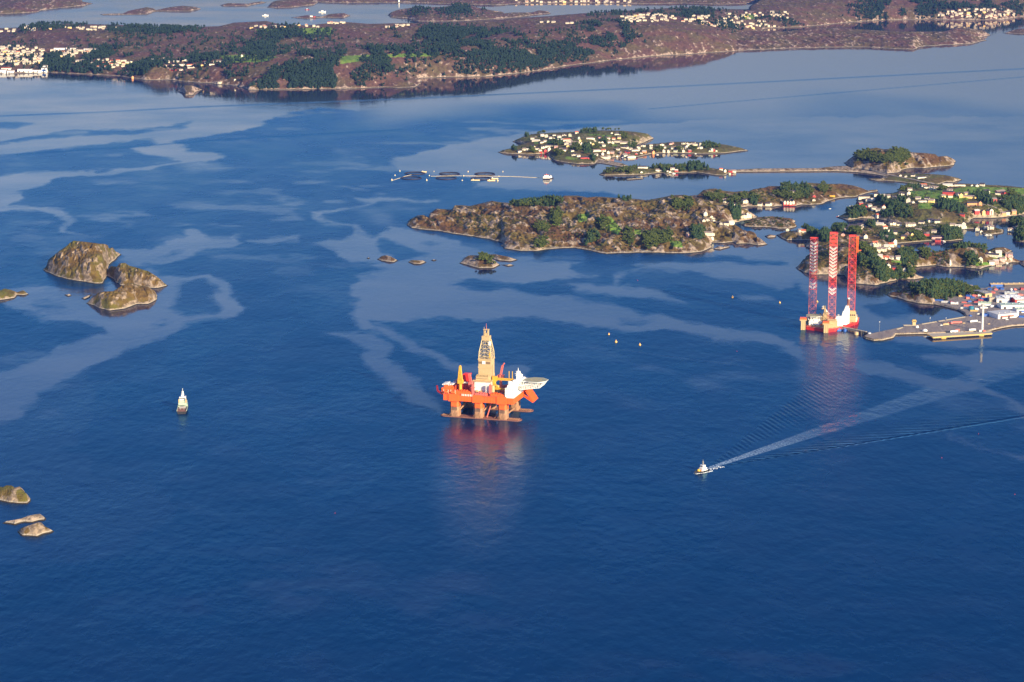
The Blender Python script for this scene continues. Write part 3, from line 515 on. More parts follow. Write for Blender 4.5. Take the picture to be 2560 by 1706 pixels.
# ------------------------------------------------------------------ mesh builder
class MB:
    def __init__(s): s.v = []; s.f = []; s.m = []
    def add(s, vs, fs, mi=0):
        n = len(s.v); s.v += [tuple(p) for p in vs]; s.f += [tuple(n+i for i in f) for f in fs]; s.m += [mi]*len(fs); return s
    def box(s, x0, x1, y0, y1, z0, z1, mi=0):
        return s.add([(x0,y0,z0),(x1,y0,z0),(x1,y1,z0),(x0,y1,z0),(x0,y0,z1),(x1,y0,z1),(x1,y1,z1),(x0,y1,z1)],
                     [(0,3,2,1),(4,5,6,7),(0,1,5,4),(1,2,6,5),(2,3,7,6),(3,0,4,7)], mi)
    def beam(s, p, q, w, mi=0, w2=None, n=4):
        p = Vector(p); q = Vector(q); d = (q-p); l = d.length
        if l < 1e-6: return s
        d.normalize(); a = d.orthogonal().normalized() if abs(d.z) > 0.99 else d.cross(Vector((0,0,1))).normalized(); b = d.cross(a)
        w2 = w if w2 is None else w2; vs = []
        for c, r in ((p, w/2), (q, w2/2)):
            for i in range(n):
                t = 2*math.pi*(i+0.5)/n; k = r*(1.414 if n == 4 else 1)
                vs.append(c+a*math.cos(t)*k+b*math.sin(t)*k)
        fs = [(i, (i+1) % n, n+(i+1) % n, n+i) for i in range(n)]+[tuple(range(n-1, -1, -1)), tuple(range(n, 2*n))]
        return s.add(vs, fs, mi)
    def prism(s, poly, z0, z1, mi=0, top=None):
        n = len(poly); top = top or poly
        return s.add([(x,y,z0) for x,y in poly]+[(x,y,z1) for x,y in top],
                     [(i,(i+1)%n,n+(i+1)%n,n+i) for i in range(n)]+[tuple(range(n-1,-1,-1)), tuple(range(n,2*n))], mi)
    def cyl(s, x, y, z0, z1, r, r2=None, n=12, mi=0): return s.beam((x,y,z0), (x,y,z1), 2*r, mi, 2*(r if r2 is None else r2), n)
    def ball(s, c, r, mi=0, n=10, m=6, sz=1):
        vs = [(c[0],c[1],c[2]-r*sz)]; 
        for j in range(1, m):
            ph = -math.pi/2+math.pi*j/m
            vs += [(c[0]+r*math.cos(ph)*math.cos(2*math.pi*i/n), c[1]+r*math.cos(ph)*math.sin(2*math.pi*i/n), c[2]+r*sz*math.sin(ph)) for i in range(n)]
        vs.append((c[0],c[1],c[2]+r*sz)); fs = []
        for i in range(n):
            k = (i+1) % n; fs.append((0, 1+k, 1+i)); b = 1+(m-2)*n; fs.append((b+i, b+k, len(vs)-1))
            for j in range(m-2): fs.append((1+j*n+i, 1+j*n+k, 1+(j+1)*n+k, 1+(j+1)*n+i))
        return s.add(vs, fs, mi)
    def truss(s, p, q, w, t, bays, mi=0, n=4, alt=None):
        """lattice beam of square section between two points"""
        p = Vector(p); q = Vector(q); d = (q-p).normalized()
        a = Vector((1,0,0)) if abs(d.z) > 0.9 else d.cross(Vector((0,0,1))).normalized(); b = d.cross(a).normalized(); a = b.cross(d)
        cs = [(a*i+b*j)*w/2 for i, j in ((-1,-1),(1,-1),(1,1),(-1,1))]
        for c in cs: s.beam(p+c, q+c, t*1.3, mi)
        for k in range(bays+1):
            o = p+(q-p)*k/bays; o2 = p+(q-p)*min(k+1, bays)/bays; m2 = mi if alt is None else alt(k)
            for i in range(4):
                s.beam(o+cs[i], o+cs[(i+1)%4], t, m2)
                if k < bays:
                    if k % 2: s.beam(o+cs[i], o2+cs[(i+1)%4], t, m2)
                    else: s.beam(o2+cs[i], o+cs[(i+1)%4], t, m2)
        return s
    def build(s, name, mats, parent=None, smooth=False):
        if not isinstance(mats, (list, tuple)): mats = [mats]
        me = bpy.data.meshes.new(name); me.from_pydata(s.v, [], s.f)
        for m in mats: me.materials.append(m)
        me.polygons.foreach_set('material_index', s.m)
        if smooth: me.polygons.foreach_set('use_smooth', [True]*len(s.f))
        me.update(); o = bpy.data.objects.new(name, me); COL.objects.link(o)
        if parent: o.parent = parent
        return o
def each(name, mats, parent, *mbs):
    return [m.build(name, mats, parent) for m in mbs]
def thing(name, label, cat, loc=(0,0,0), rz=0, group=None, s=1):
    o = bpy.data.objects.new(name, None); COL.objects.link(o); o.location = loc; o.rotation_euler = (0,0,rz); o.scale = (s,s,s)
    o.empty_display_size = 0.1; return tag(o, label, cat, group)
def dup(root, loc, rz=0, s=(1,1,1), label=None, group=None):
    r = root.copy(); COL.objects.link(r); r.location = loc; r.rotation_euler = (0,0,rz); r.scale = s
    if label: r['label'] = label
    if group: r['group'] = group
    for ch in list(root.children):
        c = ch.copy(); COL.objects.link(c); c.parent = r
        for g in list(ch.children):
            d = g.copy(); COL.objects.link(d); d.parent = c
    return r
def g3(px, py, z=0):
    x, y = gp(px, py, z); return Vector((float(x), float(y), float(z)))

ORANGE = paint('orange_hull_paint', (0.85, 0.13, 0.02), 0.45); RED = paint('red_paint', (0.62, 0.025, 0.02), 0.45)
DKRED = paint('dark_red_paint', (0.28, 0.012, 0.02), 0.5); WHITE = paint('white_paint', (0.80, 0.77, 0.70), 0.5)
CREAM = paint('cream_steel', (0.50, 0.355, 0.175), 0.55); YEL = paint('yellow_crane_paint', (0.62, 0.35, 0.03), 0.5)
FOUL = paint('weathered_splash_zone', (0.36, 0.19, 0.10), 0.8, var=0.4, scale=0.25); RUST = paint('rusty_deck', (0.22, 0.09, 0.06), 0.8, var=0.4)
BLACK = paint('black_hull', (0.02, 0.018, 0.02), 0.5); GREEN = paint('pale_green_deck', (0.34, 0.42, 0.32), 0.6); DECKG = paint('green_grey_helideck', (0.30, 0.29, 0.19), 0.8, var=0.2, scale=0.15)
GREY = paint('grey_steel', (0.25, 0.24, 0.23), 0.6); DARK = paint('dark_openings', (0.05, 0.04, 0.045), 0.6); BLUE = paint('blue_paint', (0.02, 0.10, 0.38), 0.5)
SALM = paint('faded_salmon_red', (0.58, 0.14, 0.11), 0.6); CONC = paint('concrete', (0.36, 0.31, 0.24), 0.9, var=0.25); YOCH = paint('ochre_edge', (0.55, 0.36, 0.10), 0.8)
TEAL = paint('teal_tarpaulin', (0.02, 0.16, 0.25), 0.6); GLASS = paint('dark_glass', (0.03, 0.04, 0.06), 0.15)

BARKB = paint('brown_panel', (0.20, 0.12, 0.06), 0.8)
# ------------------------------------------------------------------ the semi-submersible drilling rig
def lifeboat(mb, x, y, z, l=7, mi=0, ax=0):
    c = [(-.5,0),(-.3,.5),(.3,.5),(.5,0),(.3,-.5),(-.3,-.5)]
    pl = [(x+(a*l if not ax else b*2.6), y+(b*2.6 if not ax else a*l)) for a, b in c]
    if ax: pl = pl[::-1]
    cx, cy = x, y; mb.prism([(cx+(px-cx)*.7, cy+(py-cy)*.7) for px, py in pl], z-.9, z, mi, pl)
    mb.prism(pl, z, z+1.5, mi, [(cx+(px-cx)*.65, cy+(py-cy)*.65) for px, py in pl])
def semisub():
    A = g3(1098, 1041); B = g3(1301, 1055); a = math.atan2(B.y-A.y, B.x-A.x)
    R = thing('drilling_rig', 'orange semi-submersible drilling rig with tall lattice derrick and white living quarters', 'drilling rig', A, a)
    for v in (0, 54):
        m = MB(); n = 8; w = 15.0
        pl = [(7.5-7.5*math.sin(math.pi*i/n), v+7.5-7.5*math.cos(math.pi*i/n)) for i in range(n+1)][::-1]
        pl = [(7.5-7.5*math.sin(math.pi*i/n), v+7.5+7.5*math.cos(math.pi*i/n)) for i in range(n+1)]+[(101.5+7.5*math.sin(math.pi*i/n), v+7.5-7.5*math.cos(math.pi*i/n)) for i in range(n+1)]
        m.prism(pl, -9, 0.9); 
        po = m.build('pontoon', RUST, R)
        for x0, x1 in ((3, 13), (92, 105)):
            mm = MB().box(x0, x1, v+7.2, v+7.8, .9, 1.5)
            for k in range(7):
                x = x0+(x1-x0)*k/6; mm.box(x-.3, x+.3, v+4, v+11, .9, 1.7)
            mm.build('deck_fitting', FOUL, po)
    cols = [(13.9, 25.7), (46, 57.5), (78.5, 90)]
    for v in (0, 54):
        for u0, u1 in cols:
            c = 2.2; y0, y1 = v+.7, v+14.3
            pl = [(u0+c,y0),(u1-c,y0),(u1,y0+c),(u1,y1-c),(u1-c,y1),(u0+c,y1),(u0,y1-c),(u0,y0+c)]
            m = MB().prism(pl, .9, 13.4, 0).prism(pl, 13.4, 22, 1)
            o = m.build('column', [FOUL, ORANGE], R)
            f = MB()
            for k in range(5):
                x = u0+2.4+k*(u1-u0-4.8)/4; f.box(x-.22, x+.22, y0-.5, y0-.02, 9.2, 14.6)
            f.build('fender', DARK, o)
            w = MB()
            for k in range(8): w.beam((u0-1+k*1.9, y0-.5, .9), (u0+1+k*1.6, y0-.3, 5+(k*37 % 5)), .22)
            w.build('anchor_chain', FOUL, o)
    for u0, u1 in cols[:2]:
        each('brace', FOUL, R, MB().beam((u1, 7, 9), (u1+9, 30, 22), 2.0, n=8), MB().beam((u1+9, 38, 22), (u1, 60, 9), 2.0, n=8))
    for u in (19.8, 51.8, 84.2):
        MB().beam((u, 14.3, 3.2), (u, 54.7, 3.2), 2.4, n=8).build('brace', FOUL, R)
    MB().beam((62, 8, 1.2), (68.5, 8, 22), 1.8, 0, n=8).build('brace', SALM, R)
    MB().beam((73, 6, .9), (78.5, 6, 9), 1.0, 0).build('brace', FOUL, R)
    # deck box with proud girders
    d = MB(); d.box(6, 100, -.5, 69, 22, 30, 0)
    for k in range(24): d.box(7+k*3.9, 7.5+k*3.9, -.75, -.5, 22.3, 29.8, 0)
    d.box(5.6, 100.4, -.9, 69.4, 29.6, 30.2, 0)
    for (x0, x1) in cols: d.box(x0-.8, x1+.8, -1.6, -.75, 21.2, 31.5, 0)
    hull = d.build('deck_hull', ORANGE, R)
    g = MB()
    for k in range(7): g.box(31+k*2.2, 32+k*2.2, -1.5, -.75, 29.3, 31.8)
    g.build('vent', WHITE, hull)
    for u0, u1, v0, v1, zt, mt in ((12, 43, .6, 8, 34.5, ORANGE), (47.6, 64, .8, 9, 33, SALM), (68.6, 87, .6, 7, 33.6, ORANGE), (8, 24, 30, 66, 39, ORANGE), (26, 42, 34, 66, 37, ORANGE)):
        m = MB(); m.box(u0, u1, v0, v1, 30.2, zt)
        for k in range(int((u1-u0)/3.2)): m.box(u0+.6+k*3.2, u0+1.9+k*3.2, v0-.35, v0, 30.6+(k*5 % 3)*.5, zt-.5-(k*3 % 4)*.3); m.box(u0+.8+k*3.2, u0+2.4+k*3.2, v0+1, v1-1.5, zt, zt+.6+(k*7 % 4)*.5)
        m.build('deck_superstructure', mt, R)
    # bits of plant all over the main deck
    rnd = random.Random(3)
    for nm, mat, n, zz_, area in (('deck_module', ORANGE, 26, (1.5, 6), (7, 46, 1, 66)), ('deck_module', SALM, 20, (1.5, 5), (60, 88, 1, 66)), ('deck_module', CREAM, 22, (1, 5), (40, 88, 2, 66)),
                                  ('deck_module', RED, 7, (2, 6), (10, 42, 14, 60)), ('deck_container', BLUE, 4, (1.5, 3), (76, 88, 2, 12)), ('deck_module', DARK, 14, (.5, 2.5), (8, 88, 1, 60)), ('deck_container', DARK, 7, (1, 4), (70, 88, 3, 22)), ('deck_container', YEL, 8, (1, 4), (12, 88, 1, 60))):
        for i in range(n):
            x = rnd.uniform(area[0], area[1]); y = rnd.uniform(area[2], area[3]); l = rnd.uniform(1.5, 6); w = rnd.uniform(1.5, 5); h = rnd.uniform(*zz_)
            m = MB().box(x, x+l, y, y+w, 30.2, 30.2+h)
            m.box(x+.3, x+l*.6, y+.3, y+w*.6, 30.2+h, 30.6+h); m.build(nm, mat, R)
    rl = MB()
    for x in np.arange(6, 100, 2.0): rl.beam((x, -.6, 30.2), (x, -.6, 31.4), .12)
    for z in (30.8, 31.4): rl.beam((6, -.6, z), (89, -.6, z), .12)
    rl.build('railing', SALM, R)
    # left end: winch house, lifeboats, gantries
    m = MB(); m.box(3.5, 17, 0, 26, 30.2, 38); m.box(6, 15, 2, 20, 38, 41.5); m.box(1.5, 5, 4, 16, 35, 36.2); m.box(7, 24, 26, 60, 30.2, 37); m.build('winch_house', ORANGE, R)
    m = MB(); 
    for k in range(6): m.box(4+k*2.6, 5.6+k*2.6, 1, 16, 41.5+(k % 3)*.4, 42.6+(k % 3)*.5)
    m.build('winch_deck', WHITE, R)
    each('anchor_rack', DKRED, R, MB().truss((-2.5, 2, 33), (5, 2, 29), 1.6, .35, 4).truss((-2.5, 2, 33), (-3.5, 2, 40), 1.4, .3, 3), MB().truss((-2.5, 14, 33), (5, 14, 29), 1.6, .35, 4))
    for x, y in ((10, -2.2), (19.5, -2.2)):
        m = MB(); lifeboat(m, x, y, 33, 8); l = m.build('lifeboat', ORANGE, R)
        each('davit', WHITE, l, MB().beam((x-3, -.5, 30), (x-3, -2.2, 36.5), .4), MB().beam((x+3, -.5, 30), (x+3, -2.2, 36.5), .4))
    m = MB(); m.box(27, 39, 12, 30, 30.2, 43); m.build('mud_module', DKRED, R)
    m = MB(); m.box(26, 35, 17, 27, 45, 52.5); m.box(27, 36, 18, 26, 52.5, 54.2); m.box(24, 33, 20, 30, 40, 45); m.build('crane_cab', RED, R)
    m = MB()
    for k in range(6): m.box(28+k*1.3, 28.7+k*1.3, 11, 11.98, 43, 45)
    m.box(26, 34, 12, 16, 43, 44.2); m.build('walkway', WHITE, R)
    m = MB(); m.cyl(27, 6, 30.2, 44, 2.0); m.box(24, 30.5, 3, 9, 44, 48.5); m.build('crane_pedestal', YEL, R)
    m = MB(); m.truss((24.8, 5, 46), (27, 5, 67), 1.8, .5, 7); m.truss((29.2, 5, 46), (27, 5, 67), 1.8, .5, 7); m.beam((24.6, 5, 46), (27, 5, 68), .9); m.beam((29.4, 5, 46), (27, 5, 68), .9)
    m.build('crane_boom', YEL, R)
    # derrick standing on the drill floor
    m = MB(); m.box(43, 64.5, 15, 42, 30.2, 46, 0)
    for k in range(13): m.box(43.6+k*1.6, 44.0+k*1.6, 14.7, 15, 30.2, 45.8, 0)
    for z in (34, 38, 42): m.box(42.8, 64.7, 14.6, 15, z, z+.5, 0)
    m.build('drill_floor_substructure', WHITE, R)
    m = MB(); m.box(41, 66, 13, 44, 46, 47.2); m.box(44.5, 63, 16, 40, 47.2, 53); m.box(45.5, 62, 14.5, 16, 50, 52.3)
    for k in range(9): m.box(46+k*1.9, 47+k*1.9, 15, 18, 53, 54.6)
    m.build('drill_floor', CREAM, R)
    m = MB(); m.box(46.4, 63.4, 22, 37, 53, 73.5, 0); m.box(45.8, 64, 21.5, 37.6, 72.8, 74.2, 0); m.box(45.9, 64, 21.7, 22, 62, 64, 0)
    m.build('derrick_windwall', CREAM, R)
    each('derrick_panel', BARKB, R, MB().box(46.6, 51, 21.3, 21.48, 68.2, 70.8), MB().box(56.5, 62.5, 21.3, 21.48, 68.2, 70.8), MB().box(63.45, 63.7, 26, 27.2, 48, 66))
    MB().box(51.6, 56, 21.2, 21.48, 67.6, 71.6).build('derrick_panel', WHITE, R)
    m = MB(); rings = [(74, 8.2, 7.2), (78, 8.1, 7.1), (83, 7.8, 6.9), (88, 6.9, 6.1), (93, 5.9, 5.2), (98, 5.0, 4.4)]; cx, cy = 54.9, 29.5
    for (z0, a0, b0), (z1, a1, b1) in zip(rings[:-1], rings[1:]):
        c0 = [(cx-a0,cy-b0,z0),(cx+a0,cy-b0,z0),(cx+a0,cy+b0,z0),(cx-a0,cy+b0,z0)]; c1 = [(cx-a1,cy-b1,z1),(cx+a1,cy-b1,z1),(cx+a1,cy+b1,z1),(cx-a1,cy+b1,z1)]
        for i in range(4):
            j = (i+1) % 4; m.beam(c0[i], c1[i], .75); m.beam(c1[i], c1[j], .4)
            mid0 = [(c0[i][k]+c0[j][k])/2 for k in range(3)]; mid1 = [(c1[i][k]+c1[j][k])/2 for k in range(3)]
            m.beam(c0[i], mid1, .34); m.beam(c0[j], mid1, .34); m.beam(mid0, mid1, .28)
    der = m.build('derrick', paint('derrick_steel', (0.60, 0.45, 0.22), .5), R)
    m = MB(); m.box(cx-.9, cx+.9, cy-.9, cy+.9, 74, 98); m.box(cx-3.4, cx-2.6, cy-3, cy-2.2, 74, 97); m.box(cx+2.6, cx+3.2, cy-3, cy-2.2, 74, 96); m.build('travelling_block_guide', GREY, der)
    MB().box(60.3, 62.3, 22.5, 24, 76, 83).build('monkey_board', YEL, der); MB().box(59.3, 61.9, 24, 27, 92, 97).build('camera_cabin', WHITE, der)
    m = MB(); m.box(cx-5, cx+5, cy-4.4, cy+4.4, 98, 103.6); m.box(cx-5.4, cx+5.4, cy-4.8, cy+4.8, 98, 98.6); m.build('crown_block', CREAM, R)
    m = MB(); m.truss((cx-2.2, cy, 103.6), (cx-2.2, cy, 112), 1.6, .4, 4); m.truss((cx+2.2, cy, 103.6), (cx+2.2, cy, 112), 1.6, .4, 4); m.box(cx-3.6, cx+3.6, cy-2, cy+2, 111.4, 112.2); m.box(cx-.8, cx+1, cy-1, cy+1, 103.6, 107); m.beam((cx-3, cy, 112), (cx-3, cy, 115), .3)
    m.build('crown_frame', CREAM, R); MB().beam((cx, cy, 112.2), (cx, cy, 119.8), .8, 0, .3, 8).build('beacon_pole', SALM, R)
    # pillars and cranes amidships
    each('deck_pillar', SALM, R, MB().box(44, 46.8, 0, 3, 22.5, 45).box(43, 47.6, -.4, 3.4, 40, 41), MB().box(66, 68.5, 4, 7, 30.2, 45))
    m = MB(); m.truss((40.5, 8, 46), (38.5, 8, 57), 2.2, .5, 5); m.box(38, 43, 5, 11, 41, 46.5); m.cyl(40.5, 8, 30.2, 41, 1.6); m.build('deck_crane', SALM, R)
    m = MB(); m.truss((66, 24, 48.8), (93, 24, 48.8), 2.0, .6, 12); m.cyl(67.5, 24, 30.2, 51, 1.9); m.box(65, 71, 22, 26.5, 46, 52); m.box(66, 93, 23.2, 24.8, 48.2, 49.6); m.build('pipe_crane', YEL, R)
    each('crane_post', YEL, R, MB().box(86.7, 87.5, 23.5, 24.3, 49.8, 60), MB().box(91.1, 91.9, 23.5, 24.3, 49.8, 60))
    m = MB(); m.truss((70, 14, 38.5), (86, 14, 38), 1.8, .5, 7); m.truss((68, 14, 47), (76, 14, 38.5), 1.4, .4, 5); m.truss((66, 14, 30), (70, 14, 46), 1.5, .5, 6); m.build('gangway', YEL, R)
    m = MB(); m.truss((70.5, 42, 50), (73, 42, 62.5), 1.8, .5, 6); m.box(67, 75, 38, 44, 45.5, 50.5); m.cyl(71, 41, 30.2, 45.5, 1.8); m.truss((73, 42, 62.5), (75.5, 42, 66), 1, .3, 2); m.build('red_crane', SALM, R)
    each('tank', CREAM, R, MB().cyl(69.5, 10, 30.2, 43, 2.4, n=14), MB().cyl(74, 18, 30.2, 42, 2.2, n=14))
    # living quarters, bridge, mast, helideck
    m = MB(); m.box(88.9, 100.4, -.8, 50, 30.2, 42.4); m.box(90.5, 101.5, 4, 46, 42.4, 45.6); m.box(92.5, 103, 8, 44, 45.6, 48.6); m.box(95, 104, 14, 40, 48.6, 50.4)
    for z in (33.2, 36.3, 39.4, 42.2): m.box(88.6, 100.9, -1.1, 50.3, z, z+.35)
    q = m.build('living_quarters', WHITE, R)
    w = MB()
    for z in (34.6, 37.7, 40.6):
        for y in np.arange(3, 48, 3.1): w.box(100.42, 100.5, y, y+1.0, z, z+.9)
        for x in np.arange(90.5, 99.5, 2.6): w.box(x, x+.9, -.9, -.82, z, z+.8)
    w.build('window', GLASS, q)['kind'] = 'stuff'
    each('exhaust_drum', WHITE, R, MB().cyl(93, 7, 45.6, 50.5, 2.6, n=14), MB().cyl(100, 11, 42.4, 48, 2.0, n=14))
    m = MB(); m.truss((99.5, 22, 50.4), (99.8, 22, 61), 2.6, .8, 6); m.beam((99.8, 22, 61), (99.8, 22, 65.5), .9, 0, .3)
    for z, l in ((54, 3.2), (57.5, 4.2), (60.5, 3)): m.box(99.8-l, 99.8+l, 21.4, 22.6, z, z+.7)
    m.ball((97.4, 21.5, 56), 1.1); m.ball((102.4, 21.5, 58.6), 1.2); m.build('radio_mast', WHITE, R)
    MB().cyl(103.2, 24, 50.4, 53.5, .6).ball((103.2, 24, 55.2), 2.2, n=14, m=9).build('radome', WHITE, R, True)
    hx, hy, hz, hr = 122.0, 28.0, 50.0, 15.6
    oc = [(hx+hr*math.cos(math.radians(22.5+45*i)), hy+hr*math.sin(math.radians(22.5+45*i))) for i in range(8)]
    hd = MB().prism(oc, hz-.7, hz).build('helideck', DECKG, R)
    ring = MB(); N_ = 36
    for r0, r1, z in ((7.2, 6.2, .03),):
        vs = [(hx+r*math.cos(2*math.pi*i/N_), hy+r*math.sin(2*math.pi*i/N_), hz+z) for r in (r0, r1) for i in range(N_)]
        ring.add(vs, [(i, (i+1) % N_, N_+(i+1) % N_, N_+i) for i in range(N_)])
    ring.add([(hx-1.9,hy-2,hz+.03),(hx-1.1,hy-2,hz+.03),(hx-1.1,hy+2,hz+.03),(hx-1.9,hy+2,hz+.03)], [(0,1,2,3)])
    ring.add([(hx+1.1,hy-2,hz+.03),(hx+1.9,hy-2,hz+.03),(hx+1.9,hy+2,hz+.03),(hx+1.1,hy+2,hz+.03)], [(0,1,2,3)])
    ring.add([(hx-1.1,hy-.4,hz+.03),(hx+1.1,hy-.4,hz+.03),(hx+1.1,hy+.4,hz+.03),(hx-1.1,hy+.4,hz+.03)], [(0,1,2,3)])
    ring.build('landing_mark', YOCH, hd)
    m = MB()
    for i in range(8): m.beam((*oc[i], hz-.4), (*oc[(i+1) % 8], hz-.4), .6)
    m.build('deck_edge_net', WHITE, hd)
    m = MB()
    for dy in (-10, -3.5, 3.5, 10):
        y = hy+dy; m.beam((101, y, 42.5), (hx+8, y, hz-1), .9); m.beam((101, y, hz-1), (hx+12, y, hz-1), .8); m.beam((104, y, 38), (hx+8, y, 42), .8); m.beam((hx+8, y, 42), (hx+13, y, hz-1), .8)
        for k in range(8):
            x = 103+k*3.2; zb = 38+(x-104)/(hx+8-104)*4; m.beam((x, y, zb), (x+1.6, y, hz-1), .5); m.beam((x+3.2, y, zb+.5), (x+1.6, y, hz-1), .5)
    for x in (104, 112, 120, 128): m.beam((x, hy-10, 39+(x-104)*.16), (x, hy+10, 39+(x-104)*.16), .7)
    m.build('helideck_support', WHITE, R)
    # stowed escape ramp at the right end
    m = MB(); a_ = [Vector((101.8, 44, 34)), Vector((104, 65, 30)), Vector((114.5, 62, 17)), Vector((114, 44, 16))]
    m.add([*a_, *[p-Vector((1.2, 0, .6)) for p in a_]], [(0,3,2,1),(4,5,6,7),(0,1,5,4),(1,2,6,5),(2,3,7,6),(3,0,4,7)])
    for k in range(10):
        p = a_[0].lerp(a_[1], k/9); q_ = a_[3].lerp(a_[2], k/9); m.beam(p+Vector((.5,0,.4)), q_+Vector((.5,0,.4)), .6)
    m.build('escape_ramp', ORANGE, R)
    each('ramp_bracket', ORANGE, R, MB().truss((100.4, 46, 24), (113, 44, 17), 1.8, .45, 6), MB().truss((100.4, 60, 24), (113, 60, 17.5), 1.8, .45, 6))
semisub()

# ------------------------------------------------------------------ the jack-up rig
def jackup():
    O = g3(2078, 831)
    R = thing('jack_up_rig', 'red and white jack-up rig with three tall lattice legs moored at the jetty', 'drilling rig', O, -math.atan2(O.x, O.y))
    hullp = [(-39,20),(-37,15),(-10,-1),(-4,-1),(11,12),(21,36),(40,70),(42,92),(36,97),(-12,92),(-40,62),(-42,30)]
    m = MB().prism(hullp, -3, 6.2, 0)
    m.prism([(0+(x-0)*1.012, 45+(y-45)*1.012) for x, y in hullp], 4.6, 5.6, 1)
    h = m.build('hull', [RED, SALM], R)
    MB().prism([(x*.985, 45+(y-45)*.985) for x, y in hullp], 6.2, 6.5).build('main_deck', CREAM, R)
    LEGR = paint('leg_red', (0.78, 0.06, 0.04), .5)
    legs = [(-29.5, 50, 135, 'l'), (0, 13, 149.5, 'm'), (29, 62, 138, 'r')]
    w = 11.2
    for x, y, top, k in legs:
        m = MB(); bay = 5.2; n = int((top+6)/bay); cs = [(x-w/2, y-w/2), (x+w/2, y-w/2), (x+w/2, y+w/2), (x-w/2, y+w/2)]
        for c in cs: m.beam((*c, -6), (*c, top), .8, 1 if k != 'r' else 0, n=6)
        for b in range(n):
            z0 = top-(b+1)*bay; z1 = top-b*bay
            if k == 'r': mi = 0 if b < 14 else 1
            elif k == 'l': mi = 0 if b < 1 else (2 if b < 10 else (0 if b < 13 else (2 if b < 15 else 1)))
            else: mi = 0 if b < 4 else (2 if b < 13 else (0 if b < 16 else (2 if b < 18 else 1)))
            t = {0: .34 if k == 'r' else .46, 1: .30, 2: .72}[mi]
            for i in range(4):
                j = (i+1) % 4; a, c = cs[i], cs[j]
                m.beam((*a, z0), (*c, z0), t*.8, 0 if mi == 2 else mi)
                mid = ((a[0]+c[0])/2, (a[1]+c[1])/2, z0+.4)
                if b % 2 == 0 or mi == 2: m.beam((*a, z1), mid, t, mi); m.beam((*c, z1), mid, t, mi)
                else: m.beam((*a, z0), (mid[0], mid[1], z1), t, mi); m.beam((*c, z0), (mid[0], mid[1], z1), t, mi)
        for i in range(4):
            j = (i+1) % 4; m.beam((*cs[i], top), (*cs[j], top), 1.2, 0)
        if k == 'm':
            for z in (top-6, top-12, top-18):
                m.box(x-w/2-.3, x+w/2+.3, y-w/2-.35, y-w/2-.1, z-1, z+1.2, 0)
        m.build('lattice_leg', [LEGR, SALM, WHITE], R)
        j = MB(); j.box(x-9, x+9, y-9, y-6.2, 6.5, 15); j.box(x-9, x+9, y+6.2, y+9, 6.5, 15); j.box(x-9, x-6.2, y-6.2, y+6.2, 6.5, 15); j.box(x+6.2, x+9, y-6.2, y+6.2, 6.5, 15)
        j.build('jack_house', CREAM if k != 'r' else WHITE, R)
    m = MB(); m.truss((35.6, 56, 138), (35.6, 56, 114), 2.2, .7, 6); m.box(33.5, 38, 54, 58, 134, 138.5); m.beam((34, 56, 116), (42, 56, 117), 1.2); m.build('leg_crane', ORANGE, R)
    # tall fender towers at the front corners
    for x, y, t in ((-42.5, 14, 17.5), (-8, -4, 16)):
        m = MB(); m.box(x-3.6, x+3.6, y-2.5, y+2.5, -2, t-3, 0); m.box(x-5.2, x+5.2, y-3.2, y+4, t-3, t-1.5, 0); 
        for k in range(3): m.beam((x-3+k*3, y-2.7, -1), (x-3+k*3, y-2.7, t-4), .5, 0)
        o = m.build('crane_tower', CREAM, R); MB().box(x-4.8, x+4.8, y-2.8, y+6, t-1.5, t+1).build('platform_roof', ORANGE, o)
    # helideck over the left corner
    hx, hy, hz, hr = -27, 26, 20.5, 12.2; oc = [(hx+hr*math.cos(math.radians(22.5+45*i)), hy+hr*math.sin(math.radians(22.5+45*i))) for i in range(8)]
    hd = MB().prism(oc, hz-.6, hz).build('helideck', DECKG, R)
    N_ = 30; vs = [(hx+r*math.cos(2*math.pi*i/N_), hy+r*math.sin(2*math.pi*i/N_), hz+.03) for r in (6.3, 5.2) for i in range(N_)]
    MB().add(vs, [(i, (i+1) % N_, N_+(i+1) % N_, N_+i) for i in range(N_)]).build('landing_mark', YOCH, hd)
    m = MB()
    for i in range(0, 8):
        p = oc[i]; m.beam((*p, hz-.5), (hx+(p[0]-hx)*.45, hy+(p[1]-hy)*.45, 11), .7); m.beam((*p, hz-.9), (*oc[(i+1) % 8], hz-.9), .5)
    m.build('helideck_support', WHITE, R)
    # houses and plant
    m = MB(); m.box(-34, -14, 18, 42, 6.5, 12); m.box(-32, -17, 22, 40, 12, 16); m.build('living_quarters', WHITE, R)
    w_ = MB()
    for z in (7.6, 10):
        for k in range(9): w_.box(-33+k*2.1, -32+k*2.1, 17.9, 17.98, z, z+1)
    w_.build('window', GLASS, R)['kind'] = 'stuff'
    for k in range(5):
        m = MB(); lifeboat(m, -33+k*4.4, 14.2, 8.2, 6, 0, 1); m.build('lifeboat', ORANGE if k > 3 else WHITE, R)
    m = MB(); m.box(-16, -4, 28, 44, 6.5, 19); m.box(-13, -5, 30, 40, 19, 23.5); m.truss((-10, 32, 22), (-11, 32, 34), 2, .6, 6); m.ball((-14.5, 31, 30), 1.5); m.build('deck_house', CREAM, R)
    m = MB(); m.truss((-4.5, 40, 20), (-14, 40, 32), 1.8, .5, 6); m.build('crane_boom', WHITE, R)
    m = MB(); m.box(5, 17, 16, 30, 6.5, 18.5); m.box(7, 15.5, 18, 26, 18.5, 20.5); m.build('engine_house', WHITE, R)
    m = MB(); m.box(-9, 3, 0.5, 10, 6.5, 11); m.box(-6, 8, 3, 9, 17.5, 18.6); m.box(-7, 7, 6, 20, 6.5, 17); m.build('pump_house', CREAM, R)
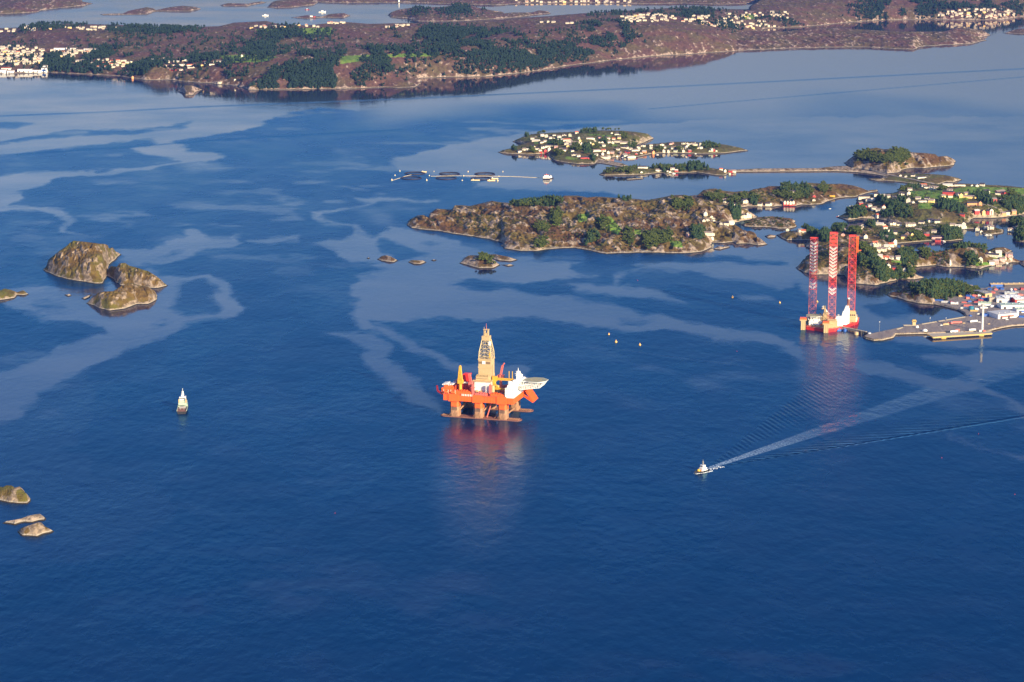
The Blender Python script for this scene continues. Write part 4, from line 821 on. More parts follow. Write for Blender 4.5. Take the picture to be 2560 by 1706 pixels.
    m = MB(); m.prism([(12,30),(22,26),(27,40),(18,44)], 6.5, 26, 0, [(17,36),(24,34),(27,42),(20,44)]); m.prism([(18,36),(24,34),(27,42),(20,44)], 26, 34, 0, [(21,39),(25,37),(27,42),(22,43)]); m.build('cantilever_tower', WHITE, R)
    m = MB(); m.cyl(25, 41, 30, 44, 1.8, n=10); m.box(23, 27, 39, 43, 30, 37); m.build('funnel', RUST, R); MB().cyl(25, 41, 44, 45.8, 2.0, n=10).build('funnel_cap', WHITE, R)
    m = MB(); m.box(21, 37, 50, 58, 6.5, 21.5); m.box(22.5, 36, 48.5, 50, 9, 12); m.box(20.5, 37.5, 49.5, 58.5, 14, 14.8); m.box(24, 36, 51, 58, 21.5, 23.5); m.box(36, 40, 66, 88, 6.5, 11); m.build('drill_package', CREAM, R)
    m = MB()
    for k in range(5): m.box(22+k*3, 23.6+k*3, 49.3, 49.48, 16.5, 18.6)
    m.build('opening', DARK, R)
    rnd = random.Random(9)
    for i in range(46):
        x = rnd.uniform(-36, 38); y = rnd.uniform(20, 88)
        if any(abs(x-a) < 9 and abs(y-b) < 9 for a, b, _, _ in legs): continue
        if y < 20+abs(x)*.3 or y > 90-abs(x)*.2 or (x > 12 and y < 45+x*.6): continue
        l, w2, hh = rnd.uniform(1.5, 6), rnd.uniform(1.5, 6), rnd.uniform(1.5, 6)
        m = MB().box(x, x+l, y, y+w2, 6.5, 6.5+hh); m.box(x+.3, x+l*.5, y+.3, y+w2*.5, 6.5+hh, 7.2+hh); m.build('deck_module', rnd.choice([CREAM, WHITE, CREAM, YEL, SALM]), R)
jackup()
def small_barge(px, py, l, w, h, mat, label, rz=0, name='barge', cat='barge'):
    m = MB().prism([(-l/2,-w/2),(l/2-w/3,-w/2),(l/2,0),(l/2-w/3,w/2),(-l/2,w/2)], -.6, h)
    t = thing(name, label, cat, g3(px, py), rz); m.build('hull', mat, t)
    MB().box(-l*.42, l*.3, -w*.42, w*.42, h, h+.12).build('deck', GREY, t); MB().box(-l*.38, -l*.22, -w*.25, w*.25, h+.12, h+1.6).build('cabin', mat, t); return t
small_barge(2105.5, 826.3, 20, 9, 2.2, BLUE, 'dark blue barge lying between the jack-up hull and the jetty', 0.25)

# ------------------------------------------------------------------ boats
def hull(L, B, D, bowrise=1.2, mi=0, z0=-1.0):
    mb = MB(); n = 12; st = []
    for i in range(n+1):
        t = i/n; x = -L/2+L*t
        w = B/2*(1-max(0, (t-0.55)/0.45)**2.2)*(0.9+0.1*min(1, t*6)); z = D+bowrise*max(0, (t-0.5)/0.5)**2
        st.append([(x, -w, z), (x-0.02*L*t, -w*.72, z0), (x-0.02*L*t, w*.72, z0), (x, w, z)])
    vs = [p for s in st for p in s]; fs = []
    for i in range(n):
        a = i*4; b = a+4
        fs += [(a, a+1, b+1, b), (a+1, a+2, b+2, b+1), (a+2, a+3, b+3, b+2), (a+3, a, b, b+3)]
    fs += [(3, 2, 1, 0), (n*4, n*4+1, n*4+2, n*4+3)]
    return mb.add(vs, fs, mi)
def supply_tug():
    t = thing('anchor_handling_tug', 'green and white anchor handling tug seen from astern on open water at the left', 'boat', g3(457, 1026), math.radians(94))
    hull(44, 14, 3.6, 3.0).build('hull', BLACK, t)
    m = MB(); m.box(-21, 2, -6.4, -5.9, 3.6, 5.2); m.box(-21, 2, 5.9, 6.4, 3.6, 5.2); m.prism([(2,-6.6),(15,-5.6),(19,-2.5),(19,2.5),(15,5.6),(2,6.6)], 4, 7.2); m.build('bulwark', GREEN, t)
    MB().box(-21, 2, -5.9, 5.9, 3.6, 3.9).build('working_deck', RUST, t)
    m = MB(); m.box(-2, 14, -5.4, 5.4, 7.2, 10.2); m.box(0, 12.5, -4.4, 4.4, 10.2, 13); s = m.build('deckhouse', GREEN, t)
    m = MB(); m.box(2.5, 11, -3.9, 3.9, 13, 16.2); m.box(2, 11.5, -4.3, 4.3, 16.2, 16.7); w = m.build('wheelhouse', WHITE, t)
    MB().box(2.35, 2.48, -3.5, 3.5, 14.3, 15.6).box(11.02, 11.15, -3.5, 3.5, 14.3, 15.6).build('window', GLASS, w)
    for y in (-4.4, 4.4): MB().box(-1.5, 1.5, y-.8, y+.8, 10.2, 15).build('funnel', CREAM, t)
    m = MB(); m.truss((6, 0, 16.7), (6, 0, 24), 1.5, .45, 5); m.beam((6, 0, 24), (6, 0, 28), .4); m.box(5.6, 6.4, -2, 2, 20, 20.5); m.ball((4.5, 1.3, 18.6), .9); m.build('mast', WHITE, t)
    m = MB(); m.cyl(-3.5, 0, 3.9, 6.4, 1.8, n=12); m.box(-6, -5, -4.6, 4.6, 3.9, 6.2); m.beam((-14, -2.4, 3.9), (-14, -2.4, 6), .5); m.beam((-14, 2.4, 3.9), (-14, 2.4, 6), .5); m.build('winch', GREY, t)
supply_tug()
def harbour_tug():
    b = g3(1753, 1180.5); f = g3(1731, 1179); w0 = g3(2300, 1000)
    t = thing('tugboat', 'small white and black tug with orange deck gear trailing a long wake', 'boat', b, math.pi+math.radians(44))
    hull(23, 8, 1.9, 1.5).build('hull', BLACK, t)
    m = MB(); m.box(-8, 3, -3.4, 3.4, 1.9, 2.4); m.box(-7, 0.5, -2.8, 2.8, 2.4, 5); h = m.build('deckhouse', WHITE, t)
    m = MB(); m.box(-5, -.5, -2.1, 2.1, 5, 7.8); m.box(-5.3, -.2, -2.4, 2.4, 7.8, 8.1); w = m.build('wheelhouse', WHITE, t)
    MB().box(-.48, -.4, -1.9, 1.9, 6.3, 7.3).box(-5.1, -5.02, -1.9, 1.9, 6.3, 7.3).build('window', GLASS, w)
    MB().truss((-3, 0, 8.1), (-3, 0, 12.5), .9, .3, 3).beam((-3, 0, 12.5), (-3, 0, 14.5), .3).build('mast', GREY, t)
    MB().ball((5, .4, 3.0), 2.1, 0, 12, 8, .85).cyl(5, .4, 1.9, 2.6, 2.2).build('towing_winch', YEL, t, True)
    MB().box(2.5, 3.3, -2.6, 2.6, 1.9, 3.6).build('deck_gear', SALM, t)
    m = MB()
    for i in range(9): m.cyl(-9+i*2.2, -4.1+max(0, (i-5))*.5, .6, 1.5, .45, n=8)
    m.build('fender', DARK, t)
    # foam thrown along both sides
    fm = paint('foam', (0.75, 0.77, 0.76), 0.9)
    rnd = random.Random(4)
    for sgn in (-1, 1):
        vs = []; fs = []
        m = MB()
        for i in range(40):
            x = 11-i*.62; y = sgn*(1.2+min(i, 16)*.19+rnd.uniform(0, .9)+i*.03); r = rnd.uniform(.35, .9)
            m.ball((x, y, .05), r, 0, 6, 4, .45)
        m.build('bow_wave', fm, t)
    m = MB()
    for i in range(90):
        x = -11.5-rnd.random()**1.5*26; m.ball((x, rnd.uniform(-1, 1)*(2.4+(-x-11)*.06), .0), rnd.uniform(.25, .75), 0, 6, 4, .3)
    m.build('wake_foam', fm, t)
harbour_tug()

# ------------------------------------------------------------------ fish farm
NET = paint('dark_netting', (0.035, 0.045, 0.07), 0.9); PIPE = paint('black_float_pipe', (0.03, 0.022, 0.03), 0.5)
def torus(mb, R, r, z, n=40, m=6, mi=0):
    vs = [((R+r*math.cos(2*math.pi*j/m))*math.cos(2*math.pi*i/n), (R+r*math.cos(2*math.pi*j/m))*math.sin(2*math.pi*i/n), z+r*math.sin(2*math.pi*j/m)) for i in range(n) for j in range(m)]
    fs = [(i*m+j, ((i+1) % n)*m+j, ((i+1) % n)*m+(j+1) % m, i*m+(j+1) % m) for i in range(n) for j in range(m)]
    return mb.add(vs, fs, mi)
cage = None
pos = {0:'far row, left', 1:'far row, middle', 2:'far row, right', 3:'near row, left', 4:'near row, middle', 5:'near row, right'}
for i, (x, y) in enumerate(zz('ff', [(395,124),(837,129),(1288,132),(348,185),(793,185),(1242,190)])):
    lab = 'round floating fish cage in the %s of the farm' % ['far row at the left end','middle of the far row','far row at the right end','near row at the left end','middle of the near row','near row at the right end'][i]
    if cage is None:
        cage = thing('fish_cage', lab, 'fish cage', g3(x, y), 0, 'round fish cages moored in two rows')
        torus(MB(), 22.5, .95, .45).build('float_ring', PIPE, cage); torus(MB(), 21.2, .5, .35).build('float_ring', PIPE, cage)
        m = MB(); torus(m, 21.6, .22, 1.5)
        for k in range(40): m.beam((21.6*math.cos(k*math.pi/20), 21.6*math.sin(k*math.pi/20), .4), (21.6*math.cos(k*math.pi/20), 21.6*math.sin(k*math.pi/20), 1.5), .2)
        m.build('handrail', PIPE, cage)
        m = MB()
        for k in range(8): m.beam((21.5*math.cos(k*math.pi/4), 21.5*math.sin(k*math.pi/4), .9), (1.2*math.cos(k*math.pi/4), 1.2*math.sin(k*math.pi/4), 1.6), .08)
        torus(m, 11, .08, 1.3); torus(m, 1.3, .3, .4); m.build('bird_net', NET, cage)
    else: dup(cage, g3(x, y), i*.3, (1,1,1), lab)
bmat = paint('orange_buoy', (0.92, 0.48, 0.12), 0.5); wmat = paint('cream_buoy', (0.85, 0.68, 0.40), 0.5)
def buoy(px, py, r, mat, lab, group=None):
    t = thing('buoy', lab, 'buoy', g3(px, py), 0, group)
    MB().ball((0, 0, r*.45), r, 0, 10, 7, .9).build('float', mat, t, True); MB().cyl(0, 0, r*1.2, r*2.1, r*.18, r*.12, 6).box(-r*.3, r*.3, -.08*r, .08*r, r*1.7, r*2.0).build('topmark', mat, t)
for i, (x, y, r) in enumerate(((202,97,1.5),(140,152,1.4),(100,213,1.9),(580,156,1.4),(546,214,1.8),(640,98,.9),(1075,102,1.3),(1018,158,1.4),(1000,216,1.4),(1470,160,.9),(1520,102,1.2),(1453,218,1.8))):
    p = zz('ff', [(x, y)])[0]
    buoy(p[0], p[1], r, wmat, ['pale mooring buoy behind the left end of the far cage row','pale mooring buoy left of the far cage row','larger pale buoy left of the near cage row','pale buoy between the left and middle far cages','pale buoy before the left and middle near cages','faint buoy behind the left and middle far cages','pale buoy behind the middle and right far cages','pale buoy between the middle and right cages','pale buoy before the middle and right near cages','faint buoy on the feed hose just right of the cages','pale buoy farthest right behind the cages','pale buoy in front of the right near cage'][i], 'mooring buoys round the fish farm')
for i, (x, y, r) in enumerate(((1024,426,1.4),(1059,464,1.9),(1176,478,1.7),(1630,245,1.9),(1862,271,1.5),(2046,266,1.4))):
    p = zz('w8', [(x, y)])[0]
    buoy(p[0], p[1], r, bmat, ['orange buoy farther of the pair right of the drilling rig derrick','orange buoy nearer of the close pair right of the drilling rig derrick','orange buoy standing alone right of the close pair','orange buoy leftmost of those left of the jack-up rig','orange buoy midway between the leftmost one and the jack-up rig','orange buoy just behind the left leg of the jack-up rig'][i], 'orange buoys on the open sound')
for i, (k, x, y) in enumerate((('w8',1165,160),('w8',1652,508),('w5',2042,508),('w5',1790,672),('fu',770,1180),('fu',2332,1137))):
    p = zz(k, [(x, y)])[0]; buoy(p[0], p[1], .45, RED, ['tiny red float north of the drilling rig below the bushy skerry','tiny red float left of the far end of the tug wake','tiny red float beyond the lower edge of the tug wake','tiny red float below the tug wake','tiny red float in the dark water left below the rig','tiny red float at the far right edge of the lower water'][i], 'tiny red floats')
def gpipe(name, lab, cat, pts, w, mat, z=.3):
    m = MB(); P3 = [g3(x, y, z) for x, y in pts]
    for a, b in zip(P3[:-1], P3[1:]): m.beam(a, b, w)
    return tag(m.build(name, mat), lab, cat)
gpipe('feed_hose', 'pale floating feed hose running from the cages to the feed barge', 'hose', zz('ff', [(600,158),(900,153),(1290,155),(1400,158),(1600,160),(1750,166),(1900,174),(2045,178)]), .45, wmat)
gpipe('mooring_line', 'pale mooring line leading from the cages to the left buoys', 'rope', zz('ff', [(105,212),(200,182),(260,160),(350,140)]), .5, wmat)
for i, (x0, x1, y) in enumerate(((1115,1225,211),(1325,1420,214),(1365,1460,190),(480,545,105))):
    p = zz('ff', [((x0+x1)/2, y)])[0]; L = (x1-x0)/5.115/1.11
    t = thing('feed_raft', ['long pale raft moored before the right near cage, left one','long pale raft moored before the right near cage, right one','long pale raft touching the right near cage','small pale work raft at the left far cage'][i], 'raft', g3(*p), 0, 'pale rafts by the fish cages')
    MB().box(-L/2, L/2, -2, 2, -.3, 1.2).build('deck', wmat, t); MB().box(-L/2, L/2, -2.1, -2, 1.2, 1.9).build('rail', YOCH, t); MB().box(-L*.3, -L*.2, -1, 1, 1.2, 3).build('cabin', WHITE, t)
p = zz('ff', [(2078,196)])[0]; t = thing('feed_barge', 'white feed barge with a reddish upper deck moored right of the fish cages', 'barge', g3(*p))
MB().prism([(-8,-5),(8,-5),(8,5),(-8,5)], -1, 2.4).build('hull', BLACK, t); MB().box(-7.5, 7.5, -4.5, 4.5, 2.4, 6.2).box(-5, 5, -3.5, 3.5, 6.2, 9).build('deckhouse', WHITE, t)
MB().box(-5.5, 5.5, -4, 4, 9, 9.6).box(-1, 1, -1, 1, 9.6, 11.5).build('roof', SALM, t); MB().box(-6.5, 6.5, -4.62, -4.52, 4, 5).build('window', GLASS, t)
p = zz('ff', [(2138,188)])[0]; t = thing('workboat', 'small white workboat lying right of the feed barge', 'boat', g3(*p), 0.1)
hull(10, 4, 1.6, .8).build('hull', BLACK, t); MB().box(-3, 1.5, -1.6, 1.6, 1.6, 4.4).box(-2.5, .8, -1.2, 1.2, 4.4, 6.2).build('wheelhouse', WHITE, t); MB().beam((-1, 0, 6.2), (-1, 0, 8.5), .25).build('mast', WHITE, t)

def motorboat(px, py, L, rz, mat, lab, grp=None):
    t = thing('motorboat', lab, 'boat', g3(px, py, 0), rz, grp)
    hull(L, L*.34, L*.12, L*.08, 0, -.4).build('hull', mat, t); MB().box(-L*.15, L*.15, -L*.12, L*.12, L*.12, L*.27).build('cabin', WHITE, t); return t
G_ = 'small boats by the shores'
for k, x, y, L, rz, mt, lab in (('h',2205,487,5,0,WHITE,'tiny white motorboat alone in the bay'),('c',450,795,9,.1,WHITE,'white motorboat at the little jetty on the green island'),('f',770,195,9,2.2,WHITE,'white boat moored off the built-up shore near the salmon boathouse'),
   ('h',940,415,8,0,WHITE,'white boat at the quay under the cottages of the wooded peninsula'),('h',1060,437,7,0,WHITE,'small white boat right of the cottage quay'),('b',1680,512,6,0,WHITE,'white boat moored at the right end of the village shore'),('b',1240,520,6,.2,WHITE,'white boat at the middle of the village waterfront'),
   ('b',580,540,6,0,WHITE,'white boat beside the orange village boathouse'),('b',860,868,8,0,WHITE,'white boat at the little boathouse islet'),('z1',1815,110,26,0,WHITE,'white boat at the far fish farm'),('z1',2205,86,30,0,WHITE,'white ferry-like boat near the top edge'),('z1',2100,68,18,0,DKRED,'dark boat far off near the top edge'),
   ('z1',2130,124,34,0,RED,'red workboat beside the far skerries'),('f',1620,68,7,0,WHITE,'white boat moored left under the far right shore'),('f',1695,68,6,0,WHITE,'white boat moored right under the far right shore'),('f',2000,625,8,0,WHITE,'white boat at the jetty on the tip of the brown island'),
   ('g',180,1100,4,0,WHITE,'tiny white boat against the inner harbour wall'),('a',2270,585,7,0,WHITE,'white boat in the village harbour, left one'),('a',2320,560,7,0,WHITE,'white boat in the village harbour, right one'),('h',2335,605,9,0,SALM,'salmon coloured boat off the green island point')):
    p = zz(k, [(x, y)])[0]; motorboat(p[0], p[1], L, rz, mt, lab, G_)
# ------------------------------------------------------------------ houses
WALLS = dict(w=(0.72, 0.64, 0.48), y=(0.80, 0.55, 0.20), r=(0.50, 0.05, 0.045), o=(0.75, 0.32, 0.13), p=(0.70, 0.38, 0.32), g=(0.50, 0.52, 0.36), b=(0.22, 0.13, 0.09))
ROOFS = dict(d=(0.045, 0.035, 0.05), s=(0.22, 0.17, 0.15), t=(0.50, 0.12, 0.06), l=(0.48, 0.44, 0.40))
WM = {k: paint('wall_'+k, v, 0.8, var=0.08) for k, v in WALLS.items()}; RM = {k: paint('roof_'+k, v, 0.8, var=0.18, scale=.8) for k, v in ROOFS.items()}
WIN = paint('house_window', (0.06, 0.07, 0.09), 0.2)
PROTO = {}
def house_proto(wall, roof, shape):
    k = (wall, roof, shape)
    if k in PROTO: return PROTO[k]
    L, Wd, H, rh, gab = dict(n=(11, 8, 4.6, 2.6, 0), l=(24, 9, 4.2, 2.4, 0), t=(8, 8, 7.0, 3.4, 1), s=(7, 5, 3.0, 2.0, 1), x=(13, 9, 5.2, 3.0, 2))[shape]
    w = MB(); w.box(-L/2, L/2, -Wd/2, Wd/2, -3.0, H)
    if gab == 1: w.add([(-L/2,-Wd/2,H),(L/2,-Wd/2,H),(0,-Wd/2,H+rh),(-L/2,Wd/2,H),(L/2,Wd/2,H),(0,Wd/2,H+rh)], [(0,1,2),(5,4,3)])
    else: w.add([(-L/2,-Wd/2,H),(-L/2,Wd/2,H),(-L/2,0,H+rh),(L/2,-Wd/2,H),(L/2,Wd/2,H),(L/2,0,H+rh)], [(0,2,1),(3,4,5)])
    if gab == 2: w.box(-1.8, 1.8, -Wd/2-1.6, -Wd/2+2, -3, H); w.add([(-1.8,-Wd/2-1.6,H),(1.8,-Wd/2-1.6,H),(0,-Wd/2-1.6,H+2)], [(0,1,2)])
    if shape == 'l': w.box(L/2, L/2+5, -Wd/2+1.5, Wd/2-1.5, -3, H-1.2)
    r = MB(); e = .5; t = .35
    def slab(a, b, c, d):
        r.add([a, b, c, d, *[(p[0], p[1], p[2]+t) for p in (a, b, c, d)]], [(0,1,2,3),(7,6,5,4),(0,4,5,1),(1,5,6,2),(2,6,7,3),(3,7,4,0)])
    if gab == 1:
        s = rh/(L/2); z = H-e*s+.02
        slab((-L/2-e,-Wd/2-e,z),(0,-Wd/2-e,H+rh+.02),(0,Wd/2+e,H+rh+.02),(-L/2-e,Wd/2+e,z)); slab((0,-Wd/2-e,H+rh+.02),(L/2+e,-Wd/2-e,z),(L/2+e,Wd/2+e,z),(0,Wd/2+e,H+rh+.02))
    else:
        s = rh/(Wd/2); z = H-e*s+.02
        slab((-L/2-e,-Wd/2-e,z),(L/2+e,-Wd/2-e,z),(L/2+e,0,H+rh+.02),(-L/2-e,0,H+rh+.02)); slab((-L/2-e,0,H+rh+.02),(L/2+e,0,H+rh+.02),(L/2+e,Wd/2+e,z),(-L/2-e,Wd/2+e,z))
    if gab == 2: slab((-2.2,-Wd/2-2,H-.4),(0,-Wd/2-2,H+2.05),(0,-1,H+2.05),(-2.2,-1,H-.4)); slab((0,-Wd/2-2,H+2.05),(2.2,-Wd/2-2,H-.4),(2.2,-1,H-.4),(0,-1,H+2.05))
    r.box(L*.15, L*.15+.8, -.4, .4, H+rh*.5, H+rh+1.0)
    wi = MB(); yy = -Wd/2-.06
    nwin = max(2, int(L/3)); 
    for i in range(nwin):
        x = -L/2+L*(i+.5)/nwin
        if gab == 2 and abs(x) < 2.5: continue
        wi.box(x-.55, x+.55, yy, yy+.05, 1.0, 2.3)
        if H > 6: wi.box(x-.5, x+.5, yy, yy+.05, 4.2, 5.4)
    PROTO[k] = (w, r, wi, wall, roof); return PROTO[k]
MESH = {}
def put_house(name, cat, X, Y, Z, wall, roof, shape, rz, sc, lab, grp, windows):
    k = (wall, roof, shape)
    if k not in MESH:
        w, r, wi, _, _ = house_proto(*k)
        t = thing(name, lab, cat, (X, Y, Z), rz, grp, sc); w.build('wall', WM[wall], t); r.build('roof', RM[roof], t)
        wo = wi.build('window', WIN, None); MESH[k] = (t, wo.data)
        if windows: wo.parent = t
        else: bpy.data.objects.remove(wo)
        MESH[k] = (t.children[0].data, t.children[1].data, MESH[k][1]); return t
    t = thing(name, lab, cat, (X, Y, Z), rz, grp, sc)
    for nm, me in zip(('wall', 'roof', 'window'), MESH[k]):
        if nm == 'window' and not windows: continue
        o = bpy.data.objects.new(nm, me); COL.objects.link(o); o.parent = t
    return t
HZ = [
('a','on the village island','w',[(475,500,'w'),(560,455,'x'),(615,460,'n'),(700,268,'n'),(760,303,'l'),(870,222,'n'),(940,235,'t'),(1075,208,'nd'),(1070,285,'t'),(1160,238,'x'),(1250,212,'x'),(1350,222,'tg'),(1460,168,'xt'),(1180,295,'l'),(1290,292,'lt'),(1330,322,'l'),(1440,345,'l'),(1500,268,'tg'),(1522,315,'ty'),(1545,372,'t'),(1320,362,'l'),(720,405,'xd'),(880,424,'x'),(985,402,'l'),(985,467,'t'),(780,448,'n'),(860,333,'nd'),(920,314,'n'),(845,508,'sr'),(922,505,'tr'),(1110,412,'nps'),(1240,442,'lbt'),(1190,457,'n'),(1245,472,'n'),(1350,395,'ly'),(1385,483,'nds'),(1420,555,'xd'),(1490,575,'x'),(1590,603,'lr'),(1665,612,'sr'),(1690,264,'l'),(1780,303,'s'),(1750,383,'ty'),(1860,253,'np'),(1965,262,'x'),(2005,270,'x'),(2105,277,'nt'),(2200,258,'ny'),(1860,333,'s'),(1905,333,'s'),(1695,340,'s'),(1650,332,'sr'),(2020,333,'n'),(2090,348,'t'),(2180,323,'l'),(1925,392,'ng'),(1800,478,'l'),(1930,483,'xt'),(2012,523,'td'),(1910,543,'t'),(1805,553,'n'),(1935,592,'ls'),(2020,592,'n'),(2080,512,'np'),(2180,457,'n'),(2290,424,'ld'),(2220,543,'tb'),(2162,573,'s'),(2330,503,'nr'),(2300,548,'n'),(2280,343,'l'),(2070,172,'s'),(2180,192,'l'),(1005,260,'ns'),(830,480,'n')]),
('b','on the village boathouse tongue','w',[(35,342,'l'),(30,422,'xd'),(110,452,'n'),(180,473,'l'),(72,512,'nrd'),(30,562,'n'),(112,585,'ls'),(262,444,'t'),(252,414,'n'),(335,395,'x'),(470,384,'ns'),(470,444,'t'),(500,525,'to'),(352,505,'no'),(212,533,'sr'),(300,520,'s'),(592,404,'n'),(652,378,'xd'),(830,347,'np'),(692,424,'n'),(692,492,'td'),(770,494,'td'),(835,438,'x'),(902,414,'xy'),(890,494,'ngd'),(1030,353,'xd'),(1122,383,'x'),(1172,407,'n'),(1240,373,'l'),(1330,378,'t'),(1262,432,'x'),(1332,434,'n'),(1002,434,'n'),(1072,434,'t'),(1030,494,'td'),(1130,487,'nr'),(1480,484,'sg'),(1515,474,'tg'),(1552,484,'tr'),(1600,485,'s'),(570,414,'s'),(800,363,'np'),(1200,353,'n'),(1090,352,'s')]),
('b','on the narrow wooded island','w',[(315,768,'l'),(300,848,'s'),(580,824,'n'),(640,828,'s'),(840,804,'x'),(902,833,'nr'),(750,832,'s'),(1680,804,'nt'),(1740,838,'t'),(1842,834,'nr'),(1902,844,'n'),(1830,878,'sg'),(790,850,'s')]),
('h','on the large heath island','w',[(372,592,'t'),(460,622,'s'),(492,647,'s'),(352,677,'s'),(410,672,'s'),(490,684,'s'),(612,718,'s'),(682,718,'n'),(750,712,'n'),(395,867,'l'),(132,893,'nps'),(470,932,'s'),(775,700,'s'),(120,845,'sy')]),
('h','on the wooded peninsula','w',[(655,384,'n'),(690,362,'sy'),(950,398,'xd'),(984,402,'s'),(802,442,'n'),(1175,434,'nd'),(1290,442,'n'),(1325,438,'s'),(1645,262,'ld'),(1970,313,'sr'),(1970,372,'s')]),
('h','beside the heath island inlet','w',[(940,614,'xd'),(985,614,'t'),(1020,638,'s')]),
('h','on the grassy rock knoll','w',[(1580,806,'s'),(1820,834,'nt'),(1762,828,'n')]),
('c','on the farmland island','w',[(735,614,'ld'),(840,674,'n'),(932,682,'n'),(652,764,'nr'),(762,834,'srd'),(862,803,'n'),(1130,906,'l'),(962,883,'n'),(1232,904,'s'),(1060,1078,'nt'),(1792,434,'ns'),(1600,556,'xd'),(1762,538,'td'),(1435,624,'ny'),(1757,718,'t'),(1865,730,'s'),(2090,694,'ld'),(1985,644,'n'),(2192,654,'n'),(2282,704,'ny'),(1172,576,'n'),(1280,604,'n'),(2112,364,'x'),(1185,870,'tt'),(1020,558,'n')]),
('c','below the farmland island','w',[(440,1296,'ld'),(530,1290,'l'),(700,1246,'l'),(640,1324,'n'),(332,1374,'n'),(1212,1314,'nt'),(1060,1236,'l'),(1390,1226,'xd'),(1552,1240,'n'),(1760,1256,'x'),(1860,1250,'x'),(2062,1204,'n'),(1302,1394,'s'),(1442,1434,'n'),(1992,1384,'n'),(1822,1514,'tyd'),(1732,1504,'tb'),(242,1484,'sp'),(2172,1474,'nr'),(1652,1544,'ny'),(1240,1540,'nb')]),
('d','on the farmland island','w',[(180,404,'x'),(272,412,'x'),(540,333,'l'),(800,323,'l'),(1100,333,'s'),(1220,348,'s'),(1342,328,'n'),(592,464,'x'),(602,594,'nt'),(432,592,'ny'),(790,548,'nd'),(850,598,'ty'),(960,544,'ny'),(1030,604,'ly'),(1432,496,'xd'),(1750,480,'lr'),(1850,510,'lrd'),(1702,534,'n'),(2190,590,'ly'),(1612,674,'nr'),(1782,674,'s'),(1832,704,'n'),(1100,764,'lod'),(1292,774,'to'),(332,754,'sp'),(40,380,'n'),(-10,350,'xt'),(560,520,'lr'),(190,700,'ny')]),
('d','along the far right inlet','w',[(1210,974,'nr'),(1362,994,'ty'),(1502,974,'nrd'),(1542,1004,'t'),(1830,994,'no'),(2062,984,'no'),(1922,974,'n'),(880,1018,'nr'),(1990,1376,'x'),(2142,1296,'s')]),
('d','below the farmland island','w',[(140,1166,'xd'),(215,1168,'x'),(300,1184,'n'),(660,1256,'n'),(800,1284,'l'),(920,1266,'td'),(1450,1302,'x'),(1540,1314,'x'),(1232,1378,'t'),(1312,1396,'s'),(52,1468,'nr'),(232,1408,'n'),(300,1556,'lp')]),
('e','behind the jack-up legs','w',[(1438,136,'t'),(1622,246,'nt'),(1642,306,'t'),(1702,302,'t'),(1672,392,'x'),(1775,384,'x'),(1852,314,'n'),(2000,238,'t'),(1942,280,'nt'),(1720,506,'n'),(1840,546,'xt'),(1942,536,'n'),(2072,536,'n'),(1880,726,'t'),(1985,738,'nrd'),(1000,84,'sp'),(2200,773,'s'),(1560,290,'s'),(1900,340,'s')]),
('f','on the brown rocky island','w',[(1502,596,'t'),(1712,624,'n'),(1802,616,'np'),(1740,486,'ld'),(1852,434,'n'),(2060,496,'xp'),(1922,574,'np'),(1965,545,'s'),(2092,546,'s'),(2105,500,'s'),(1670,440,'s')]),
('f','below the farmland island','w',[(432,70,'nr'),(665,196,'nr')]),
('f','on the harbour point','w',[(1282,1118,'n')]),
('k','on the islet beyond the causeway','w',[(1590,456,'s'),(1650,470,'s'),(1730,460,'nd'),(1820,480,'ld')]),
('j','on the mainland shore','w',[(90,400,'x'),(200,420,'x'),(245,450,'n'),(380,395,'ly'),(450,395,'l'),(590,385,'x'),(700,400,'n'),(820,360,'x'),(880,420,'x'),(1040,410,'l'),(1110,370,'l'),(1200,390,'l'),(1280,350,'l'),(840,490,'n'),(950,480,'l'),(1140,480,'l'),(1280,480,'lt'),(1300,525,'l'),(970,580,'lr'),(1120,565,'n'),(1530,470,'ly'),(1580,440,'x'),(1690,460,'l'),(1760,410,'l'),(1860,415,'l'),(2240,320,'t'),(2270,365,'nr'),(1830,800,'x'),(180,630,'l'),(228,715,'to'),(2110,745,'s')]),
]
HOUSE_SPOTS = []
key_near = lambda k: k in 'cdefh'
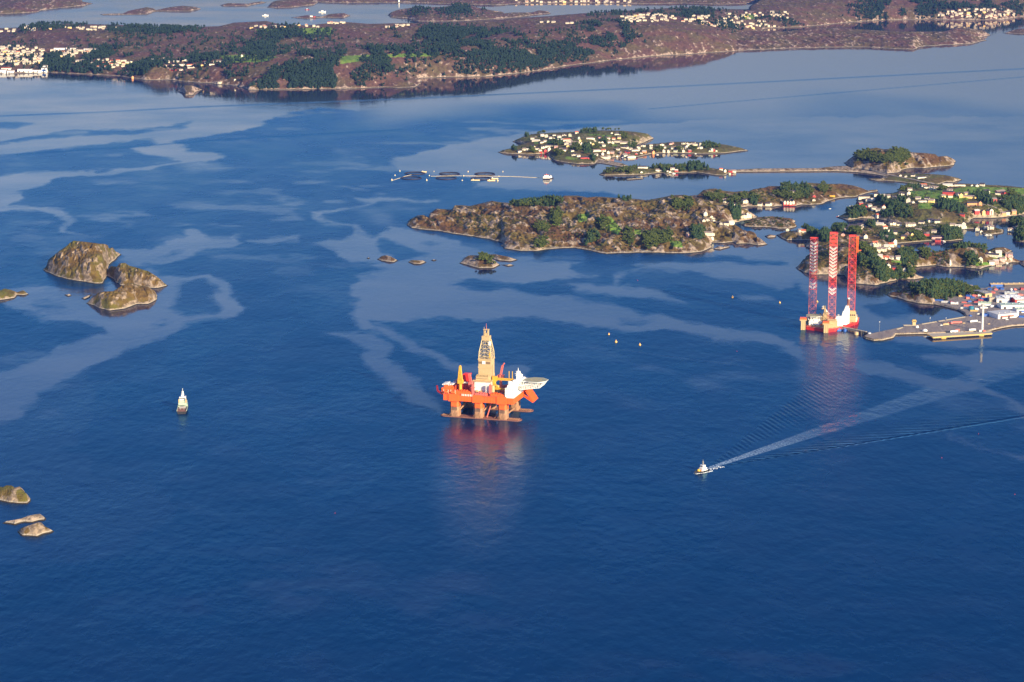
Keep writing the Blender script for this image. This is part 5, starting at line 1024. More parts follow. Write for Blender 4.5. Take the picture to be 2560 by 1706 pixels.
def build_houses():
    rows = []
    rnd = random.Random(5)
    for key, area, _, lst in HZ:
        pts = zz(key, [(x, y) for x, y, _ in lst]); X, Y, Z, ok = drop([p[0] for p in pts], [p[1] for p in pts])
        for (x, y, c), p, a, b, z, o in zip(lst, pts, X, Y, Z, ok):
            shape = c[0] if c[0] in 'nltsx' else 'n'; rest = c[1:]
            wall = next((q for q in rest if q in 'yropgb'), 'w'); roof = next((q for q in rest if q in 'dst'), None) or rnd.choice('sssddl')
            if wall == 'b' and roof == 't': roof = 'd'
            rows.append([area, wall, roof, shape, p[0], p[1], float(a), float(b), float(max(z, 0.7)), key])
    CW = dict(w='white', y='yellow', r='red', o='orange', p='pink', g='pale green', b='brown'); CR = dict(d='dark', s='brown-grey', t='red', l='light grey')
    CS = dict(n='house', l='long house', t='tall house', s='shed', x='gable-fronted house')
    ORD = ['first','second','third','fourth','fifth','sixth','seventh','eighth','ninth','tenth','eleventh','twelfth','thirteenth','fourteenth','fifteenth','sixteenth']
    grp = {}
    for r in rows: grp.setdefault((r[0], r[1], r[2], r[3]), []).append(r)
    for (area, wall, roof, shape), rs in grp.items():
        rs.sort(key=lambda r: r[4]); n = len(rs)
        for i, r in enumerate(rs):
            base = '%s-roofed %s %s' % (CR[roof], CW[wall], CS[shape])
            lab = 'only %s %s' % (base, area) if n == 1 else '%s %s from left %s' % (ORD[i], base, area)
            assert len(lab.split()) <= 16, lab
            D = math.hypot(r[6], r[7]); rz = rnd.choice([-.35, -.2, 0, .15, .3, .5]); 
            name = 'boathouse' if (shape == 's' or (r[8] < 2.5 and wall in 'ro')) else 'house'
            put_house(name, 'boathouse' if name == 'boathouse' else 'house', r[6], r[7], r[8]-.3, wall, roof, shape, rz, rnd.uniform(.70, .86)*(1.12 if key_near(r[9]) else .95), lab, 'houses '+area, D < 5200)
            HOUSE_SPOTS.append((r[6], r[7]))
    # four matching red boathouses in a row
    pts = zz('h', [(1540,432),(1582,430),(1624,428),(1665,426)]); X, Y, Z, ok = drop([p[0] for p in pts], [p[1] for p in pts])
    for i in range(4):
        t = thing('boathouse', ['leftmost of the four matching red and white boathouses','second from left of the four matching red boathouses','third from left of the four matching red boathouses','rightmost of the four matching red and white boathouses'][i], 'boathouse', (X[i], Y[i], max(Z[i], .6)), 0, 'row of four red boathouses')
        m = MB(); m.box(-3.2, 3.2, -5, 5, -2, 4.6, 1); m.add([(-3.2,-5,4.6),(3.2,-5,4.6),(0,-5,8)], [(0,1,2)], 0); m.box(-2.2, 2.2, -5.1, -5, 0.4, 4.6, 0); m.build('wall', [WM['w'], WM['r']], t)
        MB().add([(-3.8,-5.4,4.2),(0,-5.4,8.3),(0,5.2,8.3),(-3.8,5.2,4.2),(3.8,-5.4,4.2),(3.8,5.2,4.2)], [(0,1,2,3),(1,4,5,2)]).build('roof', RM['s'], t)
    return len(rows)
NH = build_houses()
# far settlements: more than three hundred houses stand nearer, so these small ones form one object
def far_houses():
    polys = [(P_('i',(-40,130),(480,120),(600,160),(770,150),(830,220),(780,330),(900,380),(760,440),(480,470),(-40,470)), 92), (P_('i',(950,180),(1800,190),(1750,235),(1400,260),(1380,350),(1250,350),(1030,290),(950,220)), 34),
      (P_('i',(1350,380),(1550,400),(1500,420),(1360,410)), 4), (P_('i',(1700,380),(2340,380),(2340,480),(2230,530),(1620,510)), 20), (P_('z2',(1920,120),(2150,95),(2290,115),(2290,140),(2100,158),(1900,150)), 44),
      (P_('z3',(0,120),(200,105),(560,85),(760,85),(770,130),(560,120),(640,170),(680,185),(440,200),(200,185),(10,150)), 80), (P_('z3',(1700,110),(1900,70),(2250,60),(2290,105),(2200,130),(1950,125)), 52),
      (P_('z1',(400,180),(800,190),(800,205),(560,212),(420,190)), 18), (P_('z1',(0,200),(350,175),(360,210),(0,230)), 13), (P_('z2',(300,180),(500,170),(500,185),(320,195)), 8), (P_('z1',(1700,180),(2200,175),(2200,190),(1720,200)), 14), (P_('z1',(2220,160),(2353,150),(2353,165),(2220,170)), 7),
      (P_('z2',(1180,5),(1300,8),(2050,12),(2050,22),(1300,22)), 26), (P_('z2',(1350,155),(1590,150),(1590,165),(1360,170)), 5)]
    sets = {}; rnd = random.Random(8)
    mats = [paint('far_wall', (0.60, 0.51, 0.36), .9), WM['y'], RM['s'], paint('far_pale_roof', (0.36, 0.31, 0.26), .9), RM['t']]; m = MB()
    for pg, n in polys:
        xs = [p[0] for p in pg]; ys = [p[1] for p in pg]; pts = []; tries = 0
        while len(pts) < n and tries < 9000:
            tries += 1
            x = rnd.uniform(min(xs), max(xs)); y = rnd.uniform(min(ys), max(ys)); y = round(y/2.3)*2.3+rnd.uniform(-.25, .25)
            if not inpoly(np.array([x]), np.array([y]), pg)[0]: continue
            if any(abs(x-a)*1.1+abs(y-b)*3 < 7 for a, b in pts): continue
            pts.append((x, y))
        X, Y, Z, ok = drop([p[0] for p in pts], [p[1] for p in pts])
        for x, y, z in zip(X, Y, Z):
            L, Wd, H = rnd.uniform(8, 15), rnd.uniform(7, 9), rnd.uniform(3, 5); a = rnd.choice([-.3, 0, .1, .25]); c, s = math.cos(a), math.sin(a)
            f = lambda p, q: (x+p*c-q*s, y+p*s+q*c)
            lo = [f(-L/2,-Wd/2), f(L/2,-Wd/2), f(L/2,Wd/2), f(-L/2,Wd/2)]; rid = [f(-L/2,0), f(L/2,0)]; z = max(z, .8)
            wm = 1 if rnd.random() < .08 else 0; rm = rnd.choice([2, 2, 3, 3, 3, 4] if rnd.random() < .4 else [2, 3, 3])
            m.add([(*p, z-5) for p in lo]+[(*p, z+H) for p in lo]+[(*p, z+H+2.2) for p in rid], [(0,1,5,4),(1,2,6,5),(2,3,7,6),(3,0,4,7),(5,6,9),(7,4,8)], wm)
            m.add([(*lo[0], z+H), (*lo[1], z+H), (*rid[1], z+H+2.25), (*rid[0], z+H+2.25), (*lo[2], z+H), (*lo[3], z+H)], [(0,1,2,3),(3,2,4,5)], rm)
            HOUSE_SPOTS.append((x, y))
    o = m.build('far_houses', mats); tag(o, 'hundreds of tiny pale houses scattered over the distant mainland shores', 'houses', kind='stuff')
far_houses()

# ------------------------------------------------------------------ larger buildings
def wharf(name, cat, lab, px, py, L, Wd, H, rz, wall, roof, stripe=None, grp=None, pitch=1.2, zb=None):
    """px,py: middle of the front wall's foot"""
    X, Y, Z, ok = drop(px, py); z = float(Z[0]) if zb is None else zb
    if zb is not None: X, Y = gp([px], [py], zb)
    t = thing(name, lab, cat, (float(X[0]), float(Y[0]), z), rz, grp)
    m = MB(); m.box(-L/2, L/2, 0, Wd, -1.5, H); m.add([(-L/2,0,H),(-L/2,Wd,H),(-L/2,Wd/2,H+pitch),(L/2,0,H),(L/2,Wd,H),(L/2,Wd/2,H+pitch)], [(0,2,1),(3,4,5)]); w = m.build('wall', wall, t)
    e = .4; r = MB()
    for s in (0, 1):
        ys = (-e, Wd/2) if s == 0 else (Wd/2, Wd+e); zs = (H-.1, H+pitch) if s == 0 else (H+pitch, H-.1)
        r.add([(-L/2-e,ys[0],zs[0]),(L/2+e,ys[0],zs[0]),(L/2+e,ys[1],zs[1]),(-L/2-e,ys[1],zs[1]),(-L/2-e,ys[0],zs[0]+.35),(L/2+e,ys[0],zs[0]+.35),(L/2+e,ys[1],zs[1]+.35),(-L/2-e,ys[1],zs[1]+.35)], [(3,2,1,0),(4,5,6,7),(0,1,5,4),(1,2,6,5),(2,3,7,6),(3,0,4,7)])
    for k in range(3): r.box(-L*.3+k*L*.28, -L*.3+k*L*.28+1.6, Wd*.3, Wd*.3+1.6, H+.4, H+pitch+1)
    r.build('roof', roof, t)
    if stripe: MB().box(-L*.38, L*.28, -.12, -.02, H*.22, H*.72).build('coloured_panel', stripe, t)
    for k in range(max(1, int(L/14))): MB().box(-L/2+4+k*14, -L/2+8+k*14, -.2, -.13, 0, min(4, H*.6)).build('gate', DARK, t)
    return t
GZ = lambda x, y: zz('g', [(x, y)])[0]
WG = 'warehouses on the harbour ground'
LG = paint('light_metal_roof', (0.48, 0.50, 0.48), 0.5); GG = paint('green_grey_roof', (0.34, 0.42, 0.36), 0.6); SILV = paint('grey_cladding', (0.50, 0.49, 0.47), 0.6)
wharf('warehouse', 'warehouse', 'flat grey-roofed shed with a long red panel on its front', *GZ(1770,1036), 38, 30, 6.6, .42, WHITE, SILV, SALM, WG, .3)
wharf('warehouse', 'warehouse', 'long pale shed with a green-grey roof behind the red-panelled one', *GZ(1900,806), 40, 22, 5.5, .10, WHITE, GG, None, WG)
wharf('warehouse', 'warehouse', 'pale shed cut by the right edge of the view', *GZ(2140,905), 22, 18, 5, .2, WHITE, GG, BLUE, WG)
wharf('warehouse', 'warehouse', 'white shed with a blue left gable', *GZ(1640,655), 20, 26, 6, -.1, WHITE, LG, None, WG)
wharf('warehouse', 'warehouse', 'white-roofed shed with blue eaves and a red gable at the right edge', *GZ(1900,640), 30, 26, 7, .3, BLUE, WHITE, SALM, WG)
wharf('warehouse', 'warehouse', 'white-roofed shed with a broad red wall at the right edge', *GZ(2130,690), 26, 22, 7.5, .15, RED, WHITE, WHITE, WG)
wharf('warehouse', 'warehouse', 'square tan store with a flat roof', *GZ(1380,635), 10, 9, 6, .15, CONC, CONC, None, WG, .2)
wharf('warehouse', 'warehouse', 'dark-roofed workshop with pale doorway', *GZ(1290,520), 14, 34, 6, .5, CREAM, GREY, None, WG)
wharf('warehouse', 'warehouse', 'grey halls with long low roofs farthest back', *GZ(1520,270), 24, 12, 4, .1, BLUE, CREAM, None, WG)
wharf('warehouse', 'warehouse', 'long hall with pale roof farthest back at the right', *GZ(1920,268), 34, 12, 4, .15, DARK, CREAM, None, WG)
wharf('warehouse', 'warehouse', 'pale low tent-like store in the middle of the yard', *GZ(1190,730), 20, 10, 3.4, -.2, WHITE, GREEN, None, WG, 1.8)
wharf('warehouse', 'warehouse', 'lilac-grey flat store near the back of the yard', *GZ(1850,465), 22, 12, 3, -.2, SILV, LG, None, WG)
IZ = lambda x, y: zz('i', [(x, y)])[0]
MG = 'large buildings along the mainland quay'
for x, y, L, Wd, H, st, lab in ((450,610,44,20,9,None,'long white waterfront factory at the far left quay'),(665,610,30,20,7,None,'middle white waterfront factory on the mainland quay'),(815,605,18,20,13,BLUE,'tall white block with a blue panel ending the mainland quay'),(820,530,16,14,7,None,'cream block behind the tall one with the blue panel'),
    (45,620,20,18,10,None,'white waterfront building at the left edge of the view'),(190,620,20,18,8,None,'white gabled waterfront building left of the long factory'),(110,565,30,14,6,None,'orange-roofed row behind the leftmost quay'),(1100,200,40,22,8,None,'broad white school-like block above the town'),(1640,200,36,16,5,None,'long white terrace at the right end of the upper town'),(1350,200,22,16,7,None,'white block right of the school-like block')):
    wharf('quay_building' if y > 500 else 'town_block', 'building', lab, *IZ(x, y), L, Wd, H, 0, WHITE, RM['s'] if 'orange' not in lab else RM['t'], st, MG, 1.5)

# ------------------------------------------------------------------ harbour: quay, jetty, mast, cargo
HQ = 3.0
def slab(name, lab, cat, pts, z0, z1, mats, key='zq', kind=None, zt=None):
    P = [gp(*p, zt if zt is not None else z1) for p in zz(key, pts)]; P = [(float(a), float(b)) for a, b in P]
    ar = sum(P[i][0]*P[(i+1) % len(P)][1]-P[(i+1) % len(P)][0]*P[i][1] for i in range(len(P)))
    if ar < 0: P = P[::-1]
    return P
P = slab('quay', '', '', [(1105,893),(1190,938),(1945,888),(1935,862)], 1.2, 3.5, None)
t = thing('quay', 'straight concrete quay with ochre edge, dark piles and fenders', 'quay', (P[0][0], P[0][1], 0))
off = [(x-P[0][0], y-P[0][1]) for x, y in P]
MB().prism(off, 1.6, 3.5).build('deck', CONC, t); 
A_, B_ = [Vector((*[float(q) for q in gp(*p, 3.5)], 0))-Vector((P[0][0], P[0][1], 0)) for p in zz('zq', [(1190,938),(1945,888)])]
C_ = Vector((*[float(q) for q in gp(*zz('zq', [(1105,893)])[0], 3.5)], 0))-Vector((P[0][0], P[0][1], 0))
m = MB(); m.beam((A_.x, A_.y, 3.1), (B_.x, B_.y, 3.1), 1.3); m.beam((C_.x, C_.y, 3.1), (A_.x, A_.y, 3.1), 1.3); m.build('quay_edge', YOCH, t)
m = MB()
for k in range(34):
    p = A_.lerp(B_, (k+.3)/34); m.cyl(p.x, p.y+.3, -2, 1.6, .45, n=6)
m.build('pile', DARK, t)['kind'] = 'stuff'
for f in (.18, .82):
    p = A_.lerp(B_, f); MB().box(p.x-3.5, p.x+3.5, p.y-1.6, p.y+.2, .3, 2.6).build('fender_pontoon', YOCH, t)
def harb(name, lab, cat, gx, gy, parts, rz=0, grp=None, key='g', z=HQ):
    p = zz(key, [(gx, gy)])[0]; q = g3(p[0], p[1], z); t = thing(name, lab, cat, q, rz, grp)
    for nm, mb, mt in parts: mb.build(nm, mt, t)
    return t
m = MB(); m.truss((0,0,0), (0,0,40), 1.9, .45, 20); h = MB().box(-3, 3, -.6, .6, 40, 41.2).box(-2.2, 2.2, -.9, .9, 37.5, 38.3)
harb('light_mast', 'tall pale lattice floodlight mast on the quay', 'light mast', 1132, 1365, [('lattice_tower', m, WHITE), ('floodlight', h, GREY), ('footing', MB().box(-2, 2, -2, 2, 0, 1.6), CONC)])
harb('bollard_house', 'small pale block left of the floodlight mast foot', 'hut', 1085, 1375, [('body', MB().box(-1.5,1.5,-1.2,1.2,0,2.6).box(-1.7,1.7,-1.4,1.4,2.6,2.9), WHITE)])
harb('bollard_house', 'small pink block right of the floodlight mast foot', 'hut', 1180, 1375, [('body', MB().box(-1.5,1.5,-1.2,1.2,0,2.6).box(-1.7,1.7,-1.4,1.4,2.6,2.9), SALM)])
cargo = [(40,612,18,4,2.6,BLUE,'low dark blue container row by the inlet shore'),(250,655,16,5,2.4,SILV,'grey-lilac flat cargo by the inlet shore'),(470,690,14,5,3.2,WHITE,'white and salmon container right of the grey-lilac cargo'),(395,668,7,5,3.4,DKRED,'dark red container behind the white and salmon one'),
 (520,470,12,5,2.6,YOCH,'orange-yellow machinery stack near the quarry'),(590,510,6,5,2.5,YOCH,'smaller orange-yellow crate beside the machinery stack'),(700,450,14,5,2.6,DARK,'dark cargo row behind the red and blue containers'),(860,475,5,5,3,WHITE,'white cabin in the back cargo rows'),(770,560,7,5,3,SALM,'salmon container in front of the blue ones'),(820,515,10,5,3.2,BLUE,'blue container left of the red stack'),
 (900,550,6,5,3,BLUE,'small bright blue container in the back cargo rows'),(960,515,9,5,4,SALM,'salmon red stack in the back cargo rows'),(1070,500,6,5,3,WHITE,'white crate right of the salmon red stack'),(1150,525,5,4,2.6,SALM,'salmon crate before the dark workshop'),(1190,595,14,6,3.4,BLUE,'dark blue cargo left of the tan store'),(1000,650,12,6,2,DKRED,'long dark red pipe stack in the yard'),
 (1090,610,10,5,3,DKRED,'brick red pipe stack with a raised end'),(820,640,8,4,2,BLUE,'blue crate on the left side of the yard'),(690,660,8,5,1.8,SALM,'salmon sheet stack beside the shore road'),(790,745,14,6,2.6,SALM,'red tarpaulin-covered cargo above the teal tank'),(690,800,12,4,1.6,WHITE,'white tubular cargo by the shore'),(925,865,12,6,1.8,YOCH,'bright orange cargo right of the teal tank'),
 (1010,835,8,5,3,WHITE,'white container right of the orange cargo'),(1170,790,12,5,2,WHITE,'long white cargo behind the floodlight mast'),(1385,760,8,5,3,WHITE,'white vessel-shaped cargo beside the long pale shed'),(1240,985,12,7,4,BLUE,'dark blue container block left of the red-panelled shed'),(840,990,4,4,2.2,BLUE,'bright blue tank at the inner corner of the inlet'),
 (1320,350,7,5,3.5,BLUE,'blue container stack before the farthest hall, left'),(1560,330,9,5,3.5,BLUE,'blue container stack before the farthest hall, right'),(1640,340,8,5,3.5,BLUE,'violet-blue container block below the farthest halls'),(1470,350,6,4,2.6,SALM,'salmon crate below the farthest halls'),(1860,370,5,5,4,WHITE,'pale tower-like block near the back right'),(1940,345,5,4,2.4,SALM,'pink crate near the back right'),(2120,345,8,6,4,DKRED,'dark red block at the right edge far back'),(2060,480,9,6,3,SALM,'salmon cargo at the right edge behind the white roofs'),
 (1900,410,8,6,3,BLUE,'violet cargo beside the lilac-grey store'),(1420,430,8,6,3,SALM,'salmon cargo right of the dark workshop'),(1210,380,14,3,1.6,DARK,'low dark strip of pipes behind the yard'),(2105,1020,10,6,2.6,BLUE,'dark blue container at the right edge by the red-panelled shed'),(1980,870,8,5,3,BLUE,'blue and white cargo right behind the red-panelled shed')]
for i, (x, y, L, w, H, mt, lab) in enumerate(cargo):
    m = MB()
    if H > 2.9:
        for k in range(max(1, int(L/3))): m.box(-L/2+k*3, -L/2+k*3+2.8, -w/2, w/2, 0, H-(k*7 % 3)*.4)
    else:
        m.box(-L/2, L/2, -w/2, w/2, 0, H*.6); m.box(-L/2+.5, L/2-1.5, -w/2+.3, w/2-.5, H*.6, H)
    r = MB()
    for k in range(int(L/1.5)): r.box(-L/2+.3+k*1.5, -L/2+.6+k*1.5, -w/2-.12, -w/2, .1, H*.55)
    harb('cargo_stack', lab, 'cargo', x, y, [('body', m, mt), ('rib', r, GREY)], ((i*37) % 9-4)*.09, 'cargo stored on the harbour ground')
m = MB().cyl(0, 0, 0, 5.4, 4.2, n=16); m.cyl(0, 0, 5.4, 6.2, 4.2, 1.2, n=16); harb('storage_tank', 'round teal storage tank among the cargo', 'tank', 860, 830, [('shell', m, TEAL), ('hatch', MB().cyl(0, 0, 6.2, 6.8, 1, n=8), GREY)])
def vehicle(x, y, L, mt, lab, rz=0, truck=False, cargo=None):
    m = MB(); wd = 2.2 if truck else 1.8; H = 2.9 if truck else 1.4
    parts = []
    if truck:
        parts.append(('cab', MB().box(-L/2, -L/2+2.4, -wd/2, wd/2, .6, H).box(-L/2+.3, -L/2+2.2, -wd/2+.1, wd/2-.1, H, H+.3), mt)); parts.append(('load', MB().box(-L/2+2.7, L/2, -wd/2, wd/2, .9, H+.6), cargo or mt))
    else:
        parts.append(('body', MB().box(-L/2, L/2, -wd/2, wd/2, .35, .95).prism([(-L*.3,-wd*.45),(L*.32,-wd*.45),(L*.32,wd*.45),(-L*.3,wd*.45)], .95, H, 0, [(-L*.2,-wd*.38),(L*.24,-wd*.38),(L*.24,wd*.38),(-L*.2,wd*.38)]), mt))
    w = MB()
    for a in (-.33, .33):
        for s in (-1, 1): w.beam((L*a, s*wd/2-.1, .4), (L*a, s*wd/2+.1, .4), .8, n=10)
    parts.append(('wheel', w, DARK)); harb('truck' if truck else 'car', lab, 'truck' if truck else 'car', x, y, parts, rz, 'vehicles on the quay')
for a in ((920,1140,12,WHITE,'white lorry with box body in the middle of the quay',.3,True),(245,1215,9,CREAM,'cream lorry cab beside the red trailers on the left of the quay',.1,True),(340,1190,8,SALM,'salmon red lorry in the row on the left of the quay',.3,True,SALM),(470,1172,14,WHITE,'white and pink lorry behind the salmon one',.15,True,SALM),
  (560,1165,9,SALM,'salmon red lorry at the right end of the row',.15,True,SALM),(440,1390,12,WHITE,'white lorry near the quay edge on the left',.2,True),(520,1360,7,SALM,'orange-red lorry beside the white one near the quay edge',.3,True,SALM),(890,1350,10,WHITE,'white van body near the quay edge by the mast',.05,True),
  (1035,945,5,WHITE,'white car beside the dark blue container block',.2),(1735,1082,5,WHITE,'white car before the red-panelled shed',.3),(130,1220,5,WHITE,'white car at the left end of the lorry row',.1),(680,1170,5,CREAM,'pale car right of the lorry row',.1),(1060,1145,5,WHITE,'pale car right of the white lorry',-.4),(1180,945,4.5,WHITE,'white car left of the dark blue containers',.4),(630,1385,5,GREY,'grey car right of the orange-red lorry',.1),(1290,1190,5,CREAM,'beige machine right of the mast',.5)): vehicle(*a)
# breakwater furniture
def lamp(px, py, h, lab, z=HQ):
    q = g3(px, py, z); t = thing('lamp_post', lab, 'lamp post', q, 0, 'lamp posts round the harbour'); MB().cyl(0, 0, 0, h, .22, .14, 6).build('post', GREY, t); MB().ball((0, 0, h), .7, 0, 8, 5).build('lamp_head', WHITE, t)
lamp(*zz('zq', [(503,868)])[0], 15, 'lone lamp post on the breakwater left of the quay'); lamp(*zz('zq', [(1355,726)])[0], 4, 'short lamp post on the inner harbour wall'); lamp(*zz('zq', [(1150,758)])[0], 8, 'faint lamp post on the inner harbour wall farther left')
lamp(*zz('zq', [(925,345)])[0], 9, 'pole on the bare rocks of the wooded point', 5)
P0 = g3(2099, 818, 3); P1 = g3(2166, 832, 3); t = thing('jetty', 'long narrow jetty on piles reaching from the breakwater to the jack-up rig', 'jetty', P0); d = P1-P0
m = MB(); m.beam((0,0,0), tuple(d), 3.4); m.build('deck', CONC, t)
m = MB()
for k in range(9): q = d*k/8; m.cyl(q.x, q.y, -5, -.8, .6, n=8)
m.build('pile', DARK, t)['kind'] = 'stuff'
for i, (x, y, r, mt) in enumerate(((208,893,3.4,CREAM),(268,885,3.0,BLACK),(330,893,3.0,BLACK),(375,905,2.6,WHITE),(60,852,2.6,BLUE))):
    q = g3(*zz('zq', [(x, y+12)])[0]); t = thing('mooring_dolphin', ['cream round mooring dolphin before the jetty','black mooring dolphin in the middle before the jetty','black mooring dolphin next to the breakwater head','pale mooring block on the breakwater head','blue mooring dolphin by the jack-up rig'][i], 'mooring dolphin', q, 0, 'mooring dolphins along the jetty')
    MB().cyl(0, 0, -3, 4.2, r, r*.92, 12).build('drum', mt, t); MB().cyl(0, 0, 4.2, 5.4, .5, .5, 8).build('bollard', GREY, t)
q = g3(*zz('zq', [(810,808)])[0], 1); q2 = g3(*zz('zq', [(950,815)])[0], 1)
t = thing('landing_stage', 'small landing stage with dark supports on the inner side of the breakwater', 'jetty', q); m = MB(); m.box(0, 20, -3, 3, 2.4, 3.3); m.build('deck', CONC, t); m = MB()
for x in (1, 6, 12, 18): m.box(x, x+1.4, -2.6, 2.6, -2, 2.4)
m.build('support', DARK, t)
harb('signal_tower', 'squat cream and orange signal tower on the inner breakwater', 'tower', 945, 790, [('shaft', MB().box(-2.4,2.4,-2.4,2.4,0,6), CREAM), ('cabin', MB().box(-3.2,3.2,-3.2,3.2,6,8.4).box(-2.4,2.4,-2.4,2.4,8.4,9.2), YOCH), ('window', MB().box(-2.6,2.6,-3.3,-3.22,6.8,7.8), GLASS)], 0, None, 'zq')
harb('storage_tank', 'small white tank at the bend of the breakwater', 'tank', 985, 815, [('shell', MB().cyl(0,0,0,3,2.6,2.2,12), WHITE), ('hatch', MB().cyl(0,0,3,3.5,.7,n=8), GREY)], 0, None, 'zq')
harb('storage_tank', 'white dome-shaped cover left of the quay', 'tank', 1085, 860, [('shell', MB().ball((0,0,.5), 4, 0, 12, 6, .7), WHITE), ('hatch', MB().cyl(0,0,3,3.8,.7,n=8), GREY)], 0, None, 'zq')
m = MB(); rnd = random.Random(2)
for a, b, n in (((1050,775),(1340,725),14),((730,840),(800,818),5),((1360,722),(1600,682),12)):
    pa, pb = [g3(*p, 3) for p in zz('zq', [a, b])]
    for k in range(n): q = pa.lerp(pb, (k+.5)/n); m.box(q.x-1.6, q.x+1.6, q.y-.5, q.y+.5, 2.9, 4.0)
tag(m.build('wave_wall', CONC), 'broken pale concrete wall along the inner harbour edge', 'wall')
# ------------------------------------------------------------------ far bridge, yellow quay, marina
z_ = 17; pa, pb = g3(2065, 32.5, z_), g3(2298, 29, z_); t = thing('road_bridge', 'pale flat road bridge on two piers across the far strait', 'bridge', pa); d = pb-pa
m = MB(); m.beam((0,0,0), tuple(d), 5); m.build('deck', CREAM, t); m = MB(); m.beam((0,-3,3), (d.x, d.y-3, 3), .8); m.build('parapet', WHITE, t)
for f in (.19, .315, .02, .62): MB().box(d.x*f-2.5, d.x*f+2.5, d.y*f-4, d.y*f+4, -22, -2).build('pier', CREAM, t)
q = g3(*zz('h', [(2170,318)])[0], 2); t = thing('quay', 'low pale pier with a bright yellow end by the wooded peninsula', 'quay', q); MB().box(-18, 14, -3, 3, -.8, .8).build('deck', CREAM, t); MB().box(4, 15, -3.3, 3.3, .8, 4.4).build('yellow_container', YEL, t)
m = MB()
for k in range(12): m.cyl(-17+k*2.8, -2, -4, -.8, .35, n=6)
m.build('pile', DARK, t)
for k_, x, y, L, lab in (('c',420,800,16,'little white jetty off the west side of the green island'),('e',1440,185,34,'pale marina pontoon behind the jack-up legs'),('f',1860,668,10,'pale jetty at the right end of the brown rocky island'),('h',690,735,22,'white quay with sheds on the inlet of the large heath island')):
    q = g3(*zz(k_, [(x, y)])[0], .9); t = thing('pontoon_jetty', lab, 'jetty', q, 0, 'little pale jetties'); MB().box(-L/2, L/2, -1.6, 1.6, -.5, .3).build('deck', wmat, t); m = MB()
    for j in range(4): m.cyl(-L/2+1+j*(L-2)/3, 0, -1.5, 1.6, .25, n=6)
    m.build('post', WHITE, t)
q = drop(*zz('f', [(905,655)])[0]); t = thing('lighthouse', 'tiny white lighthouse at the foot of the brown rocky island', 'lighthouse', (float(q[0][0]), float(q[1][0]), max(.8, float(q[2][0]))))
MB().cyl(0,0,-1,5,1.9,1.5,8).build('tower', WHITE, t); MB().cyl(0,0,5,7,1.2,1.2,8).cyl(0,0,7,8,1.5,.2,8).build('lantern', WHITE, t)
q = drop(*zz('z2', [(403,18)])[0]); t = thing('lighthouse', 'white lighthouse tower on the shore at the top edge', 'lighthouse', (float(q[0][0]), float(q[1][0]), max(1, float(q[2][0]))))
MB().cyl(0,0,-2,15,4,3,10).build('tower', WHITE, t); MB().cyl(0,0,15,19,3,3,8).cyl(0,0,19,21,3.4,.4,8).build('lantern', WHITE, t)

# ------------------------------------------------------------------ roads
ASPH = paint('road_asphalt', (0.24, 0.20, 0.17), .9)
def road(lab, key, pts, w=5.0):
    P = zz(key, pts); xs = []; ys = []
    for (a, b), (c, d) in zip(P[:-1], P[1:]):
        n = max(2, int(math.hypot(c-a, d-b)/1.5))
        for k in range(n): xs.append(a+(c-a)*k/n); ys.append(b+(d-b)*k/n)
    X, Y, Z, ok = drop(xs, ys); X, Y = X[ok], Y[ok]
    if len(X) < 4: return
    ker = np.ones(5)/5; X = np.convolve(np.pad(X, 2, 'edge'), ker, 'valid'); Y = np.convolve(np.pad(Y, 2, 'edge'), ker, 'valid')
    dx = np.gradient(X); dy = np.gradient(Y); l = np.hypot(dx, dy)+1e-6; nx, ny = -dy/l*w/2, dx/l*w/2
    V = []
    for s in (-1, 1):
        x, y = X+nx*s, Y+ny*s; V.append(np.stack([x, y, np.maximum(np.maximum(height(x, y), height(X, Y)), .8)+.35], -1))
    n = len(X); V = np.vstack(V); F = np.array([(i, i+1, n+i+1, n+i) for i in range(n-1)])
    tag(mesh_np('road', V, F, [ASPH]), lab, kind='structure')
road('curving road down through the mainland town', 'i', [(760,470),(900,450),(1000,430),(1120,400),(1160,360),(1100,320),(1010,285)])
road('road along the row of houses below the farmland', 'c', [(1000,1215),(1270,1275),(1500,1290),(1900,1280),(2290,1235)])
road('road running on beside the big white house', 'd', [(0,1240),(200,1240),(420,1250),(560,1245)])
road('lane past the tall white house on the farmland', 'c', [(1250,690),(1500,715),(1900,735),(2290,700)])
road('diagonal road above the far right inlet', 'd', [(900,745),(1150,795),(1450,760),(1700,860)])
road('road on the islet leading off the causeway', 'k', [(1300,408),(1450,440),(1700,490),(1900,535),(2050,560)], 7)
road('road along the foot of the large heath island cottages', 'h', [(410,672),(520,680),(650,712)])
# ------------------------------------------------------------------ trees
def leafmat(name, a, b):
    m, N, L, P = newmat(name); geo = N.new('ShaderNodeNewGeometry'); n = N.new('ShaderNodeTexNoise'); n.inputs['Scale'].default_value = .35; n.inputs['Detail'].default_value = 4
    L.new(geo.outputs['Position'], n.inputs['Vector']); L.new(mixc(N, L, mapr(N, L, n.outputs['Fac'], .35, .65), a, b), P.inputs['Base Color']); P.inputs['Roughness'].default_value = .9; P.inputs['Specular IOR Level'].default_value = .1
    return m
LEAF1 = leafmat('conifer_needles', (0.013, 0.032, 0.018), (0.046, 0.072, 0.026)); LEAF2 = leafmat('broadleaf_foliage', (0.024, 0.042, 0.011), (0.080, 0.092, 0.020)); BARK = paint('bark', (0.12, 0.08, 0.05), .9)
LEAF3 = leafmat('distant_forest', (0.008, 0.022, 0.018), (0.026, 0.044, 0.026)); SHRUB = leafmat('shrub_leaves', (0.016, 0.030, 0.010), (0.060, 0.070, 0.016))
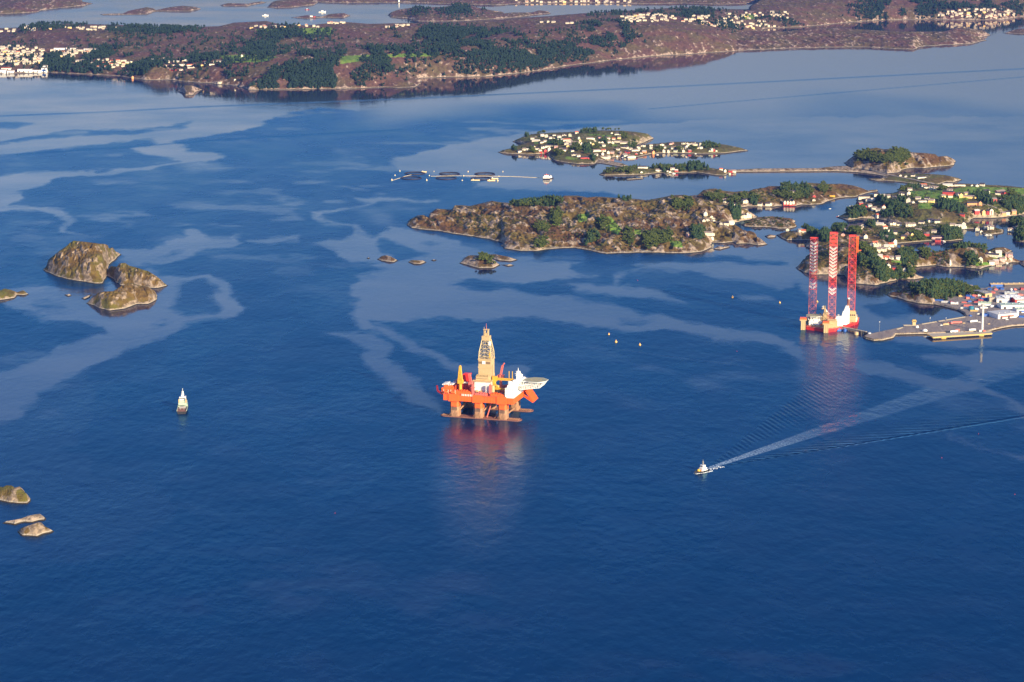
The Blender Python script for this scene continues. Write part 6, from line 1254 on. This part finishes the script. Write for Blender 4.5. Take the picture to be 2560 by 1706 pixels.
def crown_verts(kind, seed, lo=False):
    r = np.random.default_rng(seed); V = []; F = []
    if kind == 'c':
        tiers = 3 if lo else 5; n = 5 if lo else 7
        for t in range(tiers):
            z0 = .12+t*.80/tiers; z1 = min(1.0, z0+1.35/tiers); R = .30*(1-t/tiers)**.8+.05; b = len(V)
            for i in range(n):
                a = 2*math.pi*(i+r.random()*.6)/n; q = R*(.7+.6*r.random()); V.append((q*math.cos(a), q*math.sin(a), z0+.05*r.random()))
            V.append((r.normal()*.02, r.normal()*.02, z1))
            for i in range(n): F.append((b+i, b+(i+1) % n, b+n))
    else:
        k = 3 if lo else 14
        for c in range(k):
            th = r.random()*2*math.pi; rr = .26*r.random()**.5; cx, cy, cz = rr*math.cos(th), rr*math.sin(th), .38+.42*r.random(); R = (.24 if lo else .15)*(.7+.6*r.random()); b = len(V)
            base = [(1,0,0),(0,1,0),(-1,0,0),(0,-1,0),(0,0,1),(0,0,-1)]
            for p in base: q = R*(.7+.6*r.random()); V.append((cx+p[0]*q, cy+p[1]*q, cz+p[2]*q*.9))
            for f in ((0,1,4),(1,2,4),(2,3,4),(3,0,4),(1,0,5),(2,1,5),(3,2,5),(0,3,5)): F.append(tuple(b+i for i in f))
    return np.array(V), np.array(F)
def samplep(pg, n, rng):
    xs = [p[0] for p in pg]; ys = [p[1] for p in pg]; ox = np.zeros(0); oy = np.zeros(0)
    while len(ox) < n:
        x = rng.uniform(min(xs), max(xs), n*3); y = rng.uniform(min(ys), max(ys), n*3); k = inpoly(x, y, pg); ox = np.concatenate([ox, x[k]]); oy = np.concatenate([oy, y[k]])
    return ox[:n], oy[:n]
def parea(pg): return abs(sum(pg[i][0]*pg[(i+1) % len(pg)][1]-pg[(i+1) % len(pg)][0]*pg[i][1] for i in range(len(pg))))/2
FARF = [P_('z1',(130,190),(280,160),(500,160),(560,185),(300,205),(140,200)),P_('z1',(730,185),(900,170),(1100,180),(1280,190),(1380,205),(1100,235),(900,235),(760,215)),P_('z1',(510,375),(700,345),(860,375),(960,400),(860,405),(650,400),(520,405)),P_('z1',(330,450),(480,440),(500,495),(340,495)),
 P_('z1',(540,465),(760,480),(760,515),(550,505)),P_('z1',(900,440),(1080,425),(1130,480),(1000,510),(940,520),(880,510)),P_('z1',(1300,380),(1500,370),(1500,415),(1320,420)),P_('z1',(1640,598),(1700,565),(1900,525),(2100,495),(2353,480),(2353,595),(1900,598)),
 P_('z1',(1740,235),(1990,205),(2060,240),(2300,230),(2060,270),(1850,260)),P_('z1',(1600,320),(1850,290),(2050,315),(1850,340),(1620,340)),P_('z1',(1670,350),(2000,350),(2300,400),(2000,395),(1680,375)),P_('z2',(0,500),(60,560),(60,590),(0,590)),
 P_('z2',(0,362),(100,345),(400,337),(640,337),(1000,317),(1100,332),(1000,350),(640,357),(350,367),(30,385)),P_('z2',(320,225),(520,195),(750,200),(1100,205),(1200,250),(1230,300),(1000,285),(800,290),(620,325),(480,265)),P_('z2',(770,400),(1000,370),(1100,380),(1300,385),(1440,400),(1430,440),(1300,450),(1150,440),(1000,420),(800,420)),
 P_('z2',(1180,360),(1500,340),(1830,315),(1830,350),(1760,390),(1500,375),(1300,380)),P_('z2',(1620,170),(1800,150),(1950,160),(1960,240),(1820,250),(1780,210)),P_('z2',(250,440),(350,430),(420,480),(300,497)),P_('z2',(0,445),(100,460),(250,480),(0,492)),
 P_('z2',(1700,105),(2100,75),(2353,60),(2353,95),(2000,95),(1800,118)),P_('z3',(0,65),(240,70),(240,92),(0,115)),P_('z2',(690,62),(800,42),(900,57),(980,85),(850,95),(700,100)),P_('z2',(500,62),(600,60),(590,90),(500,90)),
 P_('z3',(1200,140),(1250,100),(1500,90),(1750,95),(1700,125),(1300,140)),P_('z3',(1820,45),(2100,35),(2300,50),(2353,80),(2200,58),(1900,70)),P_('z3',(255,160),(370,150),(380,195),(265,195)),P_('z3',(700,130),(850,140),(900,165),(750,160)),P_('z2',(1925,280),(2030,272),(2000,300),(1930,305)),
 P_('z3',(1200,50),(1400,12),(1800,12),(2353,20),(2353,50),(1900,45),(1500,52)),P_('z1',(330,380),(400,400),(380,440),(330,430)),P_('z1',(1080,180),(1140,200),(1060,215)),P_('i',(820,240),(960,240),(1000,330),(900,370),(800,330)),P_('z3',(100,100),(200,95),(200,120),(110,130)),P_('z3',(280,90),(340,90),(330,120),(290,120)),P_('j',(1820,400),(2100,430),(2060,480),(1850,480)),P_('j',(1680,750),(2100,760),(2200,800),(1700,795))]
NEARF = [(P_('a',(1930,100),(1980,50),(2100,50),(2215,92),(2190,118),(1950,122)),'b'),(P_('a',(1545,145),(1750,80),(1820,105),(1790,140)),'m'),(P_('a',(800,172),(850,145),(910,150),(915,175)),'b'),(P_('a',(520,220),(545,195),(610,210),(600,225)),'c'),(P_('a',(1060,300),(1150,320),(1230,350),(1060,370)),'m'),(P_('a',(1380,370),(1500,390),(1520,470),(1400,440)),'b'),(P_('a',(1600,380),(1680,370),(1700,500),(1610,500)),'c'),(P_('a',(1720,570),(1780,570),(1770,620),(1720,620)),'c'),(P_('a',(1080,480),(1230,500),(1200,540),(1100,530)),'b'),(P_('a',(2230,200),(2330,220),(2320,260),(2240,250)),'b'),(P_('a',(340,430),(400,420),(400,440),(350,440)),'c'),(P_('a',(640,460),(760,430),(760,490),(650,490)),'b'),(P_('a',(1900,270),(1990,300),(1960,340),(1900,310)),'m'),(P_('a',(1760,410),(1850,400),(1840,440),(1760,440)),'b'),(P_('b',(540,430),(660,430),(650,470),(560,470)),'b'),(P_('b',(1350,370),(1470,370),(1640,390),(1640,415),(1380,420)),'m'),(P_('b',(900,430),(990,430),(980,470),(930,480)),'b'),(P_('b',(1160,430),(1240,430),(1230,480),(1170,470)),'b'),(P_('b',(100,370),(200,380),(190,410),(110,410)),'m'),
 (P_('zv',(1722,425),(1745,392),(1830,390),(1850,415),(1800,425)),'c'),(P_('zv',(1110,445),(1250,432),(1260,452),(1130,458)),'b'),(P_('zv',(1380,422),(1700,417),(1700,437),(1500,437)),'m'),(P_('zv',(1025,445),(1080,435),(1090,455),(1035,460)),'b'),(P_('zv',(1880,410),(1900,408),(1900,418),(1880,418)),'c'),(P_('zv',(1280,400),(1300,400),(1300,408),(1280,408)),'c'),
 (P_('zb',(700,112),(760,95),(1020,78),(1020,88),(860,114)),'m'),(P_('zb',(1415,78),(1460,78),(1455,84),(1420,84)),'c'),(P_('zb',(970,160),(1010,160),(1010,230),(970,230)),'b'),(P_('zb',(1545,310),(1700,292),(1700,330),(1560,372)),'b'),(P_('zb',(1852,268),(1912,265),(1900,310),(1860,310)),'m'),(P_('zb',(860,240),(940,260),(930,275),(870,262)),'b'),(P_('zb',(865,350),(920,345),(910,372),(870,372)),'b'),(P_('zb',(1190,310),(1250,310),(1230,340),(1190,335)),'m'),(P_('zb',(1430,290),(1470,300),(1460,340),(1430,330)),'b'),(P_('zb',(495,455),(540,442),(575,466),(540,468)),'b'),(P_('zb',(1720,95),(1840,95),(1840,125),(1740,130)),'b'),(P_('zb',(1260,230),(1310,220),(1300,260),(1270,260)),'b'),
 (P_('h',(390,315),(550,290),(700,335),(880,362),(860,400),(620,382),(480,362)),'b'),(P_('h',(1500,225),(1540,145),(1600,165),(1900,195),(1950,250),(1800,282),(1550,262)),'m'),(P_('h',(2030,195),(2150,165),(2200,205),(2100,242)),'b'),(P_('h',(1350,262),(1500,282),(1900,292),(1700,352),(1480,312)),'b'),(P_('h',(900,305),(1150,325),(1160,362),(900,342)),'b'),(P_('h',(775,545),(860,535),(895,615),(785,640)),'c'),(P_('h',(1040,370),(1130,370),(1120,410),(1050,410)),'c'),(P_('h',(1850,780),(1960,800),(2020,850),(1930,860)),'m'),(P_('h',(150,790),(300,790),(310,880),(180,880)),'m'),
 (P_('k',(1090,205),(1200,195),(1400,255),(1600,175),(1690,232),(1600,290),(1400,290),(1100,272)),'b'),
 (P_('c',(380,905),(450,875),(750,855),(720,1000),(400,1025)),'m'),(P_('c',(1100,955),(1380,925),(1380,1000),(1150,992)),'c'),(P_('c',(1250,745),(1500,765),(1800,900),(1780,1000),(1500,962),(1300,800)),'m'),(P_('c',(1735,360),(1975,345),(1975,400),(1760,392)),'m'),(P_('c',(30,1275),(280,1275),(250,1400),(60,1380)),'m'),(P_('c',(380,1345),(600,1335),(600,1425),(380,1432)),'b'),(P_('c',(850,1205),(980,1205),(940,1300),(860,1300)),'m'),(P_('d',(1100,550),(1450,550),(1600,725),(1500,702),(1250,622)),'c'),(P_('d',(1750,645),(2300,625),(2300,950),(1950,932),(1850,802)),'m'),(P_('d',(380,685),(500,725),(900,850),(920,900),(600,852),(380,802)),'c'),(P_('d',(450,1310),(850,1405),(850,1520),(500,1530)),'m'),(P_('c',(1700,1485),(2000,1460),(2100,1568),(1750,1568)),'b'),(P_('d',(1750,1185),(2200,1105),(2300,1185),(2300,1250),(1900,1232)),'m'),(P_('c',(1170,1490),(1370,1460),(1370,1568),(1200,1568)),'c'),(P_('d',(1960,490),(2060,490),(2100,580),(2000,580)),'b'),(P_('c',(1540,650),(1680,650),(1680,690),(1560,690)),'c'),(P_('c',(1050,620),(1230,650),(1220,700),(1080,690)),'c'),(P_('d',(310,380),(480,380),(450,450),(330,440)),'b'),(P_('c',(1560,430),(1680,410),(1680,450),(1570,460)),'b'),
 (P_('e',(1500,450),(1700,600),(1900,765),(2100,835),(2353,852),(2340,890),(1900,925),(1700,900),(1600,702)),'m'),(P_('e',(550,30),(720,20),(720,150),(560,122)),'c'),(P_('e',(1300,285),(1400,275),(1650,485),(1500,472)),'b'),(P_('f',(950,325),(1000,295),(1250,285),(1550,305),(1560,335),(1300,305),(1000,330)),'m'),(P_('f',(0,402),(130,375),(220,522),(170,600),(0,580)),'m'),(P_('f',(1200,565),(1450,525),(1450,600),(1230,600)),'m'),(P_('f',(0,795),(200,835),(150,880),(0,890)),'b'),(P_('zq',(900,305),(1150,262),(1450,265),(1620,320),(1500,345),(1200,382),(950,342)),'m'),(P_('f',(2150,10),(2353,-40),(2353,170),(2200,150)),'m'),(P_('f',(750,85),(1150,105),(1100,150),(800,142)),'m'),(P_('f',(350,410),(500,420),(450,490),(370,470)),'b'),(P_('e',(1300,560),(1420,560),(1420,660),(1320,640)),'m'),(P_('e',(2080,440),(2280,440),(2280,500),(2120,500)),'b'),(P_('zq',(1620,350),(1740,340),(1750,390),(1640,390)),'b')]
def mergetrees(name, X, Y, Z, S, kinds, mat, label, cat, lo=True):
    protos = {k: [crown_verts(k, 100+i, lo) for i in range(5)] for k in 'cb'}; rng = np.random.default_rng(5)
    Vs = []; Fs = []; n = 0
    for k in 'cb':
        for i in range(5):
            sel = np.where((kinds == k) & (np.arange(len(X)) % 5 == i))[0]
            if not len(sel): continue
            v, f = protos[k][i]; a = rng.uniform(0, 6.28, len(sel)); c, s = np.cos(a)[:, None], np.sin(a)[:, None]; sz = S[sel][:, None]; w = sz*rng.uniform(.85, 1.35, len(sel))[:, None]
            vx = (v[:, 0]*c-v[:, 1]*s)*w+X[sel][:, None]; vy = (v[:, 0]*s+v[:, 1]*c)*w+Y[sel][:, None]; vz = v[:, 2]*sz+Z[sel][:, None]-.4
            Vs.append(np.stack([vx, vy, vz], -1).reshape(-1, 3)); Fs.append((f[None]+(np.arange(len(sel))*len(v))[:, None, None]+n).reshape(-1, 3)); n += len(sel)*len(v)
    o = mesh_np(name, np.vstack(Vs), np.vstack(Fs), [mat]); tag(o, label, cat, kind='stuff'); return o
def keepclear(X, Y, r=7):
    H = np.array(HOUSE_SPOTS); ok = np.ones(len(X), bool)
    for i in range(0, len(X), 4000):
        d = np.hypot((X[i:i+4000, None]-H[None, :, 0]), (Y[i:i+4000, None]-H[None, :, 1])*.45).min(1); ok[i:i+4000] = d > r
    return ok
def forests():
    rng = np.random.default_rng(3); AX = []; AY = []
    for pg in FARF:
        x, y = samplep(pg, max(12, int(parea(pg)*0.30)), rng); AX.append(x); AY.append(y)
    # loose scrub and gardens over the mainland
    for pg, n in ((P_('z1',(0,280),(1500,230),(2353,280),(2353,420),(1500,430),(0,440)), 1500), (P_('z2',(0,300),(800,330),(1800,300),(1200,330),(0,330)), 260), (P_('z3',(0,100),(800,90),(850,160),(600,200),(0,160)), 420), (P_('z3',(1700,60),(2300,60),(2300,135),(1700,130)), 300), (P_('z1',(330,420),(1400,400),(1400,500),(900,520),(330,495)), 650), (P_('z2',(0,380),(400,370),(700,420),(400,500),(0,500)), 350), (P_('i',(0,130),(900,150),(1000,400),(0,480)), 330), (P_('z2',(800,240),(1800,200),(1900,290),(900,330)), 320)):
        x, y = samplep(pg, int(n*.6), rng); AX.append(x); AY.append(y)
    x = np.concatenate(AX); y = np.concatenate(AY); X, Y, Z, ok = drop(x, y)
    X = X+rng.normal(0, 20, len(X)); Y = Y+rng.normal(0, 75, len(X)); Z = height(X, Y); k = (Z > 1.0) & keepclear(X, Y, 9) & (fbm(X/70, Y/170, 3, 77) > -.16); X, Y, Z = X[k], Y[k], Z[k]
    kinds = np.where(rng.random(len(X)) < .55, 'c', 'b'); print('far trees', len(X))
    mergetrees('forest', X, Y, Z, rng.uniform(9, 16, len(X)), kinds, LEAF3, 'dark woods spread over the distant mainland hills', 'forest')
    # nearer woods: the most visible trees are things of their own, the mass behind them is one object
    TX = []; 
    for gi, (pg, kd) in enumerate(NEARF):
        n = max(5, int(parea(pg)*0.42)); x, y = samplep(pg, n, rng)
        for a, b in zip(x, y): TX.append((a, b, gi, kd))
    x = np.array([t[0] for t in TX]); y = np.array([t[1] for t in TX]); gi = np.array([t[2] for t in TX]); kd = np.array([t[3] for t in TX])
    X, Y, Z, ok = drop(x, y); X = X+rng.normal(0, 3, len(X)); Y = Y+rng.normal(0, 11, len(X)); Z = height(X, Y)
    k = (Z > 1.0) & keepclear(X, Y, 6.5); X, Y, Z, gi, kd = X[k], Y[k], Z[k], gi[k], kd[k]; print('near trees', len(X))
    kinds = np.where(kd == 'c', 'c', np.where(kd == 'b', 'b', np.where(rng.random(len(X)) < .5, 'c', 'b'))); S = rng.uniform(6, 11.5, len(X))*np.where(kinds == 'c', 1.12, 1)
    near = np.argsort(np.hypot(X, Y)-S*60)[:230]; mask = np.zeros(len(X), bool); mask[near] = True
    for kk, mt, nm, lab in (('c', LEAF1, 'conifer_wood', 'dark conifers growing in clumps on the islands'), ('b', LEAF2, 'broadleaf_wood', 'green broadleaf trees and thickets on the islands')):
        s = (~mask) & (kinds == kk); mergetrees(nm, X[s], Y[s], Z[s], S[s], kinds[s], mt, lab, 'wood', lo=False)
    me = {}
    for kk in 'cb':
        for i in range(6):
            v, f = crown_verts(kk, 300+i); o = mesh_np('crown', v, f, [LEAF1 if kk == 'c' else LEAF2]); me[kk, i] = o.data; bpy.data.objects.remove(o)
    tr = MB().cyl(0, 0, -.1, .55, .035, .015, 6).build('trunk', BARK); trm = tr.data; bpy.data.objects.remove(tr)
    # name each tree by the wood it stands in and its height within it
    spots = []
    names = {}
    for j, i in enumerate(near):
        kk = kinds[i]; nm = 'conifer_tree' if kk == 'c' else 'broadleaf_tree'
        px, py = proj(X[i], Y[i], Z[i]); px = float(px); py = float(py)
        if px < 1400: area = 'on the bushy skerry or the left part of the heath island'
        elif py > 700 and px > 2200: area = 'in the wood on the harbour point'
        elif py > 690: area = 'in the wood on the headland behind the jack-up legs'
        elif px > 2250 and py > 640: area = 'on the brown rocky island'
        elif px > 2250: area = 'on the built-up shore below the farmland'
        elif px > 1950: area = 'on the slope behind the jack-up legs'
        else: area = 'on the large heath island'
        hp = 'harbour point' in area
        if hp: area = 'at the %s of the harbour point wood' % ('far left end' if px < 2278 else 'left part' if px < 2305 else 'middle' if px < 2335 else 'right part' if px < 2372 else 'far right end')
        lab = '%s %s %s' % ('tall' if S[i] > 9.3 else 'low', 'dark conifer' if kk == 'c' else 'green broadleaf tree', area+(', seaward side' if hp and py > 727 else ', landward side' if hp else ''))
        t = thing(nm, lab, 'tree', (float(X[i]), float(Y[i]), float(Z[i])-.3), random.uniform(0, 6), 'conifers '+area if kk == 'c' else 'broadleaf trees '+area, float(S[i]))
        o = bpy.data.objects.new('crown', me[kk, j % 6]); COL.objects.link(o); o.parent = t; o = bpy.data.objects.new('trunk', trm); COL.objects.link(o); o.parent = t
    # scrub on the heath
    AX = []; AY = []
    for pg, n in ((P_('zb',(130,190),(600,110),(1400,80),(1900,70),(2150,200),(2000,330),(1500,400),(900,390),(600,300),(200,250)), 1300), (P_('h',(300,300),(1300,180),(2200,140),(2300,300),(1200,420),(400,420)), 420), (P_('k',(1050,220),(1500,160),(2100,260),(1700,350),(1200,350)), 200),
      (P_('c',(200,700),(2300,500),(2300,1500),(300,1450)), 900), (P_('d',(0,500),(2300,600),(2300,1500),(0,1500)), 900), (P_('e',(350,100),(1500,300),(2300,500),(2300,850),(1200,980),(300,700)), 650), (P_('f',(0,400),(1500,320),(2000,450),(1800,620),(0,680)), 380), (P_('h',(950,620),(1650,620),(1650,750),(950,740)), 120), (P_('a',(350,200),(2300,100),(2300,560),(1500,650),(400,480)), 420), (P_('zq',(700,350),(1600,300),(1500,420),(900,450)), 140)):
        x, y = samplep(pg, n, rng); AX.append(x); AY.append(y)
    x = np.concatenate(AX); y = np.concatenate(AY); X, Y, Z, ok = drop(x, y); cl = fbm(X/30, Y/60, 3, 91)
    k = ok & (Z > 2.0) & (cl > -.03) & keepclear(X, Y, 6.5); X, Y, Z = X[k], Y[k], Z[k]; print('scrub', len(X))
    mergetrees('shrubs', X, Y, Z-.8, rng.uniform(2.5, 5.5, len(X)), np.full(len(X), 'b'), SHRUB, 'low green scrub dotted over the heath', 'shrubs')
forests()
print('houses', NH, 'objects', len(bpy.data.objects))
# ------------------------------------------------------------------ air
hm_ = bpy.data.materials.new('haze_air'); hm_.use_nodes = True; hn = hm_.node_tree.nodes; hn.clear()
ho = hn.new('ShaderNodeOutputMaterial'); hv = hn.new('ShaderNodeVolumePrincipled')
hv.inputs['Color'].default_value = (0.13, 0.27, 0.80, 1); hv.inputs['Density'].default_value = 1.9e-5; hv.inputs['Anisotropy'].default_value = 0.2
hm_.node_tree.links.new(hv.outputs[0], ho.inputs['Volume'])
hb = bmesh.new(); bmesh.ops.create_cube(hb, size=1)
for vv in hb.verts: vv.co = (vv.co.x*16000, vv.co.y*16800+7400, vv.co.z*764+378)
hme = bpy.data.meshes.new('haze'); hb.to_mesh(hme); hb.free(); hme.materials.append(hm_)
hob = bpy.data.objects.new('haze', hme); COL.objects.link(hob); tag(hob, kind='stuff')
